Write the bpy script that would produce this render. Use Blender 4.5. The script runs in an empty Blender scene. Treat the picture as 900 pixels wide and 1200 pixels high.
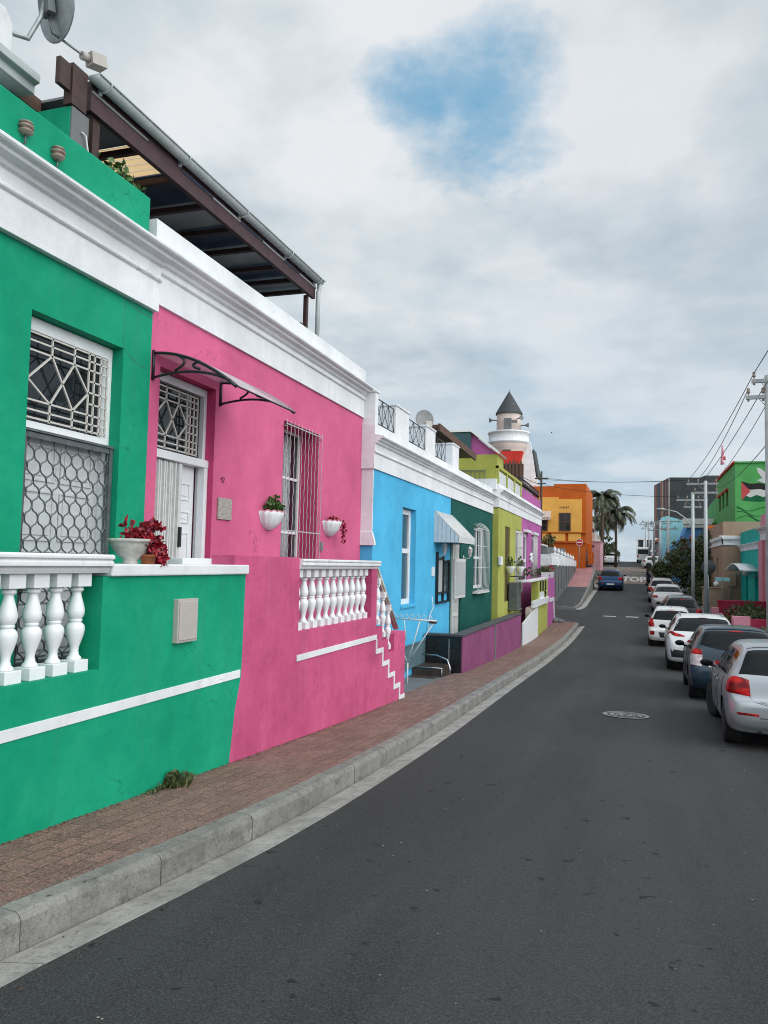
import bpy, bmesh, math, random
from math import sin, cos, tan, pi, radians, sqrt, atan2, hypot
from mathutils import Vector, Matrix
from mathutils.bvhtree import BVHTree
random.seed(7)
SC = bpy.context.scene
COL = SC.collection
# ------------------------------------------------------------------ helpers
class MB:
    """collects shapes, links them as ONE mesh object; T maps local (a,n,z) to the world"""
    def __init__(s, T=None):
        s.v = []; s.f = []; s.m = []; s.s = []; s.T = T
    def add(s, vs, fs, mi=0, sm=False):
        b = len(s.v)
        if s.T: vs = [s.T(*p) for p in vs]
        s.v += [tuple(p) for p in vs]
        for f in fs:
            s.f.append([b + i for i in f]); s.m.append(mi); s.s.append(sm)
        return s
    def hexa(s, p, mi=0):
        return s.add(p, [(0,1,2,3),(7,6,5,4),(0,4,5,1),(1,5,6,2),(2,6,7,3),(3,7,4,0)], mi)
    def box(s, x0, x1, y0, y1, z0, z1, mi=0):
        return s.hexa([(x0,y0,z0),(x1,y0,z0),(x1,y1,z0),(x0,y1,z0),(x0,y0,z1),(x1,y0,z1),(x1,y1,z1),(x0,y1,z1)], mi)
    def quad(s, a, b, c, d, mi=0): return s.add([a,b,c,d], [(0,1,2,3)], mi)
    def prism(s, poly, ax, a0, a1, mi=0, sm=False):
        def P(u, w, a): return (a,u,w) if ax == 'x' else (u,a,w) if ax == 'y' else (u,w,a)
        n = len(poly)
        s.add([P(u,w,a0) for u,w in poly] + [P(u,w,a1) for u,w in poly],
              [(i,(i+1)%n,n+(i+1)%n,n+i) for i in range(n)], mi, sm)
        s.add([P(u,w,a0) for u,w in poly], [tuple(range(n))], mi)
        s.add([P(u,w,a1) for u,w in poly], [tuple(range(n))], mi)
        return s
    def tube(s, pts, r, n=6, mi=0, sm=True, cap=True):
        pts = [Vector(p) for p in pts]
        if not isinstance(r, (list, tuple)): r = [r]*len(pts)
        vs = []; N = len(pts)
        d0 = (pts[1]-pts[0]).normalized()
        up = Vector((0,0,1)) if abs(d0.z) < .9 else Vector((1,0,0))
        x = d0.cross(up).normalized()
        for i, p in enumerate(pts):
            d = (pts[min(i+1,N-1)] - pts[max(i-1,0)])
            if d.length < 1e-9: d = d0
            d.normalize()
            x = (x - d*x.dot(d))
            if x.length < 1e-6: x = d.orthogonal()
            x.normalize()
            y = d.cross(x)
            for k in range(n):
                t = 2*pi*k/n + pi/n
                vs.append(tuple(p + x*cos(t)*r[i] + y*sin(t)*r[i]))
        fs = [(i*n+k, i*n+(k+1)%n, (i+1)*n+(k+1)%n, (i+1)*n+k) for i in range(N-1) for k in range(n)]
        s.add(vs, fs, mi, sm)
        if cap:
            s.add(vs[:n], [tuple(range(n))], mi); s.add(vs[-n:], [tuple(range(n))], mi)
        return s
    def lathe(s, prof, c=(0,0,0), n=16, mi=0, sm=True, ax='z'):
        vs = []
        for r, z in prof:
            for k in range(n):
                t = 2*pi*k/n
                if ax == 'z': q = (c[0]+r*cos(t), c[1]+r*sin(t), c[2]+z)
                elif ax == 'x': q = (c[0]+z, c[1]+r*cos(t), c[2]+r*sin(t))
                else: q = (c[0]+r*cos(t), c[1]+z, c[2]+r*sin(t))
                vs.append(q)
        N = len(prof)
        s.add(vs, [(i*n+k, i*n+(k+1)%n, (i+1)*n+(k+1)%n, (i+1)*n+k) for i in range(N-1) for k in range(n)], mi, sm)
        if prof[0][0] > 1e-4: s.add(vs[:n], [tuple(range(n))], mi)
        if prof[-1][0] > 1e-4: s.add(vs[-n:], [tuple(range(n))], mi)
        return s
    def sphere(s, c, r, n=10, mi=0, sq=(1,1,1)):
        vs = []; fs = []; m = n//2
        for i in range(m+1):
            for k in range(n):
                a = pi*i/m; t = 2*pi*k/n
                vs.append((c[0]+r*sq[0]*sin(a)*cos(t), c[1]+r*sq[1]*sin(a)*sin(t), c[2]+r*sq[2]*cos(a)))
        for i in range(m):
            for k in range(n): fs.append((i*n+k, i*n+(k+1)%n, (i+1)*n+(k+1)%n, (i+1)*n+k))
        return s.add(vs, fs, mi, True)
    def build(s, name, mats, parent=None, local=False, bevel=0, label=None, seg=2, recalc=True):
        me = bpy.data.meshes.new(name)
        me.from_pydata(s.v, [], s.f)
        if not isinstance(mats, (list, tuple)): mats = [mats]
        for m in mats: me.materials.append(m)
        me.polygons.foreach_set('material_index', s.m)
        me.polygons.foreach_set('use_smooth', s.s)
        bm = bmesh.new(); bm.from_mesh(me)
        if recalc:
            bmesh.ops.remove_doubles(bm, verts=bm.verts, dist=2e-5)
            bmesh.ops.recalc_face_normals(bm, faces=bm.faces)
        bm.to_mesh(me); bm.free(); me.update()
        o = bpy.data.objects.new(name, me); COL.objects.link(o)
        if parent is not None: attach(o, parent, local)
        if bevel:
            b = o.modifiers.new('Bevel', 'BEVEL'); b.width = bevel; b.segments = seg; b.limit_method = 'ANGLE'; b.angle_limit = radians(40)
            b.harden_normals = False
        if label: o['label'] = label
        return o
WM = {}
def wmat(o):
    if o is None: return Matrix.Identity(4)
    m = wmat(o.parent) @ o.matrix_parent_inverse @ o.matrix_basis if o.parent else o.matrix_basis.copy()
    return m
def attach(o, parent, local=False):
    o.parent = parent
    if not local:
        o.matrix_parent_inverse = wmat(parent).inverted()
def tag(o, label, cat, group=None, kind=None):
    o['label'] = label; o['category'] = cat
    if group: o['group'] = group
    if kind: o['kind'] = kind
    return o
def struct(o, label=None):
    o['kind'] = 'structure'
    if label: o['label'] = label
    return o
def thing(name, label, cat, loc=(0,0,0), rz=0, group=None):
    o = bpy.data.objects.new(name, None); COL.objects.link(o)
    o.empty_display_size = .2
    o.location = loc; o.rotation_euler = (0,0,rz)
    return tag(o, label, cat, group)
def copy_tree(o, parent=None, kids=None):
    if kids is None:
        kids = {}
        for x in bpy.data.objects:
            if x.parent: kids.setdefault(x.parent.name, []).append(x)
    c = o.copy(); COL.objects.link(c)
    if parent is not None: c.parent = parent
    for k in kids.get(o.name, []): copy_tree(k, c, kids)
    return c
def mod_apply(o):
    dg = bpy.context.evaluated_depsgraph_get(); dg.update()
    me = bpy.data.meshes.new_from_object(o.evaluated_get(dg))
    old = o.data; o.modifiers.clear(); o.data = me
    bpy.data.meshes.remove(old)
# ------------------------------------------------------------------ materials
def S(h):     # sRGB 0-255 to linear
    r = []
    for c in h:
        c = c/255.
        r.append(c/12.92 if c <= .04045 else ((c+.055)/1.055)**2.4)
    return tuple(r)
def nmat(name):
    m = bpy.data.materials.new(name); m.use_nodes = True
    nt = m.node_tree; nt.nodes.clear()
    out = nt.nodes.new('ShaderNodeOutputMaterial'); b = nt.nodes.new('ShaderNodeBsdfPrincipled')
    nt.links.new(b.outputs[0], out.inputs[0])
    return m, nt, b
class NT:
    def __init__(s, nt): s.nt = nt
    def n(s, t, **k):
        x = s.nt.nodes.new(t)
        for a, v in k.items(): setattr(x, a, v)
        return x
    def l(s, a, b): s.nt.links.new(a, b)
    def coord(s, scale=(1,1,1)):
        g = s.n('ShaderNodeNewGeometry'); mp = s.n('ShaderNodeMapping')
        mp.inputs['Scale'].default_value = scale
        s.l(g.outputs['Position'], mp.inputs[0]); return mp.outputs[0]
    def ocoord(s, scale=(1,1,1)):
        g = s.n('ShaderNodeTexCoord'); mp = s.n('ShaderNodeMapping')
        mp.inputs['Scale'].default_value = scale
        s.l(g.outputs['Object'], mp.inputs[0]); return mp.outputs[0]
    def noise(s, vec, scale, detail=4, rough=.55):
        x = s.n('ShaderNodeTexNoise'); x.inputs['Scale'].default_value = scale
        x.inputs['Detail'].default_value = detail; x.inputs['Roughness'].default_value = rough
        s.l(vec, x.inputs['Vector']); return x.outputs[0]
    def ramp(s, fac, stops):
        r = s.n('ShaderNodeValToRGB'); e = r.color_ramp.elements
        while len(e) < len(stops): e.new(.5)
        for i, (p, c) in enumerate(stops):
            e[i].position = p; e[i].color = (c if isinstance(c, (tuple, list)) else (c,c,c)) + ((1,) if not isinstance(c, (tuple, list)) or len(c) == 3 else ())
        s.l(fac, r.inputs[0]); return r.outputs[0]
    def mix(s, fac, a, b, mode='MIX'):
        x = s.n('ShaderNodeMix', data_type='RGBA', blend_type=mode)
        for sock, v in ((x.inputs[0], fac), (x.inputs[6], a), (x.inputs[7], b)):
            if hasattr(v, 'is_linked') or hasattr(v, 'links'): s.l(v, sock)
            elif isinstance(v, (int, float)): sock.default_value = v
            else: sock.default_value = tuple(v)[:3] + (1,)
        return x.outputs[2]
    def math(s, op, a, b=0.):
        x = s.n('ShaderNodeMath', operation=op)
        for i, v in enumerate((a, b)):
            if hasattr(v, 'links'): s.l(v, x.inputs[i])
            else: x.inputs[i].default_value = v
        return x.outputs[0]
    def bump(s, h, dist, b, strength=1.):
        x = s.n('ShaderNodeBump'); x.inputs['Distance'].default_value = dist; x.inputs['Strength'].default_value = strength
        s.l(h, x.inputs['Height']); s.l(x.outputs[0], b.inputs['Normal']); return x
def plaster(name, col, dirt=.25, bump=.004, rough=.75, dirtcol=None, dscale=1.0, mottle=.12):
    """painted plaster: trowel unevenness, weather streaks, small knocks"""
    m, nt, b = nmat(name); k = NT(nt)
    p = k.coord()
    big = k.noise(p, .9*dscale, 5, .6); mid = k.noise(p, 7, 4, .6); fine = k.noise(p, 60, 3, .6)
    st = k.noise(k.coord((3.5, 3.5, .35)), 1.6, 4, .6)
    lo = tuple(c*.80 for c in col); hi = tuple(min(.9, c*1.06 + .008) for c in col)
    c1 = k.mix(k.ramp(big, [(.3, 0.), (.7, 1.)]), lo, hi)
    c1 = k.mix(k.math('MULTIPLY', k.ramp(mid, [(.35, 1.), (.6, 0.)]), .22), c1, tuple(c*.82 for c in col))
    dc = dirtcol or tuple(c*.55+.03 for c in col)
    c2 = k.mix(k.math('MULTIPLY', k.ramp(st, [(.52, 0.), (.78, 1.)]), dirt), c1, dc)
    sp = k.noise(p, 22, 2, .5)
    c3 = k.mix(k.math('MULTIPLY', k.ramp(sp, [(.70, 0.), (.74, 1.)]), dirt*1.2), c2, dc)
    mo = k.noise(p, 2.3, 9, .72)
    c3 = k.mix(k.math('MULTIPLY', k.ramp(mo, [(.50,0.),(.66,1.)]), mottle*1.6), c3, tuple(min(.85,c*1.15+.03) for c in col))
    c3 = k.mix(k.math('MULTIPLY', k.ramp(mo, [(.34,1.),(.47,0.)]), mottle*2.0), c3, tuple(c*.62 for c in col))
    vo = k.n('ShaderNodeTexVoronoi', feature='DISTANCE_TO_EDGE'); vo.inputs['Scale'].default_value = .75
    va = k.n('ShaderNodeVectorMath', operation='ADD'); vn = k.n('ShaderNodeTexNoise'); vn.inputs['Scale'].default_value = 3.; vn.inputs['Detail'].default_value = 6.
    vs2 = k.n('ShaderNodeVectorMath', operation='SCALE'); vs2.inputs['Scale'].default_value = .55
    k.l(p, vn.inputs['Vector']); k.l(vn.outputs[1], vs2.inputs[0]); k.l(p, va.inputs[0]); k.l(vs2.outputs[0], va.inputs[1]); k.l(va.outputs[0], vo.inputs['Vector'])
    ck = k.math('MULTIPLY', k.ramp(vo.outputs[0], [(0.,1.),(.0035,0.)]), k.ramp(big, [(.52,0.),(.6,.75)]))
    c3 = k.mix(ck, c3, tuple(c*.35 for c in col))
    k.l(c3, b.inputs['Base Color'])
    b.inputs['Roughness'].default_value = rough; b.inputs['Specular IOR Level'].default_value = .18
    h = k.math('ADD', k.math('MULTIPLY', mid, 1.0), k.math('MULTIPLY', fine, .25))
    k.bump(h, bump, b)
    return m
def simple(name, col, rough=.5, metal=0., var=.12, scale=6., bump=0., coat=0., spec=None, ob=False):
    m, nt, b = nmat(name); k = NT(nt)
    p = k.ocoord() if ob else k.coord()
    n = k.noise(p, scale, 4, .6)
    c = k.mix(k.ramp(n, [(.3, 0.), (.7, 1.)]), tuple(x*(1-var) for x in col), tuple(min(.95, x*(1+var*.6)) for x in col))
    k.l(c, b.inputs['Base Color'])
    b.inputs['Roughness'].default_value = rough; b.inputs['Metallic'].default_value = metal
    if coat: b.inputs['Coat Weight'].default_value = coat; b.inputs['Coat Roughness'].default_value = .05
    if spec is not None: b.inputs['Specular IOR Level'].default_value = spec
    if bump: k.bump(k.noise(p, scale*6, 3, .6), bump, b)
    return m
def glassy(name, col, rough=.08):
    m, nt, b = nmat(name); k = NT(nt)
    b.inputs['Base Color'].default_value = col + (1,); b.inputs['Roughness'].default_value = rough
    b.inputs['Specular IOR Level'].default_value = .6
    k.bump(k.noise(k.coord(), 1.2, 2, .5), .01, b, .5)
    return m
M = {}
M['green'] = plaster('green_plaster', (.0003,.295,.158), .25, .0055, mottle=.16)
M['pink'] = plaster('pink_plaster', (.62,.118,.245), .12, .0045)
M['pink2'] = plaster('pink_stoep_plaster', (.53,.085,.20), .22, .010, dirtcol=(.52,.20,.29), mottle=.26)
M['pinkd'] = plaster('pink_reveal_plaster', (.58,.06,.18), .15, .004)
M['white'] = plaster('white_plaster', (.76,.785,.81), .22, .008, dirtcol=(.38,.40,.41))
M['whitec'] = plaster('white_coping_plaster', (.72,.74,.76), .35, .004, dirtcol=(.34,.35,.34))
M['blue'] = plaster('blue_plaster', (.075,.44,.72), .12, .004)
M['dgreen'] = plaster('dark_green_plaster', (.004,.085,.072), .2, .004)
M['chart'] = plaster('chartreuse_plaster', (.39,.41,.095), .2, .004)
M['purple'] = plaster('purple_plaster', (.40,.115,.32), .2, .004)
M['purplel'] = plaster('purple_wall_plaster', (.235,.062,.16), .4, .008, dirtcol=(.24,.15,.2), mottle=.2)
M['orange'] = plaster('orange_plaster', (.55,.12,.015), .2, .004)
M['yellow'] = plaster('yellow_plaster', (.86,.46,.10), .2, .004)
M['palepink'] = plaster('pale_pink_plaster', (.72,.40,.45), .2, .004)
M['lime'] = plaster('bright_green_plaster', (.085,.37,.105), .15, .004)
M['beige'] = plaster('beige_plaster', (.37,.26,.19), .25, .004)
M['turq'] = plaster('turquoise_plaster', (.004,.40,.35), .15, .004)
M['maroon'] = plaster('maroon_plaster', (.30,.02,.055), .2, .004)
M['rose'] = plaster('rose_plaster', (.62,.25,.33), .2, .004)
M['skyblue'] = plaster('sky_blue_plaster', (.10,.30,.68), .15, .004)
M['paleaqua'] = plaster('pale_aqua_plaster', (.28,.62,.68), .15, .004)
M['grey'] = plaster('grey_plaster', (.17,.175,.18), .5, .006)
M['dgrey'] = plaster('dark_grey_plaster', (.065,.07,.075), .4, .006)
M['teal'] = plaster('teal_grey_sheet', (.05,.11,.13), .2, .002)
M['violet'] = plaster('violet_plaster', (.42,.11,.33), .2, .004)
M['cream'] = plaster('cream_plaster', (.62,.52,.47), .3, .004)
M['ramp'] = plaster('faded_pink_paving', (.40,.20,.20), .4, .004)
M['doorshade'] = simple('shaded_white_door_paint', (.60,.63,.64), .45, var=.10, scale=6)  # white paint greyed to put the shade of the deep doorway into its colour
M['redroof'] = plaster('red_roof_paint', (.60,.045,.03), .2, .003)
M['wpaint'] = simple('white_gloss_paint', (.74,.77,.79), .35, var=.06, scale=9, bump=.0006)
M['wmetal'] = simple('white_painted_iron', (.62,.63,.62), .4, var=.12, scale=14)
M['cgrille'] = simple('cream_painted_grille', (.55,.53,.49), .45, var=.12, scale=14)
M['galv'] = simple('galvanised_steel', (.30,.33,.34), .45, .55, var=.25, scale=9)
M['dgalv'] = simple('dark_grey_steel', (.13,.15,.155), .45, .5, var=.25, scale=9)
M['black'] = simple('black_iron', (.012,.014,.018), .4, var=.2, scale=14)
M['glass'] = glassy('dark_window_glass', (.012,.017,.02))
M['glassb'] = glassy('bluish_window_glass', (.05,.075,.09))
M['curtain'] = simple('white_net_curtain', (.38,.41,.42), .9, var=.3, scale=25)
M['darkwood'] = simple('dark_brown_wood', (.05,.022,.02), .6, var=.35, scale=10)
M['purplewood'] = simple('purple_brown_stained_beam', (.06,.028,.033), .6, var=.3, scale=6)
M['brownwood'] = simple('brown_weathered_wood', (.10,.052,.035), .75, var=.35, scale=8)
M['olivewood'] = simple('olive_brown_shutter_wood', (.10,.075,.016), .6, var=.3, scale=10)
M['terracotta'] = simple('terracotta_clay', (.34,.11,.045), .8, var=.25, scale=14)
M['gutter'] = simple('grey_pvc_gutter', (.42,.46,.47), .4, var=.12, scale=5)
M['plasticbox'] = simple('beige_meter_box_plastic', (.42,.39,.36), .5, var=.08, scale=8)
M['slate'] = simple('slate_roof_tiles', (.045,.055,.06), .7, var=.5, scale=3, bump=.01)
M['tile'] = simple('black_granite_tile', (.012,.013,.015), .25, var=.4, scale=12)
M['dtop'] = simple('dark_slate_coping', (.06,.062,.065), .6, var=.5, scale=3)
M['brownstone'] = simple('brown_slate_stone', (.05,.035,.028), .5, var=.6, scale=6)
M['mesh'] = simple('blue_grey_sheet', (.10,.17,.20), .4, var=.25, scale=5)
M['conc'] = plaster('concrete_floor', (.15,.155,.155), .5, .005)
M['pole'] = simple('weathered_pole_paint', (.42,.43,.43), .6, var=.25, scale=2.5, bump=.002)
M['poled'] = simple('dark_timber_pole', (.05,.045,.04), .8, var=.3, scale=4)
M['porc'] = simple('tan_porcelain', (.26,.20,.16), .3, var=.35, scale=20)
M['porcw'] = simple('white_porcelain', (.5,.5,.5), .3, var=.1, scale=20)
M['cable'] = simple('black_cable', (.015,.015,.017), .6, var=.1)
M['brass'] = simple('brass', (.5,.33,.12), .3, .9, var=.1)
M['rail'] = simple('varnished_handrail', (.60,.54,.48), .35, var=.25, scale=10)
M['red'] = simple('red_sign_paint', (.45,.015,.03), .4, var=.1)
M['clear'] = simple('milky_polycarbonate', (.50,.47,.50), .15, var=.15, scale=3)
M['steel'] = simple('polished_steel', (.55,.57,.58), .22, 1., var=.1)
M['mline'] = simple('worn_white_road_paint', (.50,.50,.48), .7, var=.5, scale=25)
def leafmat(name, a, b_, rough=.55, scale=9):
    m, nt, b = nmat(name); k = NT(nt)
    n = k.noise(k.coord(), scale, 3, .6)
    k.l(k.mix(k.ramp(n, [(.35, 0.), (.65, 1.)]), a, b_), b.inputs['Base Color'])
    b.inputs['Roughness'].default_value = rough
    b.inputs['Subsurface Weight'].default_value = 0.
    return m
M['leaf'] = leafmat('dark_green_leaves', (.026,.046,.016), (.10,.12,.04))
M['leafm'] = leafmat('mid_green_leaves', (.03,.075,.018), (.085,.16,.04))
M['leafr'] = leafmat('dark_red_leaves', (.07,.005,.012), (.44,.010,.03), .4, 30)
M['palmleaf'] = leafmat('palm_fronds', (.03,.045,.024), (.11,.125,.07), .6, 3)
M['palmdead'] = leafmat('dry_palm_fronds', (.10,.075,.05), (.17,.13,.09), .8, 3)
M['wbar'] = simple('weathered_white_iron', (.40,.40,.39), .5, var=.2, scale=14)
M['flower'] = simple('red_petals', (.62,.02,.035), .5, var=.3, scale=30)
M['oflower'] = simple('orange_petals', (.7,.09,.02), .5, var=.3, scale=30)
M['bark'] = simple('grey_brown_bark', (.10,.075,.055), .9, var=.4, scale=10, bump=.01)
M['soil'] = simple('dark_soil', (.04,.028,.02), .95, var=.4, scale=20, bump=.01)
M['skin'] = simple('skin', (.25,.13,.08), .6, var=.05)
M['navy'] = simple('navy_cloth', (.012,.02,.05), .9, var=.2)
M['blackcloth'] = simple('black_cloth', (.01,.01,.012), .9, var=.2)

def asphalt():
    m, nt, b = nmat('asphalt'); k = NT(nt)
    p = k.coord()
    big = k.noise(p, .35, 5, .6); band = k.noise(k.coord((1.1,.12,1)), 1.2, 4, .6)
    agg = k.noise(p, 95, 3, .8); agg2 = k.noise(p, 34, 4, .7)
    c = k.mix(k.ramp(big, [(.36,0.),(.62,1.)]), (.021,.0215,.0215), (.035,.036,.036))
    c = k.mix(k.math('MULTIPLY', k.ramp(band, [(.44,0.),(.62,1.)]), .6), c, (.047,.049,.049))
    c = k.mix(k.math('MULTIPLY', k.ramp(agg, [(.45,0.),(.68,1.)]), .6), c, (.11,.115,.118))
    c = k.mix(k.math('MULTIPLY', k.ramp(agg, [(.30,1.),(.42,0.)]), .7), c, (.018,.019,.021))
    spots = k.noise(p, 9, 2, .4)
    c = k.mix(k.math('MULTIPLY', k.ramp(spots, [(.70,0.),(.73,1.)]), .75), c, (.010,.010,.011))
    sp2 = k.noise(k.coord((6,2.5,1)), 7.5, 5, .8)
    c = k.mix(k.math('MULTIPLY', k.ramp(sp2, [(.70,0.),(.75,1.)]), .5), c, (.20,.195,.19))
    # tar seam cracks
    w = k.n('ShaderNodeTexVoronoi', feature='DISTANCE_TO_EDGE'); w.inputs['Scale'].default_value = .28
    wp = k.n('ShaderNodeVectorMath', operation='ADD'); nz = k.n('ShaderNodeTexNoise'); nz.inputs['Scale'].default_value = 1.5
    k.l(p, nz.inputs['Vector']); k.l(p, wp.inputs[0])
    sc = k.n('ShaderNodeVectorMath', operation='SCALE'); sc.inputs['Scale'].default_value = .9
    k.l(nz.outputs[1], sc.inputs[0]); k.l(sc.outputs[0], wp.inputs[1]); k.l(wp.outputs[0], w.inputs['Vector'])
    cr = k.math('MULTIPLY', k.ramp(w.outputs[0], [(.0,1.),(.003,0.)]), k.ramp(k.noise(p, .5, 2), [(.58,0.),(.66,.45)]))
    c = k.mix(cr, c, (.018,.018,.02))
    k.l(c, b.inputs['Base Color'])
    k.l(k.ramp(big, [(.3,.72),(.7,.88)]), b.inputs['Roughness'])
    b.inputs['Specular IOR Level'].default_value = .2
    k.bump(k.math('ADD', k.math('MULTIPLY', agg, .6), k.math('MULTIPLY', agg2, 1.)), .006, b)
    return m
M['asphalt'] = asphalt()
def brickpave(name, c1, c2, mortar, bw=.22, bh=.11, rot=pi/2):
    m, nt, b = nmat(name); k = NT(nt)
    g = k.n('ShaderNodeNewGeometry'); mp = k.n('ShaderNodeMapping'); mp.inputs['Rotation'].default_value = (0,0,rot)
    k.l(g.outputs['Position'], mp.inputs[0])
    wob = k.n('ShaderNodeTexNoise'); wob.inputs['Scale'].default_value = 2.2; k.l(mp.outputs[0], wob.inputs['Vector'])
    sc = k.n('ShaderNodeVectorMath', operation='SCALE'); sc.inputs['Scale'].default_value = .035; k.l(wob.outputs[1], sc.inputs[0])
    ad = k.n('ShaderNodeVectorMath', operation='ADD'); k.l(mp.outputs[0], ad.inputs[0]); k.l(sc.outputs[0], ad.inputs[1])
    br = k.n('ShaderNodeTexBrick'); k.l(ad.outputs[0], br.inputs['Vector'])
    br.inputs['Scale'].default_value = 1.; br.inputs['Brick Width'].default_value = bw; br.inputs['Row Height'].default_value = bh
    br.inputs['Mortar Size'].default_value = .005; br.inputs['Mortar Smooth'].default_value = .35; br.inputs['Bias'].default_value = 0.
    br.inputs['Color1'].default_value = c1+(1,); br.inputs['Color2'].default_value = c2+(1,); br.inputs['Mortar'].default_value = mortar+(1,)
    p = k.coord()
    big = k.noise(p, .8, 5, .65); fine = k.noise(p, 70, 3, .7)
    c = k.mix(k.math('MULTIPLY', k.ramp(big, [(.35,0.),(.7,1.)]), .5), br.outputs[0], (.235,.155,.125))
    c = k.mix(k.math('MULTIPLY', k.ramp(fine, [(.38,1.),(.55,0.)]), .75), c, (.045,.03,.026))
    c = k.mix(k.math('MULTIPLY', k.ramp(fine, [(.57,0.),(.70,1.)]), .55), c, (.38,.31,.28))
    # pale grains of sand swept into some joints
    js = k.math('MULTIPLY', k.ramp(br.outputs[1], [(.5,0.),(.9,1.)]), k.ramp(k.noise(p, 1.7, 3, .7), [(.52,0.),(.66,.9)]))
    c = k.mix(js, c, (.33,.32,.30))
    k.l(c, b.inputs['Base Color']); b.inputs['Roughness'].default_value = .88
    h = k.math('ADD', k.math('MULTIPLY', br.outputs[1], -1.), k.math('MULTIPLY', fine, .35))
    k.bump(h, .007, b)
    return m
M['brick'] = brickpave('red_brick_paving', (.275,.150,.115), (.165,.088,.068), (.055,.042,.035))
M['setts'] = brickpave('grey_brown_stone_setts', (.30,.25,.21), (.17,.14,.12), (.06,.05,.045), .3, .2, 0)
def kerbmat(name, base):
    m, nt, b = nmat(name); k = NT(nt)
    p = k.coord()
    a = k.noise(p, 3, 5, .7); f = k.noise(p, 60, 4, .7); st = k.noise(k.coord((1.6,1.3,2.4)), 2.2, 7, .72)
    c = k.mix(k.ramp(a, [(.3,0.),(.7,1.)]), tuple(x*.72 for x in base), tuple(x*1.15 for x in base))
    c = k.mix(k.math('MULTIPLY', k.ramp(st, [(.50,0.),(.62,1.)]), .5), c, tuple(x*.42 for x in base))
    c = k.mix(k.math('MULTIPLY', k.ramp(f, [(.30,1.),(.42,0.)]), .7), c, (.04,.04,.038))
    c = k.mix(k.math('MULTIPLY', k.ramp(f, [(.58,0.),(.70,1.)]), .4), c, (.5,.49,.47))
    md = k.noise(p, 13, 7, .75)
    c = k.mix(k.math('MULTIPLY', k.ramp(md, [(.36,1.),(.48,0.)]), .65), c, tuple(x*.38 for x in base))
    k.l(c, b.inputs['Base Color']); b.inputs['Roughness'].default_value = .9
    k.bump(k.math('ADD', f, k.math('MULTIPLY', md, 1.5)), .008, b)
    return m
M['kerb'] = kerbmat('kerb_concrete', (.235,.230,.215))
M['gut'] = kerbmat('gutter_concrete', (.37,.36,.335))
# ------------------------------------------------------------------ street profile
PR=[(-60,-0.2),(-8,-1.30),(0,-1.62),(4,-1.87),(7,-2.06),(10,-2.23),(12.5,-2.34),(17,-2.53),(22,-2.72),(26,-2.81),(30,-2.86),(34,-2.80),(38,-2.66),(42,-2.47),(50,-2.12),(60,-1.72),(70,-1.38),(80,-1.1),(90,-.6),(103,.45),(112,.85),(125,.6),(150,-2),(200,-6),(900,-40)]
def prof(p, y):
    if y <= p[0][0]: return p[0][1]
    if y >= p[-1][0]: return p[-1][1]
    i = 0
    while not (p[i][0] <= y <= p[i+1][0]): i += 1
    def m(k):
        if k <= 0 or k >= len(p)-1:
            k = min(max(k,0), len(p)-2); return (p[k+1][1]-p[k][1])/(p[k+1][0]-p[k][0])
        return (p[k+1][1]-p[k-1][1])/(p[k+1][0]-p[k-1][0])
    h = p[i+1][0]-p[i][0]; t = (y-p[i][0])/h
    return (2*t**3-3*t*t+1)*p[i][1]+(t**3-2*t*t+t)*h*m(i)+(-2*t**3+3*t*t)*p[i+1][1]+(t**3-t*t)*h*m(i+1)
def zr(y): return prof(PR, y)
def frange(a, b, st):
    n = max(1, int(math.ceil((b-a)/st - 1e-6)))
    return [a+(b-a)*i/n for i in range(n+1)]
def strip(mb, xa, xb, y0, y1, dz, st=1., mi=0, zf=None, nx=1):
    """sheet following the street profile; xa, xb numbers or functions of y"""
    fa = xa if callable(xa) else (lambda y: xa); fb = xb if callable(xb) else (lambda y: xb)
    zf = zf or zr
    ys = frange(y0, y1, st); vs = []; fs = []
    for y in ys:
        for i in range(nx+1):
            vs.append((fa(y)+(fb(y)-fa(y))*i/nx, y, zf(y)+dz))
    for j in range(len(ys)-1):
        for i in range(nx):
            a = j*(nx+1)+i; fs.append((a, a+1, a+nx+2, a+nx+1))
    mb.add(vs, fs, mi, True)
KX = -2.60
KT = [(-12,-2.95),(0,-2.85),(2.9,-2.72),(4.2,-2.60),(5.5,-2.53),(8,-2.52),(18,-2.58),(30,-2.50),(36.4,-2.42)]
def kx(y): return prof(KT, y)
# ------------------------------------------------------------------ ground
mb = MB()
ys = [-60,-30,-15]+frange(-8,130,2)+[150,175,200,260,350,500,700,900]
xs = [-600,-200,-60,-30,-12,-4.6,3.6,12,30,60,200,600]
vs = [(x,y,zr(y)-.06) for y in ys for x in xs]
n = len(xs)
mb.add(vs, [(j*n+i,j*n+i+1,(j+1)*n+i+1,(j+1)*n+i) for j in range(len(ys)-1) for i in range(n-1)], 0, True)
struct(mb.build('ground', M['soil'], recalc=False))
mb = MB()
strip(mb, lambda y: kx(y)+.25, 3.10, -40, 36.6, 0); strip(mb, -2.9, 3.10, 36.6, 71, 0)
strip(mb, -3.3, 3.4, 98, 135, 0)
strip(mb, -30, -2.70, 37.0, 43.6, 0)          # side street
struct(mb.build('road', M['asphalt'], recalc=False))
mb = MB()
strip(mb, -9, 9, 70, 98, .006); struct(mb.build('paved_crossing', M['setts'], recalc=False))
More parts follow.
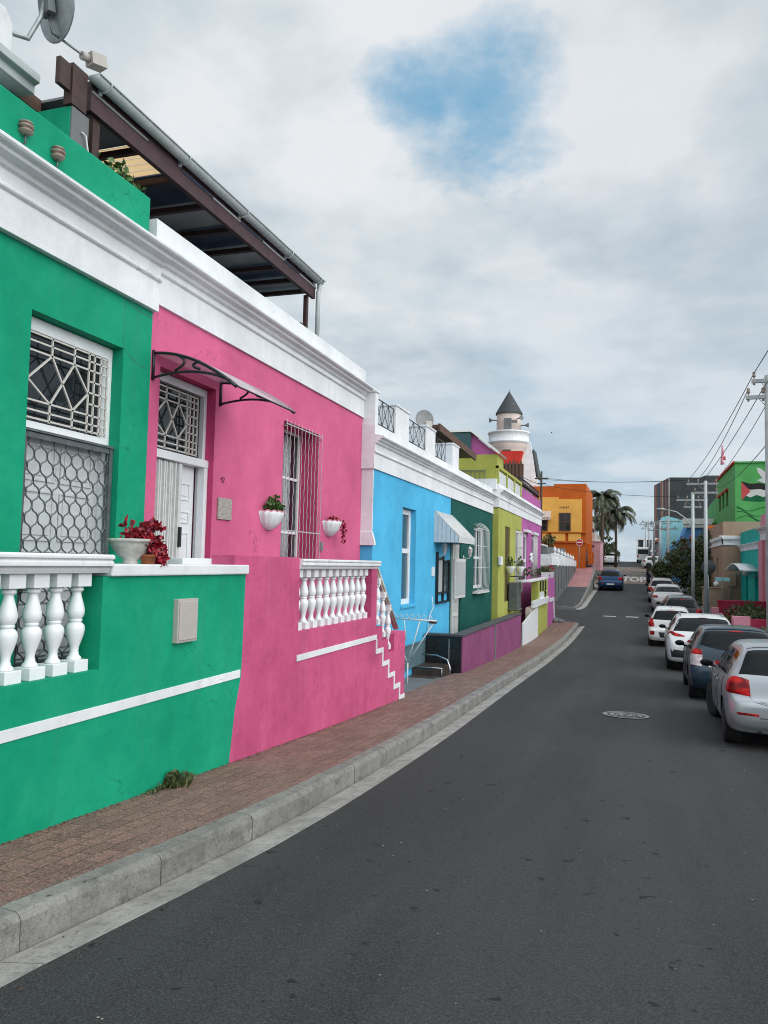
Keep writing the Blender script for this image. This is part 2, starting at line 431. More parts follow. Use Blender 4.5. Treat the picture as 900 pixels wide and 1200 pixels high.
def kerb_run(name, path, w=.145, h=.14, mat='kerb', seglen=1.0, dip=.12):
    """path: list of (x,y); the pavement lies to the left of the running direction"""
    mb = MB()
    pts = [Vector((a,b)) for a,b in path]
    L = [0]
    for i in range(1, len(pts)): L.append(L[-1]+(pts[i]-pts[i-1]).length)
    def at(s):
        s = min(max(s,0),L[-1]); i = 1
        while i < len(L)-1 and L[i] < s: i += 1
        t = (s-L[i-1])/max(1e-6,(L[i]-L[i-1])); return pts[i-1].lerp(pts[i], t), (pts[i]-pts[i-1]).normalized()
    s = 0
    while s < L[-1]-.05:
        e = min(s+seglen-.008, L[-1])
        sec = [(0,-dip),(0,h-.035),(.012,h-.012),(.035,h),(w,h),(w,-dip)]
        P = []
        jx = random.uniform(-.004,.004); jz = random.uniform(-.003,.003)
        nsub = max(1,int(seglen/.5)) if seglen > .8 else 1
        ring = []
        for q in range(nsub+1):
            ss = s+(e-s)*q/nsub
            p, d = at(ss); nn = Vector((-d.y, d.x))
            ring.append([(p.x+nn.x*(u+jx), p.y+nn.y*(u+jx), zr(p.y)+v+jz) for u,v in sec])
        m_ = len(sec)
        vs = [v for r in ring for v in r]
        fs = [(i*m_+k, i*m_+(k+1)%m_, (i+1)*m_+(k+1)%m_, (i+1)*m_+k) for i in range(nsub) for k in range(m_)]
        fs += [tuple(range(m_)), tuple(range(nsub*m_, nsub*m_+m_))]
        mb.add(vs, fs)
        s += seglen
    return struct(mb.build(name, M[mat]))
corner = [(-2.42 - .6*(1-cos(t)), 36.4 + .6*sin(t)) for t in [pi/2*i/4 for i in range(5)]]
leftpath = [(kx(y),y) for y in frange(-12,36.4,1.0)] + corner[1:] + [(-9,37.0),(-20,37.0)]
kerb_run('kerb', leftpath)
mb = MB()
for yv in frange(-12,36.6,1.0)[:-1]:
    y2 = min(yv+.985,36.6)
    a_, b_ = kx(yv)+.01, kx(y2)+.01; mb.hexa([(a_,yv,zr(yv)-.2),(a_+.245,yv,zr(yv)-.2),(b_+.245,y2,zr(y2)-.2),(b_,y2,zr(y2)-.2),(a_,yv,zr(yv)-.032),(a_+.245,yv,zr(yv)+.005),(b_+.245,y2,zr(y2)+.005),(b_,y2,zr(y2)-.032)])

struct(mb.build('gutter', M['gut'], recalc=False))
mb = MB()
def brx(y):
    return kx(y)-.13 - (0 if y < 36.4 else .25*((y-36.4)/.45)**2)
strip(mb, -3.75, brx, -12, 36.85, .125, .25)
strip(mb, -20, -4.5, 31, 36.85, .118, 1.)
struct(mb.build('pavement', M['brick'], recalc=False))
mb = MB(); strip(mb, -4.9, -3.75, -12, 36.8, .10, .5); struct(mb.build('courtyard_floor', M['conc'], recalc=False))
# right kerb and pavement
mb = MB(); strip(mb, 3.26, 12, -12, 80, .135); struct(mb.build('pavement', M['conc'], recalc=False))
kerb_run('kerb', [(3.10,79),(3.10,-12)])
# raised pavement beyond the side street, left
RP=[(43.6,-2.33),(50,-1.82),(55,-1.33),(60,-.72),(65,-.02),(70,.26),(80,.3),(92,.35),(99,.45)]
def zp(y): return prof(RP, y)
def rpx(y):
    if y < 46: return -3.0 + .35*sin(pi/2*min(1,(y-43.6)/2.4)) - .3
    return -2.95 if y < 62 else -2.95-.9*((y-62)/10)**1.3 if y < 72 else -3.85
mb = MB()
strip(mb, -12, rpx, 43.75, 54.5, 0, .6, 0, zp); strip(mb, -12, rpx, 65.5, 99, 0, 1, 0, zp)
strip(mb, -12, rpx, 54.5, 65.5, 0, .6, 1, zp)
ys = frange(43.75, 99, .6)
for a, b in zip(ys, ys[1:]):
    mb.quad((rpx(a),a,zp(a)), (rpx(b),b,zp(b)), (rpx(b),b,min(zr(b)-.1,zp(b)-.1)), (rpx(a),a,zr(a)-.1), 2)
mb.quad((-12,43.75,zp(43.75)),(rpx(43.75),43.75,zp(43.75)),(rpx(43.75),43.75,zr(43.75)-.1),(-12,43.75,zr(43.75)-.1),2)
struct(mb.build('raised_pavement', [M['dgrey'], M['ramp'], M['kerb']], recalc=False))
mb = MB()
ys = frange(43.7, 80, .9)
for a, b in zip(ys, ys[1:]):
    b -= .01
    mb.hexa([(rpx(a)-.1,a,zp(a)-.1),(rpx(a)+.03,a,zp(a)-.15),(rpx(b)+.03,b,zp(b)-.15),(rpx(b)-.1,b,zp(b)-.1),
             (rpx(a)-.1,a,zp(a)+.03),(rpx(a)+.03,a,zp(a)+.03),(rpx(b)+.03,b,zp(b)+.03),(rpx(b)-.1,b,zp(b)+.03)])
x0 = -8
while x0 < -3.1:
    mb.box(x0, min(x0+.95,-3.05), 43.62, 43.78, zr(43.7)-.1, zr(43.7)+.16); x0 += .96
struct(mb.build('kerb', M['kerb'], bevel=.01))
mb = MB(); strip(mb, lambda y: rpx(y)+.03, lambda y: rpx(y)+.33, 44, 75, .006, .9); struct(mb.build('gutter', M['gut'], recalc=False))
# road paint
def mark(x0, x1, y0, y1, name='lane_dash'):
    mb = MB(); strip(mb, x0, x1, y0, y1, .010, .5); return mb
mb = mark(-1.52,-.88,41.05,41.35); strip(mb, -.42,.20,41.1,41.45,.010,.5)
struct(mb.build('road_marking', M['mline'], recalc=False))
mb = MB(); strip(mb, -2.6, 3.2, 89.6, 90.1, .018, .4); struct(mb.build('stop_line', M['mline'], recalc=False))
def text_mesh(s, size, ext=0., align='CENTER', bold=0.):
    c = bpy.data.curves.new('txt', 'FONT'); c.body = s; c.size = size; c.extrude = ext; c.align_x = align; c.offset = bold
    c.resolution_u = 3
    o = bpy.data.objects.new('txt', c); COL.objects.link(o)
    dg = bpy.context.evaluated_depsgraph_get(); dg.update()
    me = bpy.data.meshes.new_from_object(o.evaluated_get(dg))
    V = [tuple(v.co) for v in me.vertices]; Fc = [tuple(p.vertices) for p in me.polygons]
    bpy.data.objects.remove(o); bpy.data.curves.remove(c); bpy.data.meshes.remove(me)
    return V, Fc
V, Fc = text_mesh('STOP', 1.25, 0, 'CENTER', .05)
mb = MB(); mb.add([(-.30+x*.92, 74.5+y*10.5, zr(74.5+y*10.5)+.022) for x,y,z in V], Fc)
struct(mb.build('stop_marking', M['mline'], recalc=False))
# ------------------------------------------------------------------ left row of houses (facades face +X)
def TL(xf): return lambda a, n, z: (xf+n, a, z)       # a along the street, n outwards
def TR(xf): return lambda a, n, z: (xf-n, a, z)       # right row
def TF(y): return lambda a, n, z: (a, y-n, z)         # faces the viewer's end of the street
def facade(mb, a0, a1, z0, z1, ops, r=.25, back=7., mi=0, rmi=None, top=True, foot=None):
    A = sorted(set([a0,a1]+[o[0] for o in ops]+[o[1] for o in ops])); Zs = sorted(set([z0,z1]+[o[2] for o in ops]+[o[3] for o in ops]))
    for i in range(len(A)-1):
        for j in range(len(Zs)-1):
            ca = (A[i]+A[i+1])/2; cz = (Zs[j]+Zs[j+1])/2
            if any(o[0]<ca<o[1] and o[2]<cz<o[3] for o in ops): continue
            mb.quad((A[i],0,Zs[j]),(A[i+1],0,Zs[j]),(A[i+1],0,Zs[j+1]),(A[i],0,Zs[j+1]), mi)
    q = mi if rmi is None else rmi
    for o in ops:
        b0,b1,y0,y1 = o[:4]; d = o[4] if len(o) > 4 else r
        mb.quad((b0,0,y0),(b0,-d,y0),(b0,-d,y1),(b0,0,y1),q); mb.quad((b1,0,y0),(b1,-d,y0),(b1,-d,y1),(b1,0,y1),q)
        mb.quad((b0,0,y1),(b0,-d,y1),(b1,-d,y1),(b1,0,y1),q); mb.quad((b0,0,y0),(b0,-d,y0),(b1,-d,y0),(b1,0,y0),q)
    for a in (a0,a1): mb.quad((a,0,z0),(a,-back,z0),(a,-back,z1),(a,0,z1),mi)
    mb.quad((a0,-back,z0),(a1,-back,z0),(a1,-back,z1),(a0,-back,z1),mi)
    if top: mb.quad((a0,0,z1),(a1,0,z1),(a1,-back,z1),(a0,-back,z1),mi)
def cornice(mb, a0, a1, prof_):
    """prof_ in (n,z); extruded along a"""
    n = len(prof_)
    mb.add([(a0,x,z) for x,z in prof_]+[(a1,x,z) for x,z in prof_], [(i,(i+1)%n,n+(i+1)%n,n+i) for i in range(n)]+[tuple(range(n)),tuple(range(n,2*n))])
def std_profile(z0, ztop, zc, out=.2, fr=.03, band=.03, hm=None, back=-.3):
    hm = hm or z0+.33
    return [(back,z0),(fr,z0),(fr,hm-.02),(fr+.018,hm-.012),(fr+.03,hm),(fr+.03,hm+.02),(fr+.01,hm+.035),(fr+.01,zc-.15),
            (fr+.045,zc-.135),(fr+.06,zc-.10),(out-.07,zc-.085),(out-.06,zc-.055),(out-.015,zc-.045),(out,zc-.03),(out,zc-.004),(out-.02,zc),(out-.09,zc+.018),(band,zc+.03),
            (band,ztop-.006),(band-.008,ztop),(back,ztop)]
def window(T, par, a0, a1, z0, z1, n=-.14, fw=.06, mull=(), rails=(), mat='wpaint', glass='glass', th=.06, name='window', label=None, curtain=False):
    f = MB(T)
    f.box(a0,a1,n-th,n,z0,z0+fw); f.box(a0,a1,n-th,n,z1-fw,z1); f.box(a0,a0+fw,n-th,n,z0+fw,z1-fw); f.box(a1-fw,a1,n-th,n,z0+fw,z1-fw)
    for a in mull: f.box(a-fw*.4,a+fw*.4,n-th*.8,n-.006,z0+fw,z1-fw)
    for z in rails: f.box(a0+fw,a1-fw,n-th*.7,n-.003,z-fw*.45,z+fw*.45)
    w = f.build(name, M[mat], par, bevel=.004, label=label)
    p = MB(T); p.box(a0+fw*.5,a1-fw*.5,n-th*.75,n-th*.6,z0+fw*.5,z1-fw*.5); p.build('pane', M[glass], w)
    return w
BAL = [(.048,.118),(.05,.13),(.047,.145),(.034,.165),(.028,.205),(.031,.25),(.046,.31),(.060,.38),(.0645,.43),(.060,.465),(.047,.488),(.037,.497),(.044,.507),(.046,.522),(.040,.532),
       (.052,.555),(.058,.59),(.058,.625),(.05,.68),(.038,.74),(.030,.785),(.030,.805),(.043,.818),(.046,.83),(.043,.845),(.036,.86)]
def baluster(par, x, y, z0, h, hw=.068, k=1.):
    b = MB()
    b.box(-hw,hw,-hw,hw,0,.118*h); b.box(-hw,hw,-hw,hw,.862*h,h)
    b.lathe([(r*k,z*h) for r,z in BAL], n=18)
    o = b.build('baluster', M['wpaint'], par, bevel=.004)
    o.location = Vector((x,y,z0)); return o
def copy_part(o, dx, dy, dz=0):
    c = o.copy(); COL.objects.link(c); c.location = Vector(o.location)+Vector((dx,dy,dz)); return c

# ============ green house
gh = thing('green_house', 'bright green row house with white frieze, moulded cornice and a lattice security gate', 'house', (-4.7,4.5,-.95))
T = TL(-4.7)
mb = MB(T); facade(mb, -3.0, 6.60, -2.2, 3.08, [(4.97,6.16,-.95,2.01,.30)], r=.3, rmi=0); mb.build('wall', M['green'], gh)
mb = MB(T); cornice(mb, -3.0, 6.62, std_profile(2.51, 3.14, 3.12, .27, .06, .03, 2.83)); mb.build('cornice', M['white'], gh, bevel=.004)
mb = MB(T); mb.box(-3.0,6.42,-.28,.05,3.14,3.62); mb.build('parapet', M['green'], gh, bevel=.015)
mb = MB(T)   # entrance frame with transom light
fa0, fa1 = 4.97, 6.16; n0 = -.12
for b in [(fa0,fa0+.05,-.95,2.0),(fa1-.05,fa1-.002,-.95,2.0)]: mb.box(b[0],b[1],n0-.09,n0,b[2],b[3])
mb.box(fa0+.05,fa1-.05,n0-.09,n0,1.89,2.0); mb.box(fa0+.05,fa1-.05,n0-.09,n0+.012,1.03,1.12)
mb.box(fa0+.05,fa0+.10,n0-.07,n0-.02,1.12,1.89); mb.box(fa1-.11,fa1-.05,n0-.07,n0-.02,1.12,1.89)
dfr = mb.build('door_frame', M['wpaint'], gh, bevel=.005)
mb = MB(T); mb.box(fa0+.05,fa1-.05,n0-.075,n0-.06,1.1,1.9); mb.build('pane', M['glass'], dfr)
def grille_transom(T, par, a0, a1, z0, z1, n):
    g = MB(T); w = a1-a0; h = z1-z0
    def bar(p, q, r=.0108): g.tube([(a0+p[0]*w,n,z0+p[1]*h),(a0+q[0]*w,n,z0+q[1]*h)], r, 4, sm=False)
    for z in (.02,.11,.22,.78,.89,.98): bar((0,z),(1,z))
    for a in (.0,.27,.55,.745,.82,.91,1.): bar((a,0),(a,.22 if a in (.27,.55) else 1)); 
    for a in (.27,.55): bar((a,.78),(a,1))
    bar((.27,.78),(.0,.45)); bar((.0,.45),(.27,.22)) ; bar((.27,.78),(.55,.22)); bar((.55,.78),(.27,.22)); bar((.55,.78),(.745,.48)); bar((.745,.48),(.55,.22))
    for z in (.36,.5,.64): bar((.745,z),(1,z))
    g.build('burglar_bars', M['cgrille'], par)
grille_transom(T, dfr, fa0+.09, fa1-.10, 1.13, 1.88, n0+.02)
# white panelled door
def panel_door(T, par, a0, a1, z0, z1, n, cols=2, rows=(.05,.30,.36,.62,.68,.94), mat='wpaint', knob='brass', label=None, kside=1):
    d = MB(T); d.box(a0,a1,n-.045,n,z0,z1); w = a1-a0; h = z1-z0
    for c in range(cols):
        b0 = a0+w*(.09+c*(.88/cols)); b1 = a0+w*(.09+(c+1)*(.88/cols)-.06)
        for r0, r1 in zip(rows[::2], rows[1::2]):
            y0 = z0+h*r0; y1 = z0+h*r1; t = .018
            d.box(b0,b1,n+.0015,n+.012,y0,y0+t); d.box(b0,b1,n+.0015,n+.012,y1-t,y1); d.box(b0,b0+t,n+.0015,n+.012,y0+t,y1-t); d.box(b1-t,b1,n+.0015,n+.012,y0+t,y1-t)
            d.box(b0+.05,b1-.05,n+.0015,n+.009,y0+.05,y1-.05)
    o = d.build('door', M[mat], par, bevel=.003, label=label)
    if knob:
        k_ = MB(T); a = a1-.07 if kside > 0 else a0+.07
        k_.sphere((a,n+.045,z0+h*.42), .028, 10); k_.tube([(a,n,z0+h*.42),(a,n+.035,z0+h*.42)], .011); k_.build('handle', M[knob], o)
    return o
panel_door(T, gh, fa0+.05, fa1-.05, -.95, 1.03, n0-.07, rows=(.04,.28,.32,.50,.54,.76,.80,.96), kside=-1, mat='doorshade')
# ogee lattice gate
g = MB(T); ng = n0+.05
g.box(fa0+.02,fa0+.07,ng-.02,ng+.02,-.93,1.02); g.box(fa1-.075,fa1-.02,ng-.02,ng+.02,-.93,1.02)
g.box(fa0+.07,fa1-.075,ng-.02,ng+.02,.97,1.02); g.box(fa0+.07,fa1-.075,ng-.02,ng+.02,-.93,-.88); g.box(fa0+.02,fa1-.02,ng-.015,ng+.035,1.022,1.045)
gate = g.build('security_gate', M['dgalv'], gh, bevel=.003)
g = MB(T); nc = 14; w0 = fa0+.07; sp = (fa1-.075-w0)/nc; per = .215
for i in range(nc+1):
    pts = []
    for z in frange(-.88,.97,per/12):
        ph = ((z+.88)/per) % 1
        tri = cos(2*pi*ph); sq = math.copysign(abs(tri)**.55, tri)
        a = w0+sp*i+(.5*sp*sq*(1 if i%2 else -1))
        pts.append((min(max(a,w0),fa1-.075), ng, z))
    g.tube(pts, .0068, 4)
g.build('lattice', M['dgalv'], gate)
g = MB(T); g.box(fa0+.07,fa0+.16,ng+.021,ng+.05,-.30,.02); g.tube([(fa0+.10,ng+.08,-.06),(fa0+.19,ng+.08,-.06)], .009); g.tube([(fa0+.10,ng+.03,-.06),(fa0+.10,ng+.08,-.06)], .012)
g.build('lock', M['dgalv'], gate)
# cracks cut into the render coat
g = MB(T)
def crack(pts, mbx, w=.004, n=.0012):
    P = [pts[0]]
    for a, b in zip(pts, pts[1:]):
        for i in range(1,7):
            t = i/6; P.append((a[0]+(b[0]-a[0])*t+random.uniform(-.006,.006)*(i<6), a[1]+(b[1]-a[1])*t+random.uniform(-.006,.006)*(i<6)))
    mbx.tube([(p[0],n-.001,p[1]) for p in P], w*.5, 4, sm=False)
crack([(6.16,2.01),(6.14,2.5)], g); crack([(6.16,2.01),(6.36,1.92),(6.58,1.90)], g); crack([(6.14,2.5),(6.3,2.46),(6.58,2.44)], g, .006)
g.build('plaster_crack', M['dgalv'], gh)
# stoep floor and street wall of the green house
gw = thing('stoep_wall', 'green front wall with white coping, stout white balusters and a white painted band', 'wall', (-3.7,4.6,-1.9))
T6 = TL(-3.6)
def zpav(y): return zr(y)+.10
mb = MB()
X0, X1 = -3.82, -3.6
def wallseg(mb, y0, y1, z1, z0=None, x0=X0, x1=X1, st=.7):
    ys_ = frange(y0,y1,st)
    for a, b in zip(ys_, ys_[1:]):
        za = z0 if z0 is not None else zr(a)-.05; zb = z0 if z0 is not None else zr(b)-.05
        mb.quad((x1,a,za),(x1,b,zb),(x1,b,z1),(x1,a,z1)); mb.quad((x0,a,za),(x0,b,zb),(x0,b,z1),(x0,a,z1)); mb.quad((x0,a,z1),(x0,b,z1),(x1,b,z1),(x1,a,z1))
    for y in (y0,y1):
        za = z0 if z0 is not None else zr(y)-.05; mb.quad((x0,y,za),(x1,y,za),(x1,y,z1),(x0,y,z1))
wallseg(mb, -3.0, 4.60, -.80, x1=-3.596); mb.prism([(4.60,-2.1),(6.50,-2.1),(6.51,-1.9),(6.59,-1.42),(6.69,-1.12),(6.715,-.145),(4.60,-.145)],'x',-3.82,-3.596)
mb.build('wall', M['green'], gw)
mb = MB(); mb.box(-4.7,-3.82,-3,6.55,-1.2,-.95); mb.build('stoep_floor', M['conc'], gw)
mb = MB(T6); mb.box(4.66,6.73,-.26,.035,-.145,-.055); mb.build('coping', M['whitec'], gw, bevel=.012)
mb = MB(T6); cornice(mb, -3.0, 4.66, [(-.25,-.12),(.0,-.12),(.012,-.095),(.012,-.08),(.05,-.07),(.05,-.045),(.035,-.03),(.055,-.018),(.055,0),(.04,.012),(-.27,.012),(-.27,-.12)]); mb.build('coping', M['whitec'], gw, bevel=.003)
b0 = baluster(gw, -3.70, 3.64, -.80, .68)
for i in range(1,5): copy_part(b0, 0, .205*i)
for i in range(1,5): copy_part(b0, 0, -.205*i)
mb = MB(T6); mb.box(-3.0,6.66,-.001,.012,-1.13,-1.055); mb.build('painted_band', M['whitec'], gw, bevel=.003)
# ============ pink house
ph = thing('pink_house', 'pink row house with deep white cornice, panelled white door and a barred window', 'house', (-4.7,9,-.95))
T = TL(-4.72)
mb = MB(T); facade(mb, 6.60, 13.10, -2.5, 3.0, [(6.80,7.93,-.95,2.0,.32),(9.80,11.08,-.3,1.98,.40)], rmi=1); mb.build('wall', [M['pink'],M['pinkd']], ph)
mb = MB(T); cornice(mb, 6.60, 13.10, std_profile(2.62, 3.50, 3.17, .22, .03, .03, 2.95)); mb.build('cornice', M['white'], ph, bevel=.004)
mb = MB(T); n0 = -.115; fa0, fa1 = 6.80, 7.93
for b in [(fa0,fa0+.05),(fa1-.06,fa1-.002)]: mb.box(b[0],b[1],n0-.09,n0,-.95,1.99)
mb.box(fa0+.05,fa1-.06,n0-.09,n0,1.90,1.99); mb.box(fa0+.05,fa1-.002,n0-.085,n0+.05,1.06,1.15); mb.box(fa1-.075,fa1-.004,n0-.05,n0+.045,-.95,1.06)
dfr = mb.build('door_frame', M['wpaint'], ph, bevel=.005)
mb = MB(T); mb.box(fa0+.05,fa1-.06,n0-.075,n0-.06,1.13,1.92); mb.build('pane', M['glass'], dfr)
grille_transom(T, dfr, fa0+.05, fa1-.22, 1.17, 1.86, n0+.01)
panel_door(T, ph, fa0+.05, fa1-.10, -.95, 1.06, n0-.08, cols=1, rows=(.04,.25,.30,.36,.42,.62,.67,.74,.80,.90))
g = MB(T)     # folded expanding gate
for i in range(9): g.box(6.86+i*.052,6.882+i*.052,n0+.0-.01*(i%2),n0+.035-.01*(i%2),-.94,1.04)
g.box(6.85,7.34,n0-.012,n0-.002,-.93,1.03)
fg = g.build('security_gate', M['wmetal'], ph, bevel=.003)
g = MB(T); g.box(7.345,7.40,n0-.01,n0+.04,-.94,1.04); g.box(7.352,7.388,n0+.041,n0+.07,.12,.34,1); g.build('lock_stile', [M['wmetal'],M['black']], fg, bevel=.003)
# window of the pink house
wn = window(T, ph, 9.80, 11.08, -.3, 1.98, n=-.32, fw=.045, mull=(10.44,), rails=(1.25,.42), label='white sash window behind iron bars')
g = MB(T)
for i in range(22):
    a = 9.86+i*.026+(.32 if i > 10 else 0); g.tube([(a+random.uniform(-.006,.006),-.345+.008*sin(i*2.3),z) for z in (-.2,.4,1.2,1.9)], .013, 5)
g.build('curtain', M['curtain'], wn)
g = MB(T)
for i in range(11):
    a = 9.80+i*.128; tw = []
    for z in frange(-.30,1.99,.04): tw.append((a+.004*sin(z*30+i), .05+.004*cos(z*30+i), z))
    g.tube(tw, .0062, 4)
for z in (-.24,1.93,.42): g.box(9.77,11.10,.042,.058,z-.008,z+.008)
for a in (9.775,11.095):
    for z in (-.2,1.9): g.tube([(a,.05,z),(a,0,z)], .008, 4)
g.build('burglar_bars', M['wbar'], wn)
# pink stoep wall with balustrade and stair
pw = thing('stoep_wall', 'pink front wall with slim white balusters, white band and a zigzag line beside its stair', 'wall', (-3.7,9.4,-2.1))
mb = MB()
wallseg(mb, 6.49, 8.0, .035, x0=-3.84); wallseg(mb, 8.0, 10.52, -.80); wallseg(mb, 10.52, 10.76, .0)
nst = 5; dy = .305; dzs = .215; ya = 10.76; za = -.86
for i in range(nst):
    wallseg(mb, ya+i*dy, ya+(i+1)*dy, za-.10-i*dzs if i < 3 else -1.12 if i == 3 else -1.12)
mb.build('wall', M['pink2'], pw)
mb = MB(); mb.box(-4.0,-3.845,6.0,6.5,-.3,.0); mb.build('white_cap', M['whitec'], pw, bevel=.008)
mb = MB(T6); cornice(mb, 7.985, 10.80, [(-.25,-.10),(.0,-.10),(.012,-.08),(.012,-.065),(.045,-.055),(.045,-.03),(.03,-.018),(.05,-.008),(.05,.012),(.035,.02),(-.27,.02),(-.27,-.10)]); mb.build('coping', M['whitec'], pw, bevel=.003)
b0 = baluster(pw, -3.70, 8.12, -.80, .70, .062, .92)
for i in range(1,11): copy_part(b0, 0, .2285*i)
for i in range(3):
    b = baluster(pw, -3.66, 10.96+i*.275, -.93-i*dzs*.97, .69, .045, .82)
mb = MB(T6); mb.box(7.97,10.78,-.001,.012,-1.13,-1.06)
y = 10.76; z = -1.06; t = .045
for i in range(5):
    mb.box(y-t*.0,y+t,-.001,.0125,z-dzs-.07,z-(.07 if i == 0 else 0)); y2 = y+dy
    mb.box(y+t,y2+t*(1 if i < 4 else 0),-.001,.012,z-dzs-.07,z-dzs); y = y2; z -= dzs
mb.build('painted_band', M['whitec'], pw, bevel=.003)
mb = MB()
for dn in (-3.625,-3.695): mb.tube([(dn,10.78,-.02),(dn,11.95,-1.06)], .015, 8)
mb.tube([(-3.66,10.78,-.03),(-3.66,11.95,-1.07)], .022, 4)
mb.build('handrail', M['rail'], pw)
mb = MB(); mb.box(-4.7,-3.82,6.561,10.76,-1.25,-.95); mb.build('stoep_floor', M['conc'], pw)
mb = MB()
for i in range(5): mb.box(-4.7,-3.82,10.76+i*dy,10.76+(i+1)*dy,-2.4,-.95-(i+1)*dzs)
mb.build('steps', M['conc'], pw, bevel=.01)
# ============ small things on the two fronts
mb = MB(T6); mb.box(5.50,5.80,0.001,.05,-.70,-.34); mb.box(5.515,5.785,.051,.058,-.68,-.36)
tag(mb.build('meter_box', M['plasticbox'], bevel=.008), 'beige meter box fixed to the green front wall', 'meter box')
def insulator(y, z, label):
    r = thing('insulator', label, 'insulator', (-4.62,y,z), group='insulators on the green parapet')
    g = MB(); x = 0
    g.lathe([(.015,-.058),(.045,-.05),(.056,-.04),(.058,-.028),(.042,-.022),(.042,-.012),(.060,-.006),(.062,.010),(.044,.016),(.044,.024),(.054,.028),(.052,.040),(.02,.05),(0,.053)], n=16)
    g.build('porcelain', M['porc'], r, True)
    g = MB(); g.tube([(0,0,-.055),(0,0,-.13),(-.06,0,-.14)], .008, 6); g.build('pin', M['dgalv'], r, True)
insulator(4.72,3.40,'brown ribbed insulator on the green parapet, nearer the left edge of the photo')
insulator(5.08,3.38,'brown ribbed insulator on the green parapet, nearer the pergola')
def leaves(mb, c, r, n, size, mi=0, flat=0., up=.0, jitter=.6):
    for _ in range(n):
        while 1:
            p = Vector((random.uniform(-1,1),random.uniform(-1,1),random.uniform(-1,1)))
            if p.length <= 1: break
        p = Vector((c[0]+p.x*r[0], c[1]+p.y*r[1], c[2]+p.z*r[2]))
        d = Vector((random.gauss(0,1),random.gauss(0,1),random.gauss(0,1)+up)).normalized()
        s = d.orthogonal().normalized(); s = s*cos(1.)+d.cross(s)*sin(random.uniform(0,6))
        s.normalize(); L_ = size*random.uniform(.6,1.4); w = L_*.38
        q = d.cross(s).normalized()*(L_*.12)
        mb.add([p, p+d*L_*.5+s*w+q, p+d*L_, p+d*L_*.5-s*w+q], [(0,1,2,3)], mi)
# planter bowl on the green wall
pt = thing('planter_bowl', 'fluted white planter bowl with trailing dark red plant on the green wall coping', 'planter', (-3.74,5.10,-.055))
g = MB(); pr = [(.07,0),(.075,.02),(.065,.035),(.10,.06),(.15,.11),(.185,.17),(.195,.20),(.215,.205),(.218,.225),(.20,.232),(.18,.225),(.17,.20)]
vs = []; n = 40
for r_, z in pr:
    r_ = r_*.80; z = z*.84
    for k in range(n):
        t = 2*pi*k/n; rr = r_*(1+.025*cos(20*t)*(1 if .05 < z < .19 else 0)); vs.append((rr*cos(t), rr*sin(t), z))
g.add(vs, [(i*n+k,i*n+(k+1)%n,(i+1)*n+(k+1)%n,(i+1)*n+k) for i in range(len(pr)-1) for k in range(n)], 0, True)
g.add(vs[-n:], [tuple(range(n))], 1)
g.build('bowl', [simple('aged_white_concrete', (.5,.49,.46), .8, var=.4, scale=8, bump=.003), M['soil']], pt, True)
g = MB()
for c, r_, k in [((.02,.0,.23),(.08,.13,.04),90),((.05,.12,.21),(.07,.07,.07),90),((.11,.17,.15),(.05,.07,.08),110),((.12,.20,.07),(.05,.06,.07),100),((.15,.04,.16),(.03,.08,.05),60),((.13,.20,.02),(.05,.05,.03),40),((.14,.10,.09),(.03,.05,.06),50)]:
    leaves(g, c, r_, k, .047, up=.3)
for k in range(14): leaves(g, (.04+random.uniform(-.05,.1),random.uniform(-.1,.3),.28), (.03,.03,.03), 3, .07, up=1.2)
g.build('plant', M['leafr'], pt, True)
g = MB(); g.lathe([(.05,0),(.062,.06),(.066,.06),(.066,.075),(.055,.075)], (-3.63,5.17,-.055), 16)
tag(g.build('flower_pot', M['terracotta']), 'small terracotta pot standing under the red plant on the green wall', 'flower pot')
# wall planters
def wall_planter(y, z, label, kind):
    r = thing('wall_planter', label, 'planter', (-4.72,y,z), group='scalloped planters on the pink facade')
    g = MB(); n = 24; vs = []
    pr = [(.03,-.20),(.09,-.17),(.15,-.10),(.18,-.02),(.20,.03),(.205,.05)]
    for i, (r_, zz) in enumerate(pr):
        for k in range(n+1):
            t = -pi/2+pi*k/n; sc = .018*abs(sin(t*8)) if i >= 4 else 0
            fl = 1+.03*cos(t*16)
            vs.append((r_*cos(t)*fl+.002, r_*1.35*sin(t)*fl, zz+sc))
    g.add(vs, [(i*(n+1)+k,i*(n+1)+k+1,(i+1)*(n+1)+k+1,(i+1)*(n+1)+k) for i in range(len(pr)-1) for k in range(n)], 0, True)
    for i in range(3, len(g.f)): pass
    nf = len(g.f)
    for i in range(nf-n, nf): g.m[i] = 1
    g.add(vs[4*(n+1):5*(n+1)], [tuple(range(n+1))], 2)
    g.build('bowl', [M['wpaint'], M['rose'], M['soil']], r, True)
    g = MB()
    if kind == 0:
        for c, rr, k in [((.09,-.08,.10),(.08,.10,.07),90),((.10,.08,.10),(.07,.10,.07),90),((.10,-.02,.19),(.05,.08,.05),45)]: leaves(g, c, rr, k, .06, up=.5)
        g.build('plant', M['leafm'], r, True)
    else:
        for c, rr, k in [((.10,-.03,.07),(.08,.18,.03),100),((.13,.20,.03),(.05,.06,.04),40),((.16,.27,-.04),(.04,.04,.07),45),((.15,.29,-.14),(.03,.03,.07),35),((.15,.30,-.25),(.03,.03,.07),20)]: leaves(g, c, rr, k, .045, up=-.2)
        g.build('plant', M['leafr'], r, True)
wall_planter(9.38,.60,'scalloped white wall planter with a green leafy plant on the pink facade',0)
wall_planter(11.56,.60,'scalloped white wall planter with trailing dark red plant on the pink facade',1)
T = TL(-4.72)
g = MB(T); g.box(8.04,8.36,.001,.025,.47,.73)
hp = g.build('wall_plaque', simple('speckled_stone_plaque', (.40,.37,.33), .8, var=.6, scale=60, bump=.004), bevel=.006)
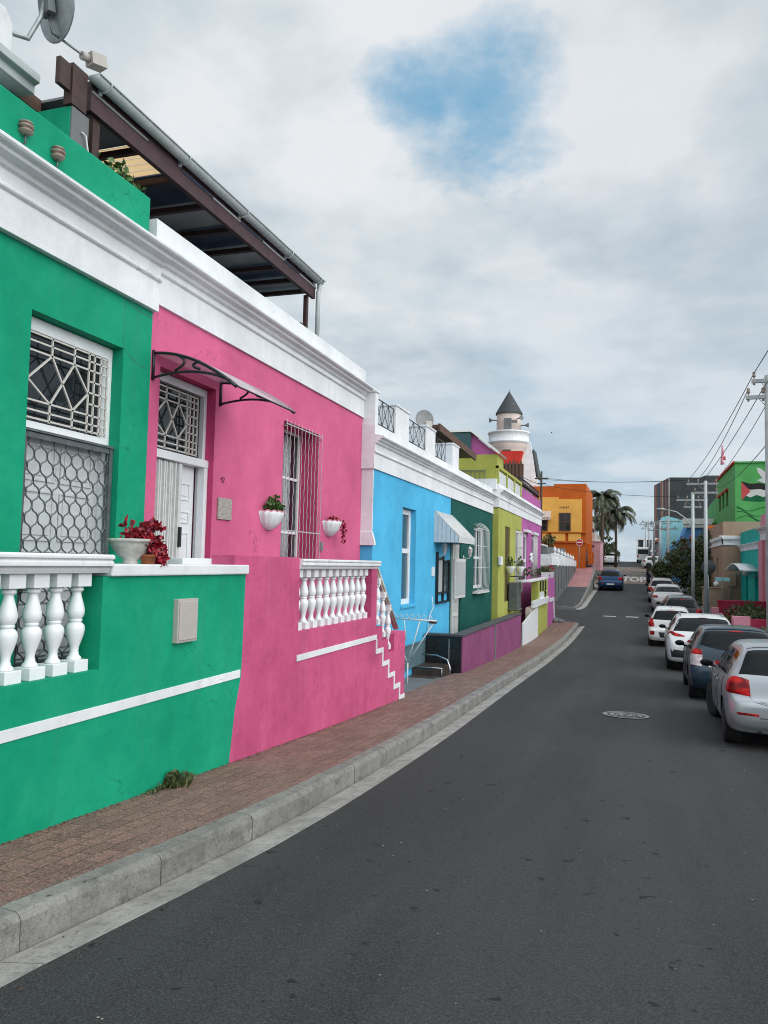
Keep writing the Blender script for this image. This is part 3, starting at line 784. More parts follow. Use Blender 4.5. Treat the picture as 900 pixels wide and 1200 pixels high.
tag(hp, 'small speckled stone plaque beside the white door of the pink house', 'plaque')

g = MB(T); pts = []
for i in range(25):
    t = 2*pi*i/24; pts.append((8.14+.035*(16*sin(t)**3)/16, .012, .95+.035*(13*cos(t)-5*cos(2*t)-2*cos(3*t)-cos(4*t))/16))
g.tube(pts, .004, 4); tag(g.build('heart_ornament', M['darkwood']), 'tiny wire heart hanging on the pink facade above the stone plaque', 'ornament')
g = MB(T); g.box(11.18,11.28,.001,.035,.16,.30); g.box(11.20,11.26,.036,.042,.20,.27)
tag(g.build('doorbell_box', M['galv'], bevel=.005), 'small grey box on the pink facade under the red trailing planter', 'box')
# canopy
cn = thing('door_canopy', 'curved smoked plastic door canopy on black scrolled brackets over the pink entrance', 'canopy', (-4.72,7.3,1.9))
def arcpts(y, z0, z1, reach=.98, n=14):
    P = []
    for i in range(n+1):
        t = i/n; P.append((.0+reach*sin(t*pi/2)**1.0*1., y, z0-(z0-z1)*(1-cos(t*pi/2))))
    return P
for yb in (6.66,8.02):
    g = MB(lambda x,y,z: (-4.72+x,y,z)); top = [(.98*i/14, yb, 2.10-.40*(i/14)**2.0) for i in range(15)]
    g.tube(top, .016, 6); g.tube([(.012,yb,1.82),(.012,yb,2.13)], .018, 6)
    low = [(.98*i/14, yb, 1.84+.10*sin(i/14*pi*.62)-.20*(i/14)**2.2) for i in range(15)]; g.tube(low[:-1]+[top[-1]], .014, 6)
    arc = [(.30+.13*cos(a),yb,2.05-.0+.13*sin(a)-.02) for a in [(-.95+i*.14) for i in range(9)]]
    g.tube([(.27+.11*sin(i/8*pi),yb,1.90+i*(.175)/8) for i in range(9)], .014, 6)
    g.tube([(.56-.08*sin(i/8*pi),yb,1.90+i*(.085)/8) for i in range(9)], .014, 6)
    g.build('bracket', M['black'], cn)
g = MB(lambda x,y,z: (-4.72+x,y,z)); vs = []
for i in range(17):
    t = i/16
    for yy in (6.685,8.0): vs.append((1.0*t, yy, 2.105-.40*t**2.0))
g.add(vs, [(2*i,2*i+1,2*i+3,2*i+2) for i in range(16)], 0, True)
mt_, nt_, bb_ = nmat('clear_canopy_sheet'); bb_.inputs['Base Color'].default_value = (.62,.58,.62,1); bb_.inputs['Alpha'].default_value = .55; bb_.inputs['Roughness'].default_value = .15
o = g.build('sheet', mt_, cn); sd = o.modifiers.new('Solidify','SOLIDIFY'); sd.thickness = .006; sd.offset = 1
g = MB(lambda x,y,z: (-4.72+x,y,z)); g.tube([(.99,6.64,1.705),(.99,8.03,1.705)], .010, 6); g.build('edge_strip', M['black'], cn)
# ============ roof terrace over the pink house
pg = thing('roof_pergola', 'dark timber roof terrace shelter with grey gutter above the white parapet', 'pergola', (-5.4,8.5,3.5))
g = MB(); g.box(-11.6,-5.03,6.66,13.0,3.0,3.05); g.build('roof_deck', M['conc'], ph); g = MB(); g.box(-11.6,-5.0,-2.9,6.55,3.08,3.13); g.build('roof_deck', M['conc'], gh)
g = MB(); g.box(-5.06,-5.0,5.90,11.40,4.30,4.60); g.build('fascia_beam', M['purplewood'], pg, bevel=.004)
g = MB(); ng_ = 10; pr = [(.066*cos(pi+pi*i/ng_), .066*sin(pi+pi*i/ng_)) for i in range(ng_+1)]
vs = []
for y in (5.84,11.45):
    for u, w in pr: vs.append((-4.932+u, y, 4.60+w))
N = ng_+1
g.add(vs, [(i,i+1,N+i+1,N+i) for i in range(N-1)]+[tuple(range(N)),tuple(range(N,2*N))], 0, True)
g.box(-5.03,-4.85,5.84,11.48,4.598,4.612)
gt = g.build('gutter', M['gutter'], pg)
g = MB()
for y in (6.0,7.4,8.8,10.2,11.3): 
    g = MB(); g.tube([(-4.925+.082*cos(pi+pi*i/8), y, 4.60+.082*sin(pi+pi*i/8)) for i in range(9)], .009, 4); g.box(-5.0,-4.97,y-.012,y+.012,4.50,4.6)
    g.build('gutter_clip', M['gutter'], gt)
for i, y in enumerate([6.02,6.80,7.45,8.15,8.85,9.5,10.2,10.75,11.25]):
    g = MB(); g.hexa([(-9.2,y-.03,4.39),(-5.06,y-.03,4.36),(-5.06,y+.03,4.36),(-9.2,y+.03,4.39),(-9.2,y-.035,4.46),(-5.06,y-.035,4.42),(-5.06,y+.035,4.42),(-9.2,y+.035,4.46)])
    g.build('rafter', M['darkwood'] if i % 3 else M['purplewood'], pg)
for x in (-6.0,-7.2):
    g = MB(); g.box(x-.03,x+.03,5.9,11.3,4.33,4.388); g.build('cross_beam', M['darkwood'], pg)
seg = [(5.90,6.80,'clear_dark'),(6.80,7.45,'slats'),(7.45,8.15,'blue'),(8.15,8.85,'grey'),(8.85,9.5,'part'),(9.5,10.2,'grey'),(10.2,10.75,'blue'),(10.75,11.25,'grey'),(11.25,11.42,'grey')]
M['p_dark'] = simple('grey_painted_ceiling_board', (.22,.235,.25), .6, var=.2, scale=2)
M['p_blue'] = simple('blue_roof_sheet', (.035,.055,.10), .5, var=.4, scale=2)
M['p_grey'] = simple('pale_grey_ceiling_board', (.36,.38,.40), .6, var=.25, scale=2)
m_, nt_, b_ = nmat('cream_translucent_sheet'); k_ = NT(nt_); b_.inputs['Base Color'].default_value = (.6,.5,.36,1)
tr_ = k_.n('ShaderNodeBsdfTranslucent'); tr_.inputs[0].default_value = (.95,.80,.58,1); mx_ = k_.n('ShaderNodeMixShader'); mx_.inputs[0].default_value = .8
k_.l(b_.outputs[0], mx_.inputs[1]); k_.l(tr_.outputs[0], mx_.inputs[2]); k_.l(mx_.outputs[0], [n_ for n_ in nt_.nodes if n_.type == 'OUTPUT_MATERIAL'][0].inputs[0]); M['p_cream'] = m_
for a, b, kd in seg:
    g = MB(); g.box(-9.2,-4.99,a+.002,b-.002,4.475,4.50) if kd != 'slats' else None
    if kd == 'slats':
        for q in range(5):
            y_ = a+.01+q*(b-a-.02)/5; g.box(-6.6,-5.08,y_+.01,y_+(b-a-.02)/5-.012,4.475,4.485)
        g.box(-9.2,-6.62,a+.002,b-.002,4.475,4.50)
    g.build('roof_panel', M[{'clear_dark':'p_dark','slats':'p_cream','blue':'p_blue','grey':'p_grey','part':'p_blue'}[kd]], pg)
for x in (-5.02,):
    g = MB(); g.box(x-.09,x-.03,11.18,11.25,3.2,4.3); g.build('post', M['darkwood'], pg)
    g = MB(); g.box(-5.15,-5.05,6.0,6.1,3.2,4.3); g.build('post', M['darkwood'], pg)
    g = MB(); g.box(-9.1,-9.0,11.15,11.25,3.0,4.3); g.build('post', M['darkwood'], pg)
g = MB(); g.tube([(-4.93,11.40,4.55),(-4.93,11.40,4.45),(-4.93,11.36,4.38),(-4.93,11.36,3.45)], .038, 10); g.build('downpipe', M['gutter'], pg)
g = MB(); g.box(-5.05,-5.0,5.47,5.61,4.32,4.57); g.build('end_board', M['darkwood'], pg)
g = MB(); g.box(-5.08,-4.985,5.62,5.82,4.205,4.60); g.build('end_board', M['darkwood'], pg)
g = MB(); g.box(-5.3,-5.1,10.9,11.3,3.5,3.78); g.box(-5.25,-5.2,11.3,11.5,3.5,3.9)
tag(g.build('terrace_planter_box', M['blackcloth'], bevel=.01), 'dark box on the roof terrace at the foot of the white downpipe', 'box')
g = MB(); leaves(g, (-4.98,6.35,3.80), (.08,.45,.16), 260, .07, up=.3); leaves(g, (-4.98,6.1,3.70), (.08,.3,.12), 120, .07)
tag(g.build('shrub', M['leafm']), 'small green shrub peeping over the green parapet under the pergola', 'shrub')
# green roof pier with grey side
rp = thing('roof_pier', 'green roof pier with bare grey cement side and a bent cable', 'pier', (-5.2,5.6,3.4))
g = MB(); g.box(-5.46,-5.012,5.64,5.87,3.2,4.20); g.build('pier_body', M['green'], rp, bevel=.01)
g = MB(); g.box(-5.011,-4.99,5.642,5.875,3.2,4.195); g.build('cement_side', M['grey'], rp, bevel=.006)
g = MB(); g.tube([(-4.98,5.76,4.0),(-4.96,5.80,3.98),(-4.96,5.84,3.85),(-4.96,5.85,3.6)], .009, 6); g.build('cable', M['wmetal'], rp)
# upper storey behind
uh = thing('upper_house', 'white walled upper storey with grey eaves gutter at the top left of the photo', 'house', (-6,3.5,3))
g = MB(); g.box(-9.5,-5.62,1.0,5.50,2.9,4.36); g.build('wall', M['white'], uh)
g = MB(); cornice2 = [(-9.5,4.36),(-5.42,4.36),(-5.42,4.44),(-5.36,4.46),(-5.36,4.54),(-5.44,4.54),(-5.5,4.58),(-9.5,4.9)]
g.prism(cornice2, 'y', .9, 5.62); g.build('eaves', M['gutter'], uh, bevel=.006)
g = MB(); g.box(-6.5,-5.62,5.502,5.9,4.28,4.34); g.box(-5.66,-5.60,5.502,5.9,4.36,4.50); g.build('end_board', M['brownwood'], uh)
ch = thing('chimney', 'weathered white chimney stack carrying the satellite dish pipe', 'chimney', (-6.3,5.4,4.6))
g = MB(); g.box(-6.6,-5.92,4.6,5.82,4.5,5.28); g.prism([(4.6,5.28),(5.82,5.28),(5.72,5.40),(4.7,5.42)], 'x', -6.6, -5.92); g.build('stack', M['whitec'], ch, bevel=.015)
# satellite dish
def dish(name_label, c, az, el, R_, rot=0, arm=True, back_to=None, mat='galv', group=None):
    d = thing('satellite_dish', name_label, 'satellite dish', c, group=group)
    Rm = Matrix.Rotation(az,4,'Z') @ Matrix.Rotation(-el,4,'Y')      # dish axis +X
    def TT(x,y,z): v = Rm @ Vector((x,y,z)); return tuple(v)
    g = MB(TT); n = 32; vs = []
    rings = [0,.2,.4,.6,.8,.95,1.]
    for t in rings:
        for k in range(n): a = 2*pi*k/n; vs.append((.16*R_*t*t*1.0, R_*t*cos(a), R_*1.08*t*sin(a)))
    g.add(vs, [(i*n+k,i*n+(k+1)%n,(i+1)*n+(k+1)%n,(i+1)*n+k) for i in range(len(rings)-1) for k in range(n)], 0, True)
    o = g.build('reflector', M[mat], d, True); sd = o.modifiers.new('Solidify','SOLIDIFY'); sd.thickness = .012
    g = MB(TT); g.box(-.10,-.02,-.09,.09,-.12,.12); g.tube([(-.05,0,-.1),(-.03,0,-R_*.9),(.12,0,-R_*1.02)], .014, 6); g.build('bracket', M['dgalv'], d, True)
    g = MB(TT); tip = (R_*1.5,0,-R_*1.35); g.tube([(.1,0,-R_*1.0), tip], .016, 6); g.build('arm', M['galv'], d, True)
    g = MB(TT); g.box(tip[0]-.10,tip[0]+.08,-.07,.07,tip[2]-.03,tip[2]+.10); g.tube([(tip[0]-.10,0,tip[2]+.04),(tip[0]-.19,0,tip[2]+.04)], .045, 10); g.build('receiver', M['plasticbox'], d, True)
    if back_to:
        g = MB(); p = Vector(back_to)-Vector(c); q = Vector(TT(-.08,0,0)); g.tube([q, q+Vector((-.02,-.02,-.18)), Vector((p.x*.6,p.y*.5,p.z*.9)), p], .024, 8); g.build('mount_pipe', M['galv'], d, True)
    return d
dish('grey satellite dish on a bent pipe above the green parapet, top left', (-5.80,6.18,5.74), radians(72), radians(10), .325, back_to=(-5.95,5.78,5.20))
M['awn'] = simple('pale_ribbed_sheet', (.56,.60,.62), .5, var=.15, scale=10)
M['dishmesh'] = simple('weathered_dish_mesh', (.25,.25,.25), .7, var=.5, scale=40)
# ============ blue house
bh = thing('blue_house', 'sky blue row house with white cornice, white side return and tall narrow window', 'house', (-4.5,16,-2.3))
T = TL(-4.5)
def rowprof(z0, zt, out=.2): return std_profile(z0, zt, z0+.60, out, .03, .03, z0+.30)
mb = MB(T); facade(mb, 13.12, 19.30, -2.9, 2.4, [(15.0,16.02,-.88,1.14,.22)], r=.2); mb.build('wall', M['blue'], bh)
mb = MB(); mb.box(-4.9,-4.497,13.085,13.118,.52,2.4); mb.prism([(-4.9,.30),(-4.44,.30),(-4.44,.36),(-4.497,.55),(-4.9,.55)],'y',13.07,13.14); mb.build('side_return', M['white'], bh, bevel=.006)
mb = MB(T); cornice(mb, 13.05, 19.30, rowprof(1.69,2.52)); mb.build('cornice', M['white'], bh, bevel=.004)
def pier(par, y0, y1, z1=3.09, x=-4.5, w=.55):
    g = MB(); g.box(x-w,x+.028,y0,y1,2.5,z1); g.box(x-w-.02,x+.05,y0-.02,y1+.02,z1-.001,z1+.045); return g.build('pier', M['white'], par, bevel=.012)
pier(bh, 13.06, 13.22); pier(bh, 14.33, 15.25); pier(bh, 16.68, 17.48)
def xrail(par, y0, y1, z0, z1, x=-4.52, pat=4, name='railing', mat='black'):
    g = MB(); r = .0065
    g.tube([(x,y0,z1),(x,y1,z1)], .011, 4); g.tube([(x,y0,z0),(x,y1,z0)], .011, 4)
    w = (y1-y0)/pat
    for i in range(pat):
        a, b = y0+i*w, y0+(i+1)*w
        g.tube([(x,a,z0),(x,b,z1)], r, 4); g.tube([(x,b,z0),(x,a,z1)], r, 4); g.tube([(x,b,z0),(x,b,z1)], r, 4)
        m_ = (z0+z1)/2; 
    return g.build(name, M[mat], par)
xrail(bh, 13.22, 14.33, 2.56, 3.02, pat=3); xrail(bh, 15.25, 16.68, 2.56, 3.02, pat=3); xrail(bh, 17.48, 18.68, 2.56, 3.02, pat=3)
window(T, bh, 15.0, 16.02, -.87, 1.13, n=-.12, fw=.11, rails=(.25,), glass='glassb', label='tall white sash window in the blue wall')
g = MB(T); g.box(14.95,16.07,-.12,.035,-.93,-.87); g.build('sill', M['blue'], bh, bevel=.005)
# ============ dark green house
dh = thing('dark_green_house', 'dark green row house with arched white window cage under the shared white cornice', 'house', (-4.5,22,-2.6))
mb = MB(T); facade(mb, 19.30, 25.45, -3.1, 2.4, [(19.46,20.60,-2.0,.95,.3),(22.35,24.05,-.72,1.12,.14)], r=.2); mb.build('wall', M['dgreen'], dh)
mb = MB(T); cornice(mb, 19.30, 25.45, rowprof(1.69,2.52)); mb.build('cornice', M['white'], dh, bevel=.004)
pier(dh, 18.68+.64, 19.30+.75)
window(T, dh, 22.35, 24.05, -.72, 1.12, n=-.08, fw=.09, mull=(23.2,), rails=(.2,), glass='glassb', label='white framed window behind an arched cage of bars')
g = MB(T)
for i in range(10):
    a = 22.30+i*.20; hh = 1.13+.09*sin(pi*i/9); g.tube([(a,.0,-.80),(a,.13,-.76),(a,.15,-.6),(a,.15,hh-.12),(a,.10,hh),(a,0,hh+.04)], .010, 4)
for z in (-.78,-.1,.55,1.06): g.tube([(22.28,.0,z),(22.30,.15,z),(24.10,.15,z),(24.12,0,z)], .012, 4)
g.box(22.25,24.15,0,.16,-.86,-.80); g.build('burglar_bars', M['wmetal'], dh)
# entrance: white slatted door and open white gate leaf
panel_door(T, dh, 19.48, 20.58, -2.0, .12, -.22, cols=1, rows=(.05,.40,.48,.68), kside=-1)
window(T, dh, 19.48, 20.58, .14, .93, n=-.2, fw=.07, mull=(20.03,), name='fanlight')
g = MB(T)
g.box(19.47,19.53,.002,.05,-1.98,.62); g.box(20.10,20.16,.002,.05,-1.98,.62); g.box(19.53,20.10,.002,.05,.56,.62); g.box(19.53,20.10,.002,.05,-.95,-.88); g.box(19.53,20.10,.002,.05,-1.98,-1.90)
g.box(19.53,20.10,.002,.05,-1.36,-1.30)
for i in range(7): g.box(19.59+i*.075,19.605+i*.075,.01,.04,-1.9,.56)
g.box(19.50,20.78,.06,.10,-.90,.14); 
sg = g.build('security_gate', M['wmetal'], dh, bevel=.003)
g = MB(T); g.box(19.56,20.72,.101,.108,-.82,.06); g.build('mesh_panel', M['curtain'], sg)
# awning between blue and green
aw = thing('awning', 'small white sheet metal awning with ribbed side over the entrance of the blue house', 'awning', (-4.5,18.5,.5))
a0, a1 = 17.60, 19.42
g = MB(T)
g.hexa([(a0,0,1.235),(a1,0,1.235),(a1,.60,.62),(a0,.60,.62),(a0,0,1.255),(a1,0,1.255),(a1,.615,.64),(a0,.615,.64)])
g.hexa([(a0,.60,.50),(a1,.60,.50),(a1,.615,.50),(a0,.615,.50),(a0,.60,.635),(a1,.60,.635),(a1,.615,.638),(a0,.615,.638)])
for i in range(9):
    a = a0+(a1-a0)*i/8; g.tube([(a,.005,1.262),(a,.62,.645)], .008, 4)
g.build('roof_sheet', M['wmetal'], aw)
for a in (a0,a1):
    g = MB(T)
    s_ = -1 if a == a0 else 1
    for i in range(6):
        n0_, n1_ = i*.10, i*.10+.092; zt = lambda n: 1.235-.615*n/.60
        off_ = .004*(i%2)
        g.add([(a+s_*off_,n0_,.50),(a+s_*off_,n1_,.50),(a+s_*off_,n1_,zt(n1_)),(a+s_*off_,n0_,zt(n0_)),(a+s_*(off_+.006),n0_,.50),(a+s_*(off_+.006),n1_,.50),(a+s_*(off_+.006),n1_,zt(n1_)),(a+s_*(off_+.006),n0_,zt(n0_))],
              [(0,1,2,3),(4,5,6,7),(0,1,5,4),(1,2,6,5),(2,3,7,6),(3,0,4,7)])
    g.box(a-.003,a+.003,0,.6,.50,.505)
    g.build('side_panel', M['awn'], aw)
def lantern(y, z, label):
    r = thing('wall_lantern', label, 'wall lamp', (-4.5,y,z), group='white wall lanterns beside the entrance')
    g = MB(); g.lathe([(.055,0),(.055,.015),(.02,.02)], (0,0,-.06), 12, ax='x'); g.tube([(.01,0,-.06),(.10,0,-.10),(.17,0,-.09),(.18,0,-.05)], .011, 6)
    g.lathe([(.02,-.055),(.045,-.03),(.045,-.02)], (.18,0,0), 8); g.lathe([(.075,.16),(.085,.165),(.03,.215),(.012,.225),(.012,.25),(0,.26)], (.18,0,0), 8)
    for i in range(6):
        t = pi*i/3; g.tube([(.18+.044*cos(t),.044*sin(t),-.02),(.18+.072*cos(t),.072*sin(t),.165)], .005, 4)
    g.build('lantern_frame', M['wmetal'], r, True)
    g = MB(); g.lathe([(.038,-.02),(.066,.16)], (.18,0,0), 8, sm=False); g.build('glass', M['clear'], r, True)
lantern(17.93,.28,'white wall lantern on the blue wall left of the awning')
lantern(20.92,.25,'white wall lantern on the dark green wall right of the awning')
g = MB(T)
g.box(17.80,17.84,0,.07,-.95,.28); g.box(19.0,19.04,0,.07,-.95,.10); g.box(17.84,19.0,0,.07,-.95,-.91); g.box(18.42,18.46,0,.06,-.95,.2); g.box(17.84,18.42,0,.07,.10,.14); g.box(18.46,19.0,0,.07,.04,.08); g.box(17.84,19.0,0,.07,-.72,-.69)
wb = g.build('window_grille', M['black']); tag(wb, 'black iron framed window grille on the blue wall under the awning', 'grille')
g = MB(T); g.box(17.84,18.42,.001,.02,-.68,.10); g.build('curtain', M['curtain'], wb)
g = MB(T); g.box(18.46,19.0,.001,.02,-.68,.04); g.build('pane', M['glassb'], wb)
g = MB(T); g.box(17.42,17.62,.001,.03,-.30,-.08); g.box(17.46,17.58,.031,.036,-.26,-.12,0)
tag(g.build('number_tile', M['wpaint'], bevel=.004), 'small white number tile on the blue wall left of the black grille', 'tile')
# roof deck of the blue house: dish, timber shelter
dish('pale satellite dish on top of the white pier of the blue house', (-4.72,17.35,3.38), radians(-60), radians(12), .22, mat='dishmesh')
g = MB(); g.tube([(-4.76,17.38,3.1),(-4.76,17.38,3.4)], .02, 6); tag(g.build('dish_post', M['galv']), 'short steel post under the pale satellite dish', 'post')
ts = thing('timber_shelter', 'brown timber roof shelter behind the white piers of the blue house', 'shelter', (-6,21,2.5))
g = MB(); g.hexa([(-7.6,20.2,3.72),(-5.05,20.2,3.66),(-5.05,25.2,3.54),(-7.6,25.2,3.60),(-7.6,20.2,3.84),(-5.05,20.2,3.79),(-5.05,25.2,3.66),(-7.6,25.2,3.72)]); g.build('roof', M['brownwood'], ts, bevel=.01)
g = MB(); g.hexa([(-5.1,20.15,3.6),(-5.03,20.15,3.6),(-5.03,25.22,3.47),(-5.1,25.22,3.47),(-5.1,20.15,3.81),(-5.03,20.15,3.81),(-5.03,25.22,3.68),(-5.1,25.22,3.68)]); g.build('fascia_beam', M['brownwood'], ts)
for y in (20.3,25.0):
    for x in (-7.3,-7.5): g = MB(); g.box(x-.06,x+.06,y-.06,y+.06,2.4,3.56); g.build('post', M['brownwood'], ts)
wf = thing('slat_fence', 'brown timber slat fence on the roof terrace behind the white piers', 'fence', (-6,18,2.5))
g = MB(); g.box(-5.9,-5.86,15.6,19.2,3.35,3.43); g.box(-5.9,-5.86,15.6,19.2,2.75,2.83); g.build('rail', M['brownwood'], wf)
g = MB()
for i in range(30): g.box(-5.855,-5.83,15.6+i*.12,15.68+i*.12,2.5,3.5+.02*(i%3))
g.build('slats', M['brownwood'], wf)
g = MB(); g.prism([(15.2,2.5),(19.8,2.5),(19.8,3.95),(15.2,3.6)],'x',-9,-7.2); tag(g.build('roof_room', M['teal']), 'dark teal roof room behind the slat fence of the blue house', 'roof room')
g = MB(); g.box(-6.4,-6.2,13.2,15.0,2.4,3.02); tag(g.build('roof_wall', M['chart'], bevel=.01), 'low chartreuse roof wall seen through the railing beside the pink house', 'wall')
# ============ forecourt of the blue house
rk = thing('rail_gate', 'white iron rail with zigzag top and V shaped struts beside the pink stair', 'railing', (-4.05,14.4,-2.1))
g = MB(); y = 14.4; zb = -1.08
g.tube([(-4.49,y,zb),(-3.60,y,zb-.02)], .016, 6); 
zz_ = []
for i in range(15): zz_.append((-4.49+i*.058, y, zb+.015+(.075 if i % 2 else 0)))
g.tube(zz_, .009, 5); 
g.tube([(-3.62,y,zb),(-4.16,y,-1.92)], .013, 5); g.tube([(-3.92,y,zb),(-4.16,y,-1.92)], .013, 5); g.tube([(-4.25,y,zb),(-4.20,y,-1.5)], .011, 5); g.tube([(-4.49,y,-1.3),(-4.16,y,-1.92)], .013, 5)
g.tube([(-4.16,y,-1.92),(-4.16,y,-2.4)], .016, 6)
g.build('frame', M['wmetal'], rk)
g = MB(); g.box(-3.75,-3.60,y-.02,y+.02,zb-.07,zb-.03); g.build('latch', M['darkwood'], rk)
g = MB(); g.tube([(-4.42,17.2,-.75),(-4.40,17.25,-1.0),(-4.44,17.1,-1.2),(-4.45,17.0,-1.72)], .012, 5)
tag(g.build('drain_hose', M['wmetal']), 'thin white hose hanging down the blue wall above the black tiled wall', 'hose')
g = MB(); g.box(-4.46,-4.44,15.15,17.45,-2.2,-1.70); g.box(-4.44,-4.42,15.1,17.5,-1.72,-1.69)
tag(g.build('wall_sheet', M['mesh'], bevel=.003), 'blue grey sheet screening the foot of the blue wall', 'screen')
lw = thing('low_wall', 'low street wall clad in black tiles at its end and painted purple along the pavement', 'wall', (-3.9,20,-2.6))
def slab_run(name, mat, par, y0, y1, ztf, x0, x1, zb=-.1, st=1.2, n=0):
    mb = MB(); ys_ = frange(y0,y1,st)
    for a, b in zip(ys_, ys_[1:]):
        mb.hexa([(x0,a,zr(a)+zb),(x1,a,zr(a)+zb),(x1,b,zr(b)+zb),(x0,b,zr(b)+zb),(x0,a,ztf(a)),(x1,a,ztf(a)),(x1,b,ztf(b)),(x0,b,ztf(b))])
    return mb.build(name, M[mat], par)
ztw = lambda y: -1.60-.004*(y-17)
slab_run('wall', 'purplel', lw, 16.80, 20.9, ztw, -3.82, -3.60)
slab_run('wall', 'purple' if 0 else 'purplel', lw, 21.0, 25.9, ztw, -3.83, -3.585)
mb = MB(); mb.box(-3.62,-3.575,20.9,21.0,-2.9,-1.60); mb.build('pier_strip', M['grey'], lw)
mb = MB(); mb.hexa([(-3.85,16.95,-1.60),(-3.575,16.95,-1.60),(-3.56,25.95,-1.63),(-3.85,25.95,-1.63),(-3.85,16.95,-1.555),(-3.575,16.95,-1.555),(-3.56,25.95,-1.575),(-3.85,25.95,-1.575)]); mb.build('coping', M['dtop'], lw, bevel=.008)
mb = MB(); mb.box(-4.40,-3.625,16.74,16.80,-2.7,-1.601); mb.box(-4.44,-3.86,16.8,16.9,-2.7,-1.601); mb.build('tile_cladding', M['tile'], lw, bevel=.004); mb = MB(); mb.box(-4.44,-3.58,16.72,16.94,-1.60,-1.555); mb.build('coping', M['dtop'], lw)
mb = MB(); mb.box(-3.90,-3.88,16.725,16.738,-2.6,-1.66); mb.build('trim', M['galv'], lw)
st_ = thing('garden_steps', 'brown slate steps with chrome edging beside the black tiled wall', 'steps', (-4.1,16.3,-2.45))
mb = MB(); mb.box(-4.5,-3.84,15.9,16.73,-2.6,-2.20); mb.box(-4.5,-3.9,15.5,15.9,-2.6,-2.36); mb.build('stone_block', M['brownstone'], st_, bevel=.008)
mb = MB(); mb.tube([(-4.5,15.89,-2.195),(-3.84,15.89,-2.195),(-3.84,15.89,-2.5)], .012, 5); mb.tube([(-4.4,16.4,-1.98),(-4.05,16.3,-1.98),(-3.80,16.2,-2.05),(-3.73,16.15,-2.2),(-3.72,16.15,-2.5)], .018, 8); mb.build('handrail', M['steel'], st_)
# ============ chartreuse house
T = TL(-4.3)
chh = thing('chartreuse_house', 'chartreuse row house with narrow olive shutters and white cornice', 'house', (-4.3,28,-2.8))
mb = MB(T); facade(mb, 25.45, 30.95, -3.2, 2.4, [(26.85,28.0,-1.28,1.36,.1),(29.35,30.45,-.85,1.38,.1)], r=.2); mb.build('wall', M['chart'], chh)
mb = MB(T); cornice(mb, 25.38, 30.95, rowprof(1.92,2.70)); mb.build('cornice', M['white'], chh, bevel=.004)
g = MB(T); g.box(26.85,28.0,-.06,-.03,-1.28,1.36); g.box(27.4,27.44,-.03,-.01,-1.28,1.36); g.build('shutter', M['olivewood'], chh)
window(T, chh, 29.35, 30.45, -.85, 1.38, n=-.05, fw=.12, mull=(29.9,), rails=(.2,))
g = MB(T)
for i in range(6): g.tube([(29.3+i*.24,.10,-1.0),(29.3+i*.24,.10,1.3)], .02, 4)
for z in (-1.0,-.6,.0,.7,1.25): g.tube([(29.25,.10,z),(30.55,.10,z)], .022, 4)
g.build('burglar_bars', M['wmetal'], chh)
g = MB(T); g.box(25.40,25.75,.0,.12,-.02,.28); g.prism([(25.40,.28),(25.75,.28),(25.6,.42),(25.40,.42)],'y',-4.3,-4.3) if 0 else None
g.build('corbel', M['white'], chh, bevel=.03)
def flower_pot_wall(y, label):
    r = thing('wall_pot', label, 'planter', (-4.3,y,-.08), group='white pots on the chartreuse facade')
    g = MB(); g.lathe([(.02,-.26),(.09,-.18),(.15,-.06),(.18,0),(.18,.03)], (.19,0,0), 12); g.build('bowl', M['wpaint'], r, True)
    g = MB(); leaves(g, (.18,0,.17), (.13,.20,.18), 60, .09, up=.6); g.build('plant', M['leaf'], r, True)
flower_pot_wall(26.9,'white wall pot with thin plants beside the olive shutter of the chartreuse house')
flower_pot_wall(29.3,'white wall pot with thin plants beside the barred window of the chartreuse house')
g = MB(T); g.tube([(27.9,.02,-.40),(27.9,.35,-.40),(29.3,.35,-.40)], .02, 5)
for i in range(5): g.tube([(28.1+i*.28,.35,-.40),(28.1+i*.28,.35,-.52+.1*(i%2))], .03, 5)
tag(g.build('plant_bracket', M['black']), 'small iron bracket with hooks between the shutter and the barred window', 'bracket')
# upper deck wall
ud = thing('terrace_screen', 'white slatted terrace screen with chartreuse posts above the chartreuse house', 'fence', (-4.4,27.5,2.7))
g = MB(T)
for i in range(3):
    a = 25.5+i*1.8
    for q in range(8): g.box(a+.12,a+1.68,-.08,-.04,2.68+.06*q,2.725+.06*q)
g.build('slats', M['wpaint'], ud)
g = MB(T)
for i in range(4): a = 25.4+i*1.8; g.box(a,a+.12,-.12,-.0,2.66,3.34)
g.box(25.4,30.95,-.13,.01,3.22,3.32); g.box(25.4,30.95,-.13,.01,2.60,2.70)
g.build('frame', M['chart'], ud, bevel=.01)
ur = thing('upper_room', 'chartreuse upper storey with a teal and violet sloping lean-to roof', 'house', (-6,30,2.5))
g = MB(); g.box(-9.5,-5.15,30.0,31.5,2.6,4.36); g.build('wall', M['chart'], ur)
g = MB(); g.box(-9.5,-7.3,29.9,31.5,4.362,5.25); g.box(-7.3,-6.2,29.9,30.0,4.362,5.25); g.build('lean_to_wall', M['teal'], ur)
g = MB(); g.prism([(-7.3,4.362),(-5.15,4.362),(-6.2,5.24),(-7.3,5.26)],'y',30.02,31.5) ; 
g.build('gable', M['violet'], ur)
g = MB(); g.prism([(-9.5,5.27),(-6.2,5.27),(-5.08,4.36),(-5.0,4.40),(-6.16,5.36),(-9.5,5.36)],'y',29.85,31.6); g.build('roof', M['wpaint'], ur)
g = MB()
for x in [-6.9+i*.18 for i in range(8)]: g.tube([(x,29.95,3.0),(x,29.95,3.75)], .018, 4)
for z in (3.0,3.2,3.72): g.tube([(-6.95,29.95,z),(-5.6,29.95,z)], .02, 4)
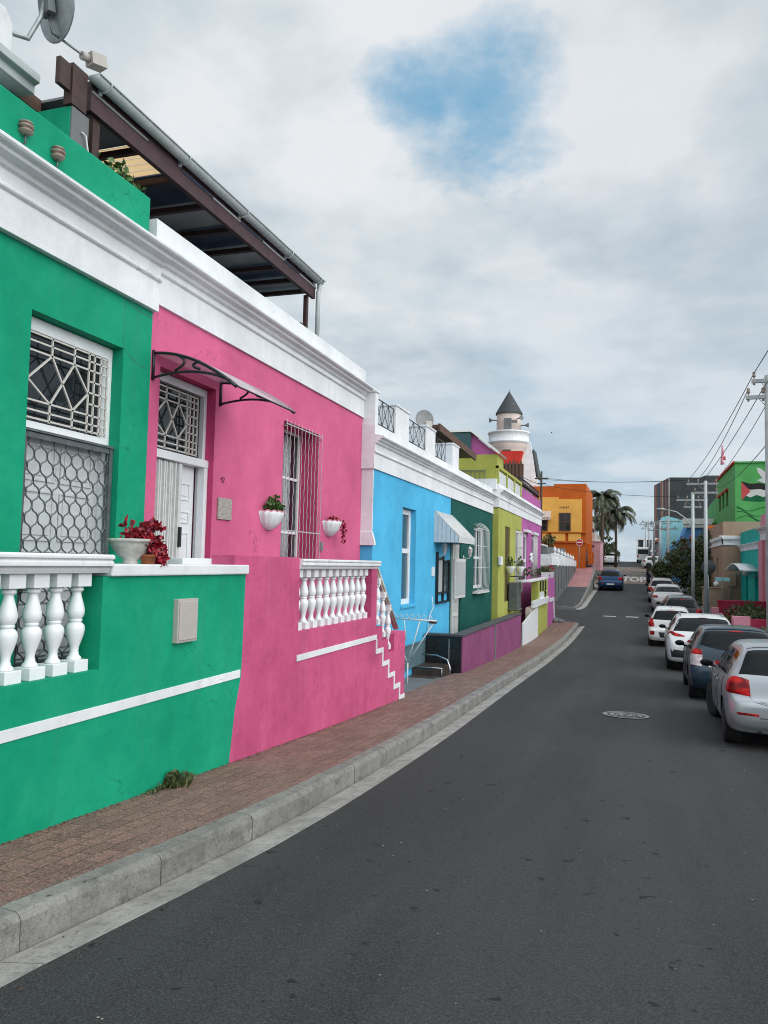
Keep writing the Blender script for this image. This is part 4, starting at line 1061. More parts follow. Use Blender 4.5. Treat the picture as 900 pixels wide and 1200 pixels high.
g.sphere((-6.25,29.93,3.35), .09, 8); g.build('burglar_bars', M['dgalv'], ur)
g = MB(); g.box(-5.5,-4.35,25.2,25.4,2.5,2.85); tag(g.build('roof_stub', M['wpaint'], bevel=.01), 'small white block where the two cornices meet', 'block')
# ============ violet house
vh = thing('violet_house', 'violet row house with two narrow white windows and a black balcony railing on top', 'house', (-4.3,34,-2.8))
mb = MB(T); facade(mb, 30.95, 37.6, -3.2, 2.4, [(31.6,32.7,-.75,1.36,.12),(34.2,35.4,-.6,1.3,.12)], r=.2); mb.build('wall', M['violet'], vh)
mb = MB(T); cornice(mb, 30.95, 37.66, rowprof(1.92,2.70)); mb.build('cornice', M['white'], vh, bevel=.004)
for a in (31.6,34.2):
    window(T, vh, a, a+1.15, -.72, 1.33, n=-.04, fw=.16, rails=(.2,))
    g = MB(T); g.box(a-.1,a+1.25,0,.16,1.36,1.47); g.build('hood', M['wpaint'], vh)
g = MB(T)
for i in range(5): g.tube([(34.15+i*.3,.1,-.8),(34.15+i*.3,.1,1.35)], .02, 4)
g.build('burglar_bars', M['wmetal'], vh)
g = MB(T); g.box(30.95,37.6,-.3,-.02,2.70,3.12); g.build('parapet', M['violet'], vh)
g = MB(T)
for i in range(19): g.tube([(31.0+i*.36,-.1,3.12),(31.0+i*.36,-.1,3.56)], .02, 4); 
g.tube([(31.0,-.1,3.56),(37.5,-.1,3.56)], .03, 4)
for i in range(9): g.sphere((31.36+i*.72,-.1,3.35), .10, 6)
g.build('railing', M['black'], vh)
flower = thing('wall_ornament', 'small white scroll ornament between the violet windows', 'ornament', (-4.3,33.5,.35))
g = MB()
for t in range(5): g.sphere((.06,.14*cos(t*1.26),.14*sin(t*1.26)), .08, 6)
g.tube([(0,0,0),(.08,0,0)], .03, 5); g.build('scroll', M['wpaint'], flower, True)
# ============ front walls of the chartreuse and violet houses
cw = thing('front_wall', 'chartreuse front wall with white sliding gate, white rail and dark pendants', 'wall', (-3.7,31,-2.8))
slab_run('wall', 'chart', cw, 30.6, 34.25, lambda y: -.56, -3.85, -3.60)
slab_run('wall', 'cream', cw, 28.6, 30.6, lambda y: -1.55, -3.80, -3.62)
slab_run('gate', 'wpaint', cw, 26.2, 30.4, lambda y: -1.95+.10*(y-26.2), -3.60, -3.55)
g = MB(); g.box(-3.60,-3.50,28.7,34.0,-1.42,-1.30); g.hexa([(-3.60,28.7,-1.56),(-3.50,28.7,-1.56),(-3.50,33.6,-1.30),(-3.60,33.6,-1.30),(-3.60,28.7,-1.42),(-3.50,28.7,-1.42),(-3.50,33.6,-1.16),(-3.60,33.6,-1.16)]) if 0 else g.box(-3.60,-3.49,28.7,33.6,-1.55,-1.43)
g.build('rail', M['wpaint'], cw)
g = MB(); g.hexa([(-3.9,28.0,-.60),(-3.55,28.0,-.60),(-3.55,33.8,-.558),(-3.9,33.8,-.558),(-3.9,28.0,-.55),(-3.55,28.0,-.55),(-3.55,33.8,-.50),(-3.9,33.8,-.50)]); g.build('coping', M['wpaint'], cw)
for y in (31.4,32.3,33.2):
    g = MB(); g.box(-3.60,-3.56,y-.12,y+.12,-1.02,-.62); g.build('dark_slot', M['black'], cw)
g = MB(); g.box(-3.598,-3.57,31.2,32.6,-1.34,-1.06); g.build('nameplate', M['wpaint'], cw)
g = MB(); g.tube([(-3.57,32.9,-1.05),(-3.57,33.3,-1.15),(-3.57,33.0,-1.25),(-3.57,33.3,-1.38),(-3.57,33.0,-1.42)], .03, 5); g.build('scroll', M['black'], cw)
g = MB(); g.box(-4.28,-3.95,27.6,28.4,-1.6,-.62); g.box(-4.25,-3.9,27.55,28.45,-1.62,-1.55); tag(g.build('gas_meter', M['dgalv'], bevel=.02), 'dark grey utility cabinet between the chartreuse facade and its front wall', 'cabinet')
vw = thing('front_wall', 'violet front wall at the street corner with a white stepped band', 'wall', (-3.7,36,-2.7))
slab_run('wall', 'violet', vw, 34.26, 37.4, lambda y: -.54, -3.9, -3.60); slab_run('wall', 'violet', vw, 36.9, 37.4, lambda y: -.56, -9, -3.9)
g = MB(); g.box(-3.60,-3.56,35.0,36.7,-1.60,-1.45)
for i in range(5): g.box(-3.60,-3.56,36.65+.12*i,36.8+.12*i,-1.75-i*.22,-1.5-i*.22)
g.build('painted_band', M['wpaint'], vw)
g = MB()
for i in range(60):
    y = random.uniform(31,37); leaves(g, (random.uniform(-5.3,-3.9) if y < 37 else -4,y,random.uniform(-.45,-.25)), (.3,.3,.18), 10, .14, up=.6)
tag(g.build('creeper', M['leaf']), 'dark creeper growing along the top of the chartreuse and violet front walls', 'plant')
for i, (y, lb) in enumerate([(34.6,'white square pot on top of the violet front wall, nearer the chartreuse wall'),(36.6,'white square pot on top of the violet front wall, nearer the side street')]):
    p_ = thing('wall_top_pot', lb, 'flower pot', (-3.75,y,-.54), group='white pots on the violet wall')
    g = MB(); g.hexa([(-.13,-.22,0),(.13,-.22,0),(.13,.22,0),(-.13,.22,0),(-.16,-.26,.26),(.16,-.26,.26),(.16,.26,.26),(-.16,.26,.26)]); g.build('pot', M['wpaint'], p_, True)
    g = MB(); leaves(g, (0,0,.4), (.2,.3,.18), 60, .12, up=.5); g.build('plant', M['leafr' if i else 'leaf'], p_, True)
g = MB()
for i in range(7): g.sphere((-3.35+random.uniform(-.3,.3),37.0+random.uniform(-.3,.3)-.2,zr(37)+.1+.1*random.random()), random.uniform(.12,.25), 7, sq=(1,1,.6))
tag(g.build('rubble_heap', M['conc']), 'small heap of grey rubble at the side street corner', 'rubble')
# ============ balustraded wall beyond the side street
ww = thing('balustrade_wall', 'white and grey retaining wall topped with small urns beyond the side street', 'wall', (-4.6,50,-2))
ys_ = frange(43.9,63.0,1.6)
def zpp(y): return min(zp(y),-.0)
mb = MB(); mb2 = MB()
for a, b in zip(ys_, ys_[1:]):
    mb.hexa([(-4.7,a,zp(a)-.3),(-4.42,a,zp(a)-.3),(-4.42,b,zp(b)-.3),(-4.7,b,zp(b)-.3),(-4.7,a,-.05),(-4.42,a,-.05),(-4.42,b,0.05),(-4.7,b,0.05)])
mb.box(-12,-4.7,43.92,44.15,-2.8,-.04); mb.build('wall', M['grey'], ww)
mb2.box(-12,-4.5,43.88,44.10,-.04,.66); mb2.box(-4.68,-4.38,43.86,62.9,.051,.46); mb2.build('upper_wall', M['white'], ww)
for i in range(7):
    y = 47.4+i*2.4; hh = .76-.055*i
    g = MB(); g.box(-4.80,-4.36,y-.24,y+.24,-.02,hh); g.build('pier', M['white'], ww, bevel=.02)
    g = MB(); g.lathe([(.12,0),(.12,.03),(.04,.06),(.04,.10),(.12,.17),(.13,.22),(.08,.28),(.05,.31),(.08,.35),(.04,.40),(0,.43)], (-4.58,y,hh), 10); g.build('urn', M['white'], ww)
mb = MB()
for i in range(1,10): mb.box(-4.417,-4.40,44.4+i*1.9,44.44+i*1.9,-1.9+.15*i,-.05)
mb.build('buttress', M['dgrey'], ww)
hw = thing('grey_wall', 'dark grey stepped garden wall behind the white balustrade', 'wall', (-6,50,.5))
g = MB(); g.prism([(-12,-.5),(-5.0,-.5),(-5.0,1.15),(-5.6,1.3),(-7.2,2.1),(-12,2.3)],'y',47.0,47.3); g.prism([(47.3,-.3),(60,.2),(60,1.35),(47.3,1.15)],'x',-5.2,-5.0); g.build('wall', M['grey'], hw)
g = MB(); g.prism([(-5.0,1.15),(-5.6,1.3),(-7.2,2.1),(-12,2.3),(-12,2.4),(-7.2,2.2),(-5.6,1.4),(-5.0,1.25)],'y',46.95,47.35); g.build('coping', M['white'], hw)
g = MB(); leaves(g, (-5.4,52,1.6), (.4,.6,.45), 140, .2); tag(g.build('shrub', M['leaf']), 'dark potted shrub standing behind the balustrade in front of the orange house', 'shrub')
# ============ orange and yellow house
T = TF(64.0)
oh = thing('orange_house', 'orange two storey corner house with a yellow painted front and dark window', 'house', (-6,64,.3))
g = MB(); g.box(-9.5,-3.72,64.0,74,-.5,6.02); g.box(-6.3,-3.72,64.0,74,6.02,6.72); g.box(-9.5,-6.3,64.0,74,6.02,6.55); g.build('wall', M['orange'], oh)
g = MB(T); g.box(-9.5,-4.05,.002,.14,2.78,5.45); g.box(-9.5,-5.9,.002,.14,5.45,5.62); g.build('yellow_front', M['yellow'], oh, bevel=.01)
g = MB(T)
for a, b in ((-9.4,-8.1),(-7.9,-6.75),(-6.45,-5.35),(-5.1,-4.1)): g.box(a,b,.002,.12,2.05,2.68)
g.build('yellow_panel', M['yellow'], oh)
g = MB(T); g.box(-9.5,-3.7,.002,.20,2.69,2.77); g.box(-9.5,-3.7,.002,.18,1.92,2.04); g.build('band', M['orange'], oh)
def framed(T, par, a0, a1, z0, z1, mat_f, mat_p, mull=2, rails=2, n=.16):
    w = window(T, par, a0, a1, z0, z1, n=n+.04, fw=.09, mat=mat_f, glass=mat_p, mull=[a0+(a1-a0)*(i+1)/mull for i in range(mull-1)], rails=[z0+(z1-z0)*(i+1)/rails for i in range(rails-1)])
    return w
framed(T, oh, -5.85, -4.92, 2.85, 4.35, 'brownwood', 'glass')
framed(T, oh, -8.0, -6.75, 2.85, 3.85, 'brownwood', 'glass')
g = MB(T); g.prism([(0,0)],'x',0,0) if 0 else None
for i in range(9):
    a = -8.45+i*.22; g.hexa([(a,.15,3.86),(a+.20,.15,3.86),(a+.20,.75,3.72),(a,.75,3.72),(a,.15,4.5),(a+.20,.15,4.5),(a+.20,.77,3.95),(a,.77,3.95)])
g.build('awning', M['cream'], oh)
g = MB(T)
for i in range(6): g.box(-5.8+.13*i,-5.74+.13*i,.145,.165,4.72+.04*(i%2),4.82+.03*(i%3))
g.build('wall_motif', M['brownwood'], oh)
g = MB(); g.box(-3.72,-3.3,64.6,65.2,.2,1.9); g.box(-3.72,-3.2,65.2,66.2,.2,1.2); g.build('side_steps', M['orange'], oh, bevel=.02)
# black stepped railing shapes in front of the orange house
g = MB()
for i in range(5): g.tube([(-3.6,62.2+i*.5,.0),(-3.6,62.2+i*.5,1.4-.1*i)], .03, 5)
g.tube([(-3.6,62.2,1.4),(-3.6,64.2,1.0)], .03, 5); tag(g.build('handrail', M['brownwood']), 'brown handrail leaning at the corner of the orange house', 'railing')
# sign on a post
ns = thing('road_sign', 'round red no entry sign on a thin post in front of the orange house', 'sign', (-4.1,62,.0))
g = MB(); g.lathe([(0,0),(.26,.0),(.27,.01),(.26,.025),(0,.03)], (0,-.03,1.90), 20, ax='y'); g.build('disc', M['red'], ns, True)
g = MB(); 
g.box(-.17,.17,-.036,-.031,1.86,1.94)
ring = [(.25*cos(2*pi*i/24), -.034, 1.90+.25*sin(2*pi*i/24)) for i in range(25)]; g.tube(ring, .018, 4); g.build('white_bar', M['wpaint'], ns, True)
g = MB(); g.tube([(0,.02,-.1),(0,.02,2.2)], .03, 6); g.build('post', M['galv'], ns, True)
# minaret
mt = thing('mosque_tower', 'cream mosque minaret with slate cone roof and round balcony above the roofs', 'tower', (-13.8,88,0))
g = MB(); c = (-13.8,88,0)
g.lathe([(2.0,0),(1.95,12.4),(2.0,13.3),(2.25,13.8)], c, 28)
g.lathe([(1.42,15.2),(1.40,17.6)], c, 24); g.build('shaft', M['cream'], mt)
g = MB(); g.lathe([(2.15,13.7),(2.38,13.95),(2.44,14.05),(2.30,14.10),(2.30,15.0),(2.42,15.05),(2.42,15.22),(2.2,15.25),(0,15.26)], c, 32); g.build('balcony', M['white'], mt)
g = MB(); g.lathe([(1.56,17.35),(1.54,17.5),(1.12,18.25),(.5,19.3),(0.03,20.1)], c, 20, sm=False); g.build('cone_roof', M['slate'], mt)
g = MB(); g.lathe([(.03,20.05),(.02,20.35)], c, 6); g.build('finial', M['dgalv'], mt)
def facexy(ang, rad, z): return (c[0]+rad*cos(ang), c[1]+rad*sin(ang), z)
a_ = atan2(-c[1], -c[0])
for (off_, rad, z0, z1, w) in [(-.10,1.40,15.4,16.7,.42),(.45,1.40,16.2,16.5,.3),(-.12,1.98,12.5,13.0,.45)]:
    g = MB(); p = facexy(a_+off_, rad-.05, 0); d = Vector((cos(a_+off_),sin(a_+off_),0)); t_ = Vector((-d.y,d.x,0))
    P_ = lambda s_, n_, z: tuple(Vector((p[0],p[1],0))+t_*s_+d*n_+Vector((0,0,z)))
    g.hexa([P_(-w,0,z0),P_(w,0,z0),P_(w,.12,z0),P_(-w,.12,z0),P_(-w,0,z1),P_(w,0,z1),P_(w,.12,z1),P_(-w,.12,z1)]); g.build('opening', M['brownwood' if z0 < 15 else 'grey'], mt)
for off_ in (-1.35,.65,1.25):
    d = Vector((cos(a_+off_),sin(a_+off_),0)); p = Vector(c)+d*1.4+Vector((0,0,16.65 if off_ < 1 else 16.0)); 
    g = MB(); q = p+d*.55; g.tube([p, q, q+d*.35], [.05,.08,.30], 10); g.build('loudspeaker', M['dgalv'], mt)
ms = thing('mosque_hall', 'hall with a bright red painted wall and a white gable below the minaret', 'building', (-10,70,0))
g = MB(); g.prism([(-14,6.3),(-8.9,6.3),(-8.72,7.7),(-8.35,8.95),(-14,8.95)],'y',60,61.0); g.build('red_wall', M['redroof'], ms)
g = MB(); g.box(-14,-8.6,61.05,86,0,6.2); g.build('wall', M['cream'], ms)
g = MB(); g.prism([(-10.5,4.5),(-8.55,4.5),(-8.62,8.2),(-9.05,10.4),(-9.31,11.6),(-9.5,11.5),(-9.95,9.0)],'y',72,72.5); g.build('gable', M['white'], ms)
g = MB(); g.prism([(-8.71,8.2),(-8.5,8.2),(-9.0,10.9),(-9.08,10.7)],'y',72.0,74.5); g.build('roof', M['slate'], ms)
g = MB(); g.box(-13,-7.7,56,56.2,5.3,7.4); 
for i in range(20): g.box(-12.9+i*.26,-12.75+i*.26,55.9,56.0,5.2,7.5+.08*(i%3))
tag(g.build('roof_fence', M['brownwood']), 'weathered dark slat fence on a roof below the red wall', 'fence')
g = MB(); g.box(-14,-7.0,44,56,0.2,5.3); tag(g.build('back_house', M['cream']), 'cream back building supporting the slat roof fence', 'building')
# utility pole left with cables
up = thing('utility_pole', 'dark timber utility pole standing before the orange house', 'pole', (-6.85,60,.2))
g = MB(); g.tube([(0,0,-.5),(0,0,7.1)], [.11,.08], 8); g.build('pole', M['poled'], up, True)
g = MB(); g.box(-.5,.5,-.05,.05,6.5,6.6); g.box(-.35,.35,-.05,.05,6.1,6.18); g.build('crossarm', M['poled'], up, True)
# pink far house and following white houses, left
ph2 = thing('pale_pink_house', 'pale pink corner house beyond the orange house', 'house', (-4,75,.3))
g = MB(); g.box(-9,-3.05,75,82,-.3,2.35); g.box(-9,-3.0,74.95,82,2.35,2.45); g.build('wall', M['palepink'], ph2)
g = MB(); g.box(-3.8,-3.6,74.9,74.98,1.9,2.05); g.build('lamp', M['black'], ph2)
wh2 = thing('white_house', 'tall white stepped house side wall between the orange house and the palms', 'house', (-5,84,.3))
g = MB(); g.box(-9,-4.35,76,92,2.0,5.0); g.box(-9,-3.9,83,96,-.2,3.6); g.build('wall', M['cream'], wh2)
g = MB()
for i in range(6): g.box(-4.34,-4.30,77+i*2.3,78.2+i*2.3,2.9,4.2)
for i in range(5): g.box(-3.89,-3.85,84+i*2.3,85.2+i*2.3,1.2,2.4)
g.build('window', M['glass'], wh2)
g = MB()
for i in range(3): g.box(-3.85,-3.4,84+i*4,84.15+i*4,-.2,2.9)
g.build('pilaster', M['white'], wh2)
# ------------------------------------------------------------------ cars
def interp(tab, x, j):
    if x <= tab[0][0]: return tab[0][j]
    for a, b in zip(tab, tab[1:]):
        if x <= b[0]: return a[j]+(b[j]-a[j])*(x-a[0])/(b[0]-a[0])
    return tab[-1][j]
# y (fraction free, metres from the rear), top z, half width, roof half width, bottom z
HATCH = dict(L=3.97, wb=2.47, ro=.66, R=.305, belt=.93, tab=[
 (0,.595,.62,.50,.42),(.012,.64,.70,.60,.38),(.03,.665,.76,.66,.32),(.075,.69,.785,.69,.28),(.09,.80,.795,.70,.25),(.11,1.00,.81,.70,.23),(.20,1.13,.825,.665,.22),(.30,1.25,.832,.63,.21),(.42,1.37,.838,.60,.20),(.60,1.42,.84,.585,.19),
 (1.0,1.452,.84,.58,.18),(1.5,1.46,.84,.58,.18),(2.0,1.45,.84,.575,.18),(2.3,1.41,.84,.58,.18),(2.6,1.28,.84,.62,.18),(2.9,1.12,.84,.68,.18),(3.12,1.01,.838,.74,.18),(3.4,.95,.83,.72,.19),(3.65,.86,.80,.66,.20),(3.85,.75,.72,.58,.22),(3.94,.64,.62,.5,.26),(3.97,.54,.52,.44,.32)])
SUV = dict(L=4.6, wb=2.69, ro=.95, R=.355, belt=1.10, tab=[
 (0,.72,.66,.55,.50),(.03,.80,.78,.68,.42),(.08,.92,.86,.76,.34),(.14,1.08,.89,.78,.28),(.22,1.20,.91,.74,.27),(.36,1.36,.918,.70,.26),(.52,1.50,.925,.67,.25),(.70,1.60,.925,.655,.24),
 (1.1,1.66,.925,.65,.23),(1.7,1.685,.925,.65,.23),(2.3,1.67,.925,.645,.23),(2.65,1.60,.925,.65,.23),(2.95,1.42,.925,.70,.23),(3.25,1.22,.92,.77,.23),(3.5,1.12,.91,.78,.24),(3.9,1.06,.89,.74,.25),(4.25,.97,.84,.68,.27),(4.48,.84,.74,.6,.30),(4.57,.72,.64,.5,.34),(4.6,.60,.54,.44,.40)])
SEDAN = dict(L=4.5, wb=2.65, ro=1.0, R=.32, belt=.93, tab=[
 (0,.64,.62,.5,.42),(.03,.78,.74,.62,.34),(.07,.95,.80,.70,.27),(.13,1.02,.83,.74,.24),(.40,1.05,.85,.76,.21),(.70,1.08,.862,.74,.20),(.95,1.20,.865,.68,.19),(1.25,1.34,.868,.62,.19),(1.55,1.42,.87,.59,.18),
 (2.0,1.455,.87,.58,.18),(2.45,1.44,.87,.58,.18),(2.75,1.36,.87,.60,.18),(3.05,1.18,.87,.67,.18),(3.3,1.02,.868,.75,.18),(3.6,.96,.86,.74,.19),(3.95,.90,.83,.70,.20),(4.25,.82,.77,.62,.22),(4.42,.70,.66,.54,.26),(4.5,.56,.54,.44,.32)])
def carpaint(name, col, metal=.0, rough=.28):
    m, nt, b = nmat(name); k = NT(nt)
    n = k.noise(k.ocoord(), 1.5, 4, .6)
    k.l(k.mix(k.ramp(n,[(.3,0.),(.7,1.)]), tuple(c*.90 for c in col), col), b.inputs['Base Color'])
    b.inputs['Metallic'].default_value = metal; b.inputs['Roughness'].default_value = rough
    b.inputs['Coat Weight'].default_value = .4; b.inputs['Coat Roughness'].default_value = .06
    return m
M['c_silver'] = carpaint('silver_car_paint', (.44,.47,.50), .6, .3)
M['c_teal'] = carpaint('blue_grey_car_paint', (.028,.055,.078), .45, .3)
M['c_white'] = carpaint('white_car_paint', (.72,.74,.75), 0., .3)
M['c_dark'] = carpaint('charcoal_car_paint', (.03,.035,.04), .4, .3)
M['c_lsilver'] = carpaint('pale_silver_car_paint', (.50,.50,.50), .5, .32)
M['c_blue'] = carpaint('blue_car_paint', (.006,.055,.15), .4, .3)
M['tyre'] = simple('tyre_rubber', (.016,.016,.017), .85, var=.3, scale=20)
M['well'] = simple('wheel_arch_black', (.008,.008,.008), .9)
M['trim'] = simple('black_plastic_trim', (.018,.018,.02), .55, var=.2)
M['seam'] = simple('panel_gap', (.01,.01,.01), .8)
M['cglass'] = glassy('tinted_car_glass', (.004,.007,.009), .05); M['cglass'].node_tree.nodes['Principled BSDF'].inputs['Specular IOR Level'].default_value = .22
M['rim'] = simple('alloy_rim', (.42,.43,.44), .3, .8, var=.1)
M['chrome'] = simple('chrome', (.7,.7,.72), .12, 1., var=.02)
M['plate'] = simple('number_plate', (.60,.60,.55), .5, var=.05)
def lampmat(name, a, b_):
    m, nt, b = nmat(name); k = NT(nt)
    w = k.noise(k.ocoord((1,1,1.6)), 7, 2, .4)
    k.l(k.mix(k.ramp(w, [(.42,0.),(.56,1.)]), a, b_), b.inputs['Base Color']); b.inputs['Roughness'].default_value = .2; b.inputs['Specular IOR Level'].default_value = .3
    return m
M['tail'] = lampmat('red_tail_lamp', (.16,.002,.003), (.50,.008,.008)); M['tailr'] = simple('bright_red_lens', (.75,.03,.02), .25); M['tailw'] = lampmat('clear_lamp', (.45,.40,.42), (.65,.6,.6))
def car(label, spec, paint, x, y, heading=0., group=None, style='hatch', near=False, front=False, sc=1., text=None, plate=True, slope=None, name='parked_car', mirror_black=True, sz=1., steer=0.):
    """y: rear bumper; the car looks along +Y turned by heading"""
    L, WB, RO, Rw, belt, tab = spec['L'], spec['wb'], spec['ro'], spec['R'], spec['belt'], spec['tab']
    zg = zr(y+L*.5)
    sl = atan2(zr(y+L)-zr(y), L) if abs(heading) < .5 else 0.
    root = thing(name, label, 'car', (x, y, zr(y+.2)), 0, group)
    root.rotation_euler = (sl, 0, heading)
    root.scale = (sc,sc,sc*sz)
    P = M[paint]
    def section(t):
        zt = interp(tab,t,1); w = interp(tab,t,2); wt = interp(tab,t,3); zb = interp(tab,t,4)
        zbelt = min(belt, zt-.05); h = zbelt-zb
        pts = [(0,zb),(.55*w,zb),(.90*w,zb+.01),(.965*w,zb+.07),(.992*w,zb+.30*h),(w,zb+.62*h),(.985*w,zb+.88*h)]
        if zt-zbelt > .12:
            pts += [(.955*w,zbelt+.015)]; hh = zt-zbelt
            pts += [(.955*w+(wt-.955*w)*.55, zbelt+.50*hh), (wt, zt-.075), (wt-.07, zt-.022), (.5*wt, zt-.004), (0,zt)]
        else:
            wt = min(wt,.93*w)
            pts += [(.965*w,zbelt)]; hh = zt-zbelt
            pts += [(.95*w,zbelt+.25*hh),(.5*(w+wt),zbelt+.6*hh),(wt*.96,zbelt+.85*hh),(.5*wt,zt-.002),(0,zt)]
        return pts
    g = MB(); st = [r[0] for r in tab]; rows = []
    for t in st:
        s_ = section(t); ring = [(px_,t,pz) for px_,pz in s_] + [(-px_,t,pz) for px_,pz in s_[-2:0:-1]]; rows.append(ring)
    n = len(rows[0]); vs = [v for r in rows for v in r]; N = len(rows)
    g.add(vs, [(i*n+k,i*n+(k+1)%n,(i+1)*n+(k+1)%n,(i+1)*n+k) for i in range(N-1) for k in range(n)], 0, True)
    half = len(section(0))
    for off_ in (0,(N-1)*n):
        for i in range(half-1):
            a, b = off_+i, off_+i+1; c_, d_ = off_+(n-i-1)%n, off_+(n-i)%n
            if i == 0: f = (a,b,c_)
            elif i == half-2: f = (a,b,d_)
            else: f = (a,b,c_,d_)
            g.add([vs[q] for q in f], [tuple(range(len(f)))], 0, True)
    body = g.build('body', P, root, True)
    m = body.modifiers.new('s','SUBSURF'); m.levels = 2; m.render_levels = 2; mod_apply(body)
    ya_, yf = RO, RO+WB
    cut = MB()
    for yy in (ya_,yf):
        for s_ in (-1,1):
            cut.lathe([(0,-.17),(Rw+.055,-.17),(Rw+.055,.17),(0,.17)], (s_*(interp(tab,yy,2)-.04),yy,Rw-.005), 28, ax='x', sm=False)
    co_ = cut.build('cutter', M['well'])
    body.data.materials.append(M['well'])
    body.parent = None; bm_ = body.modifiers.new('b','BOOLEAN'); bm_.object = co_; bm_.operation = 'DIFFERENCE'; bm_.solver = 'EXACT'
    try: bm_.material_mode = 'TRANSFER'
    except Exception: pass
    mod_apply(body); cd = co_.data; bpy.data.objects.remove(co_); bpy.data.meshes.remove(cd)
    attach(body, root, True)
    me = body.data
    me.polygons.foreach_set('use_smooth', [True]*len(me.polygons)); 
    bm = bmesh.new(); bm.from_mesh(me)
    for e in bm.edges:
        if len(e.link_faces) == 2 and e.calc_face_angle(0) > radians(50): e.smooth = False
    bm.to_mesh(me)
    bvh = BVHTree.FromBMesh(bm); bm.free()
    def snap(p, off_):
        q, nn, _, _ = bvh.find_nearest(Vector(p))
        c0 = Vector((0,L*.5,.7)); 
        if (q-c0).dot(nn) < 0: nn = -nn
        return q+nn*off_
    def patch(nm, mat, bot, top, off_=.006, nx=10, nz=6, par=root, rim=None):
        def pl(P_, t):
            t *= len(P_)-1; i = min(int(t), len(P_)-2); return Vector(P_[i]).lerp(Vector(P_[i+1]), t-i)
        vs = []
        for j in range(nz+1):
            for i in range(nx+1):
                p = pl(bot,i/nx).lerp(pl(top,i/nx), j/nz); e = i in (0,nx) or j in (0,nz)
                vs.append(snap(p, off_ if not e else off_*.45))
        g_ = MB(); g_.add(vs, [(j*(nx+1)+i,j*(nx+1)+i+1,(j+1)*(nx+1)+i+1,(j+1)*(nx+1)+i) for j in range(nz) for i in range(nx)], 0, True)
        return g_.build(nm, mat, par, True, recalc=False)
    top_ = lambda t: interp(tab,t,1)
    def yrear(z):
        for a, b in zip(tab, tab[1:]):
            if b[1] >= z: return a[0]+(b[0]-a[0])*max(0,(z-a[1]))/max(1e-6,(b[1]-a[1]))
        return .5
    sed = spec is SEDAN
    # side windows
    cab0 = {id(HATCH):.52,id(SUV):.62,id(SEDAN):1.0}[id(spec)]; cab1 = {id(HATCH):2.95,id(SUV):3.15,id(SEDAN):3.15}[id(spec)]
    mid = (cab0+cab1)*.47
    for s_ in (-1,1):
        for a, b in ((cab0,mid-.03),(mid+.03,cab1)):
            bot = []; tp = []
            for i in range(9):
                t = a+(b-a)*i/8; z0 = belt+.045; z1 = max(z0+.012, min(top_(t)-.115, top_(t-.10)-.10 if t < 1.2 else 9, top_(t+.12)-.10 if t > 2 else 9))
                bot.append((s_*.80,t,z0)); tp.append((s_*(.66),t,z1))
            patch('side_window', M['cglass'], bot, tp, .004, 12, 5)
    # rear window
    zt_ = max(r[1] for r in tab); z0 = belt+.10 if not sed else 1.10; z1 = zt_-.10
    y0, y1 = yrear(z0), yrear(z1); w0 = interp(tab,y0,2)*.84; w1 = interp(tab,y1,3)*.93
    pn = lambda w, y_, z, sag: [(w*(i/4-1), y_-.0, z+sag*(1-(i/4-1)**2)) for i in range(9)]
    if style == 'round': bot = [(w0*(i/4-1)*1.0, y0, z0+.02-.07*(1-(i/4-1)**2)+.10*abs(i/4-1)**3) for i in range(9)]
    else: bot = pn(w0,y0,z0,-.02)
    rw = patch('rear_window', M['cglass'], bot, pn(w1,y1,z1,.02), .006, 16, 8)
    if not sed:
        patch('spoiler', P, [(-w1*1.0,yrear(zt_-.06)-.03,zt_-.085),(0,yrear(zt_-.06)-.03,zt_-.07),(w1*1.0,yrear(zt_-.06)-.03,zt_-.085)],[(-w1,.62,zt_-.02),(0,.62,zt_),(w1,.62,zt_-.02)], .022, 12, 3)
        patch('brake_light', M['tail'], [(-.13,y1-.02,z1-.005+(.0)),(.13,y1-.02,z1-.005)],[(-.13,y1,z1+.03),(.13,y1,z1+.03)], .022, 4, 2)
        g = MB(); g.tube([snap((0,y0,z0-.01),.03), snap((.05,y0,z0+.01),.035), snap((.36,yrear(z0+.07),z0+.07),.022)], .009, 5); g.build('wiper', M['trim'], root, True)
    # windscreen
    yc = {id(HATCH):(2.28,2.98),id(SUV):(2.66,3.3),id(SEDAN):(2.7,3.3)}[id(spec)]
    patch('windscreen', M['cglass'], [(-.70,yc[1],top_(yc[1])),(0,yc[1]+.04,top_(yc[1])),(.70,yc[1],top_(yc[1]))],[(-.55,yc[0]+.05,top_(yc[0])),(0,yc[0],top_(yc[0])),(.55,yc[0]+.05,top_(yc[0]))], .005, 12, 6)
    # lamps
    bz = belt
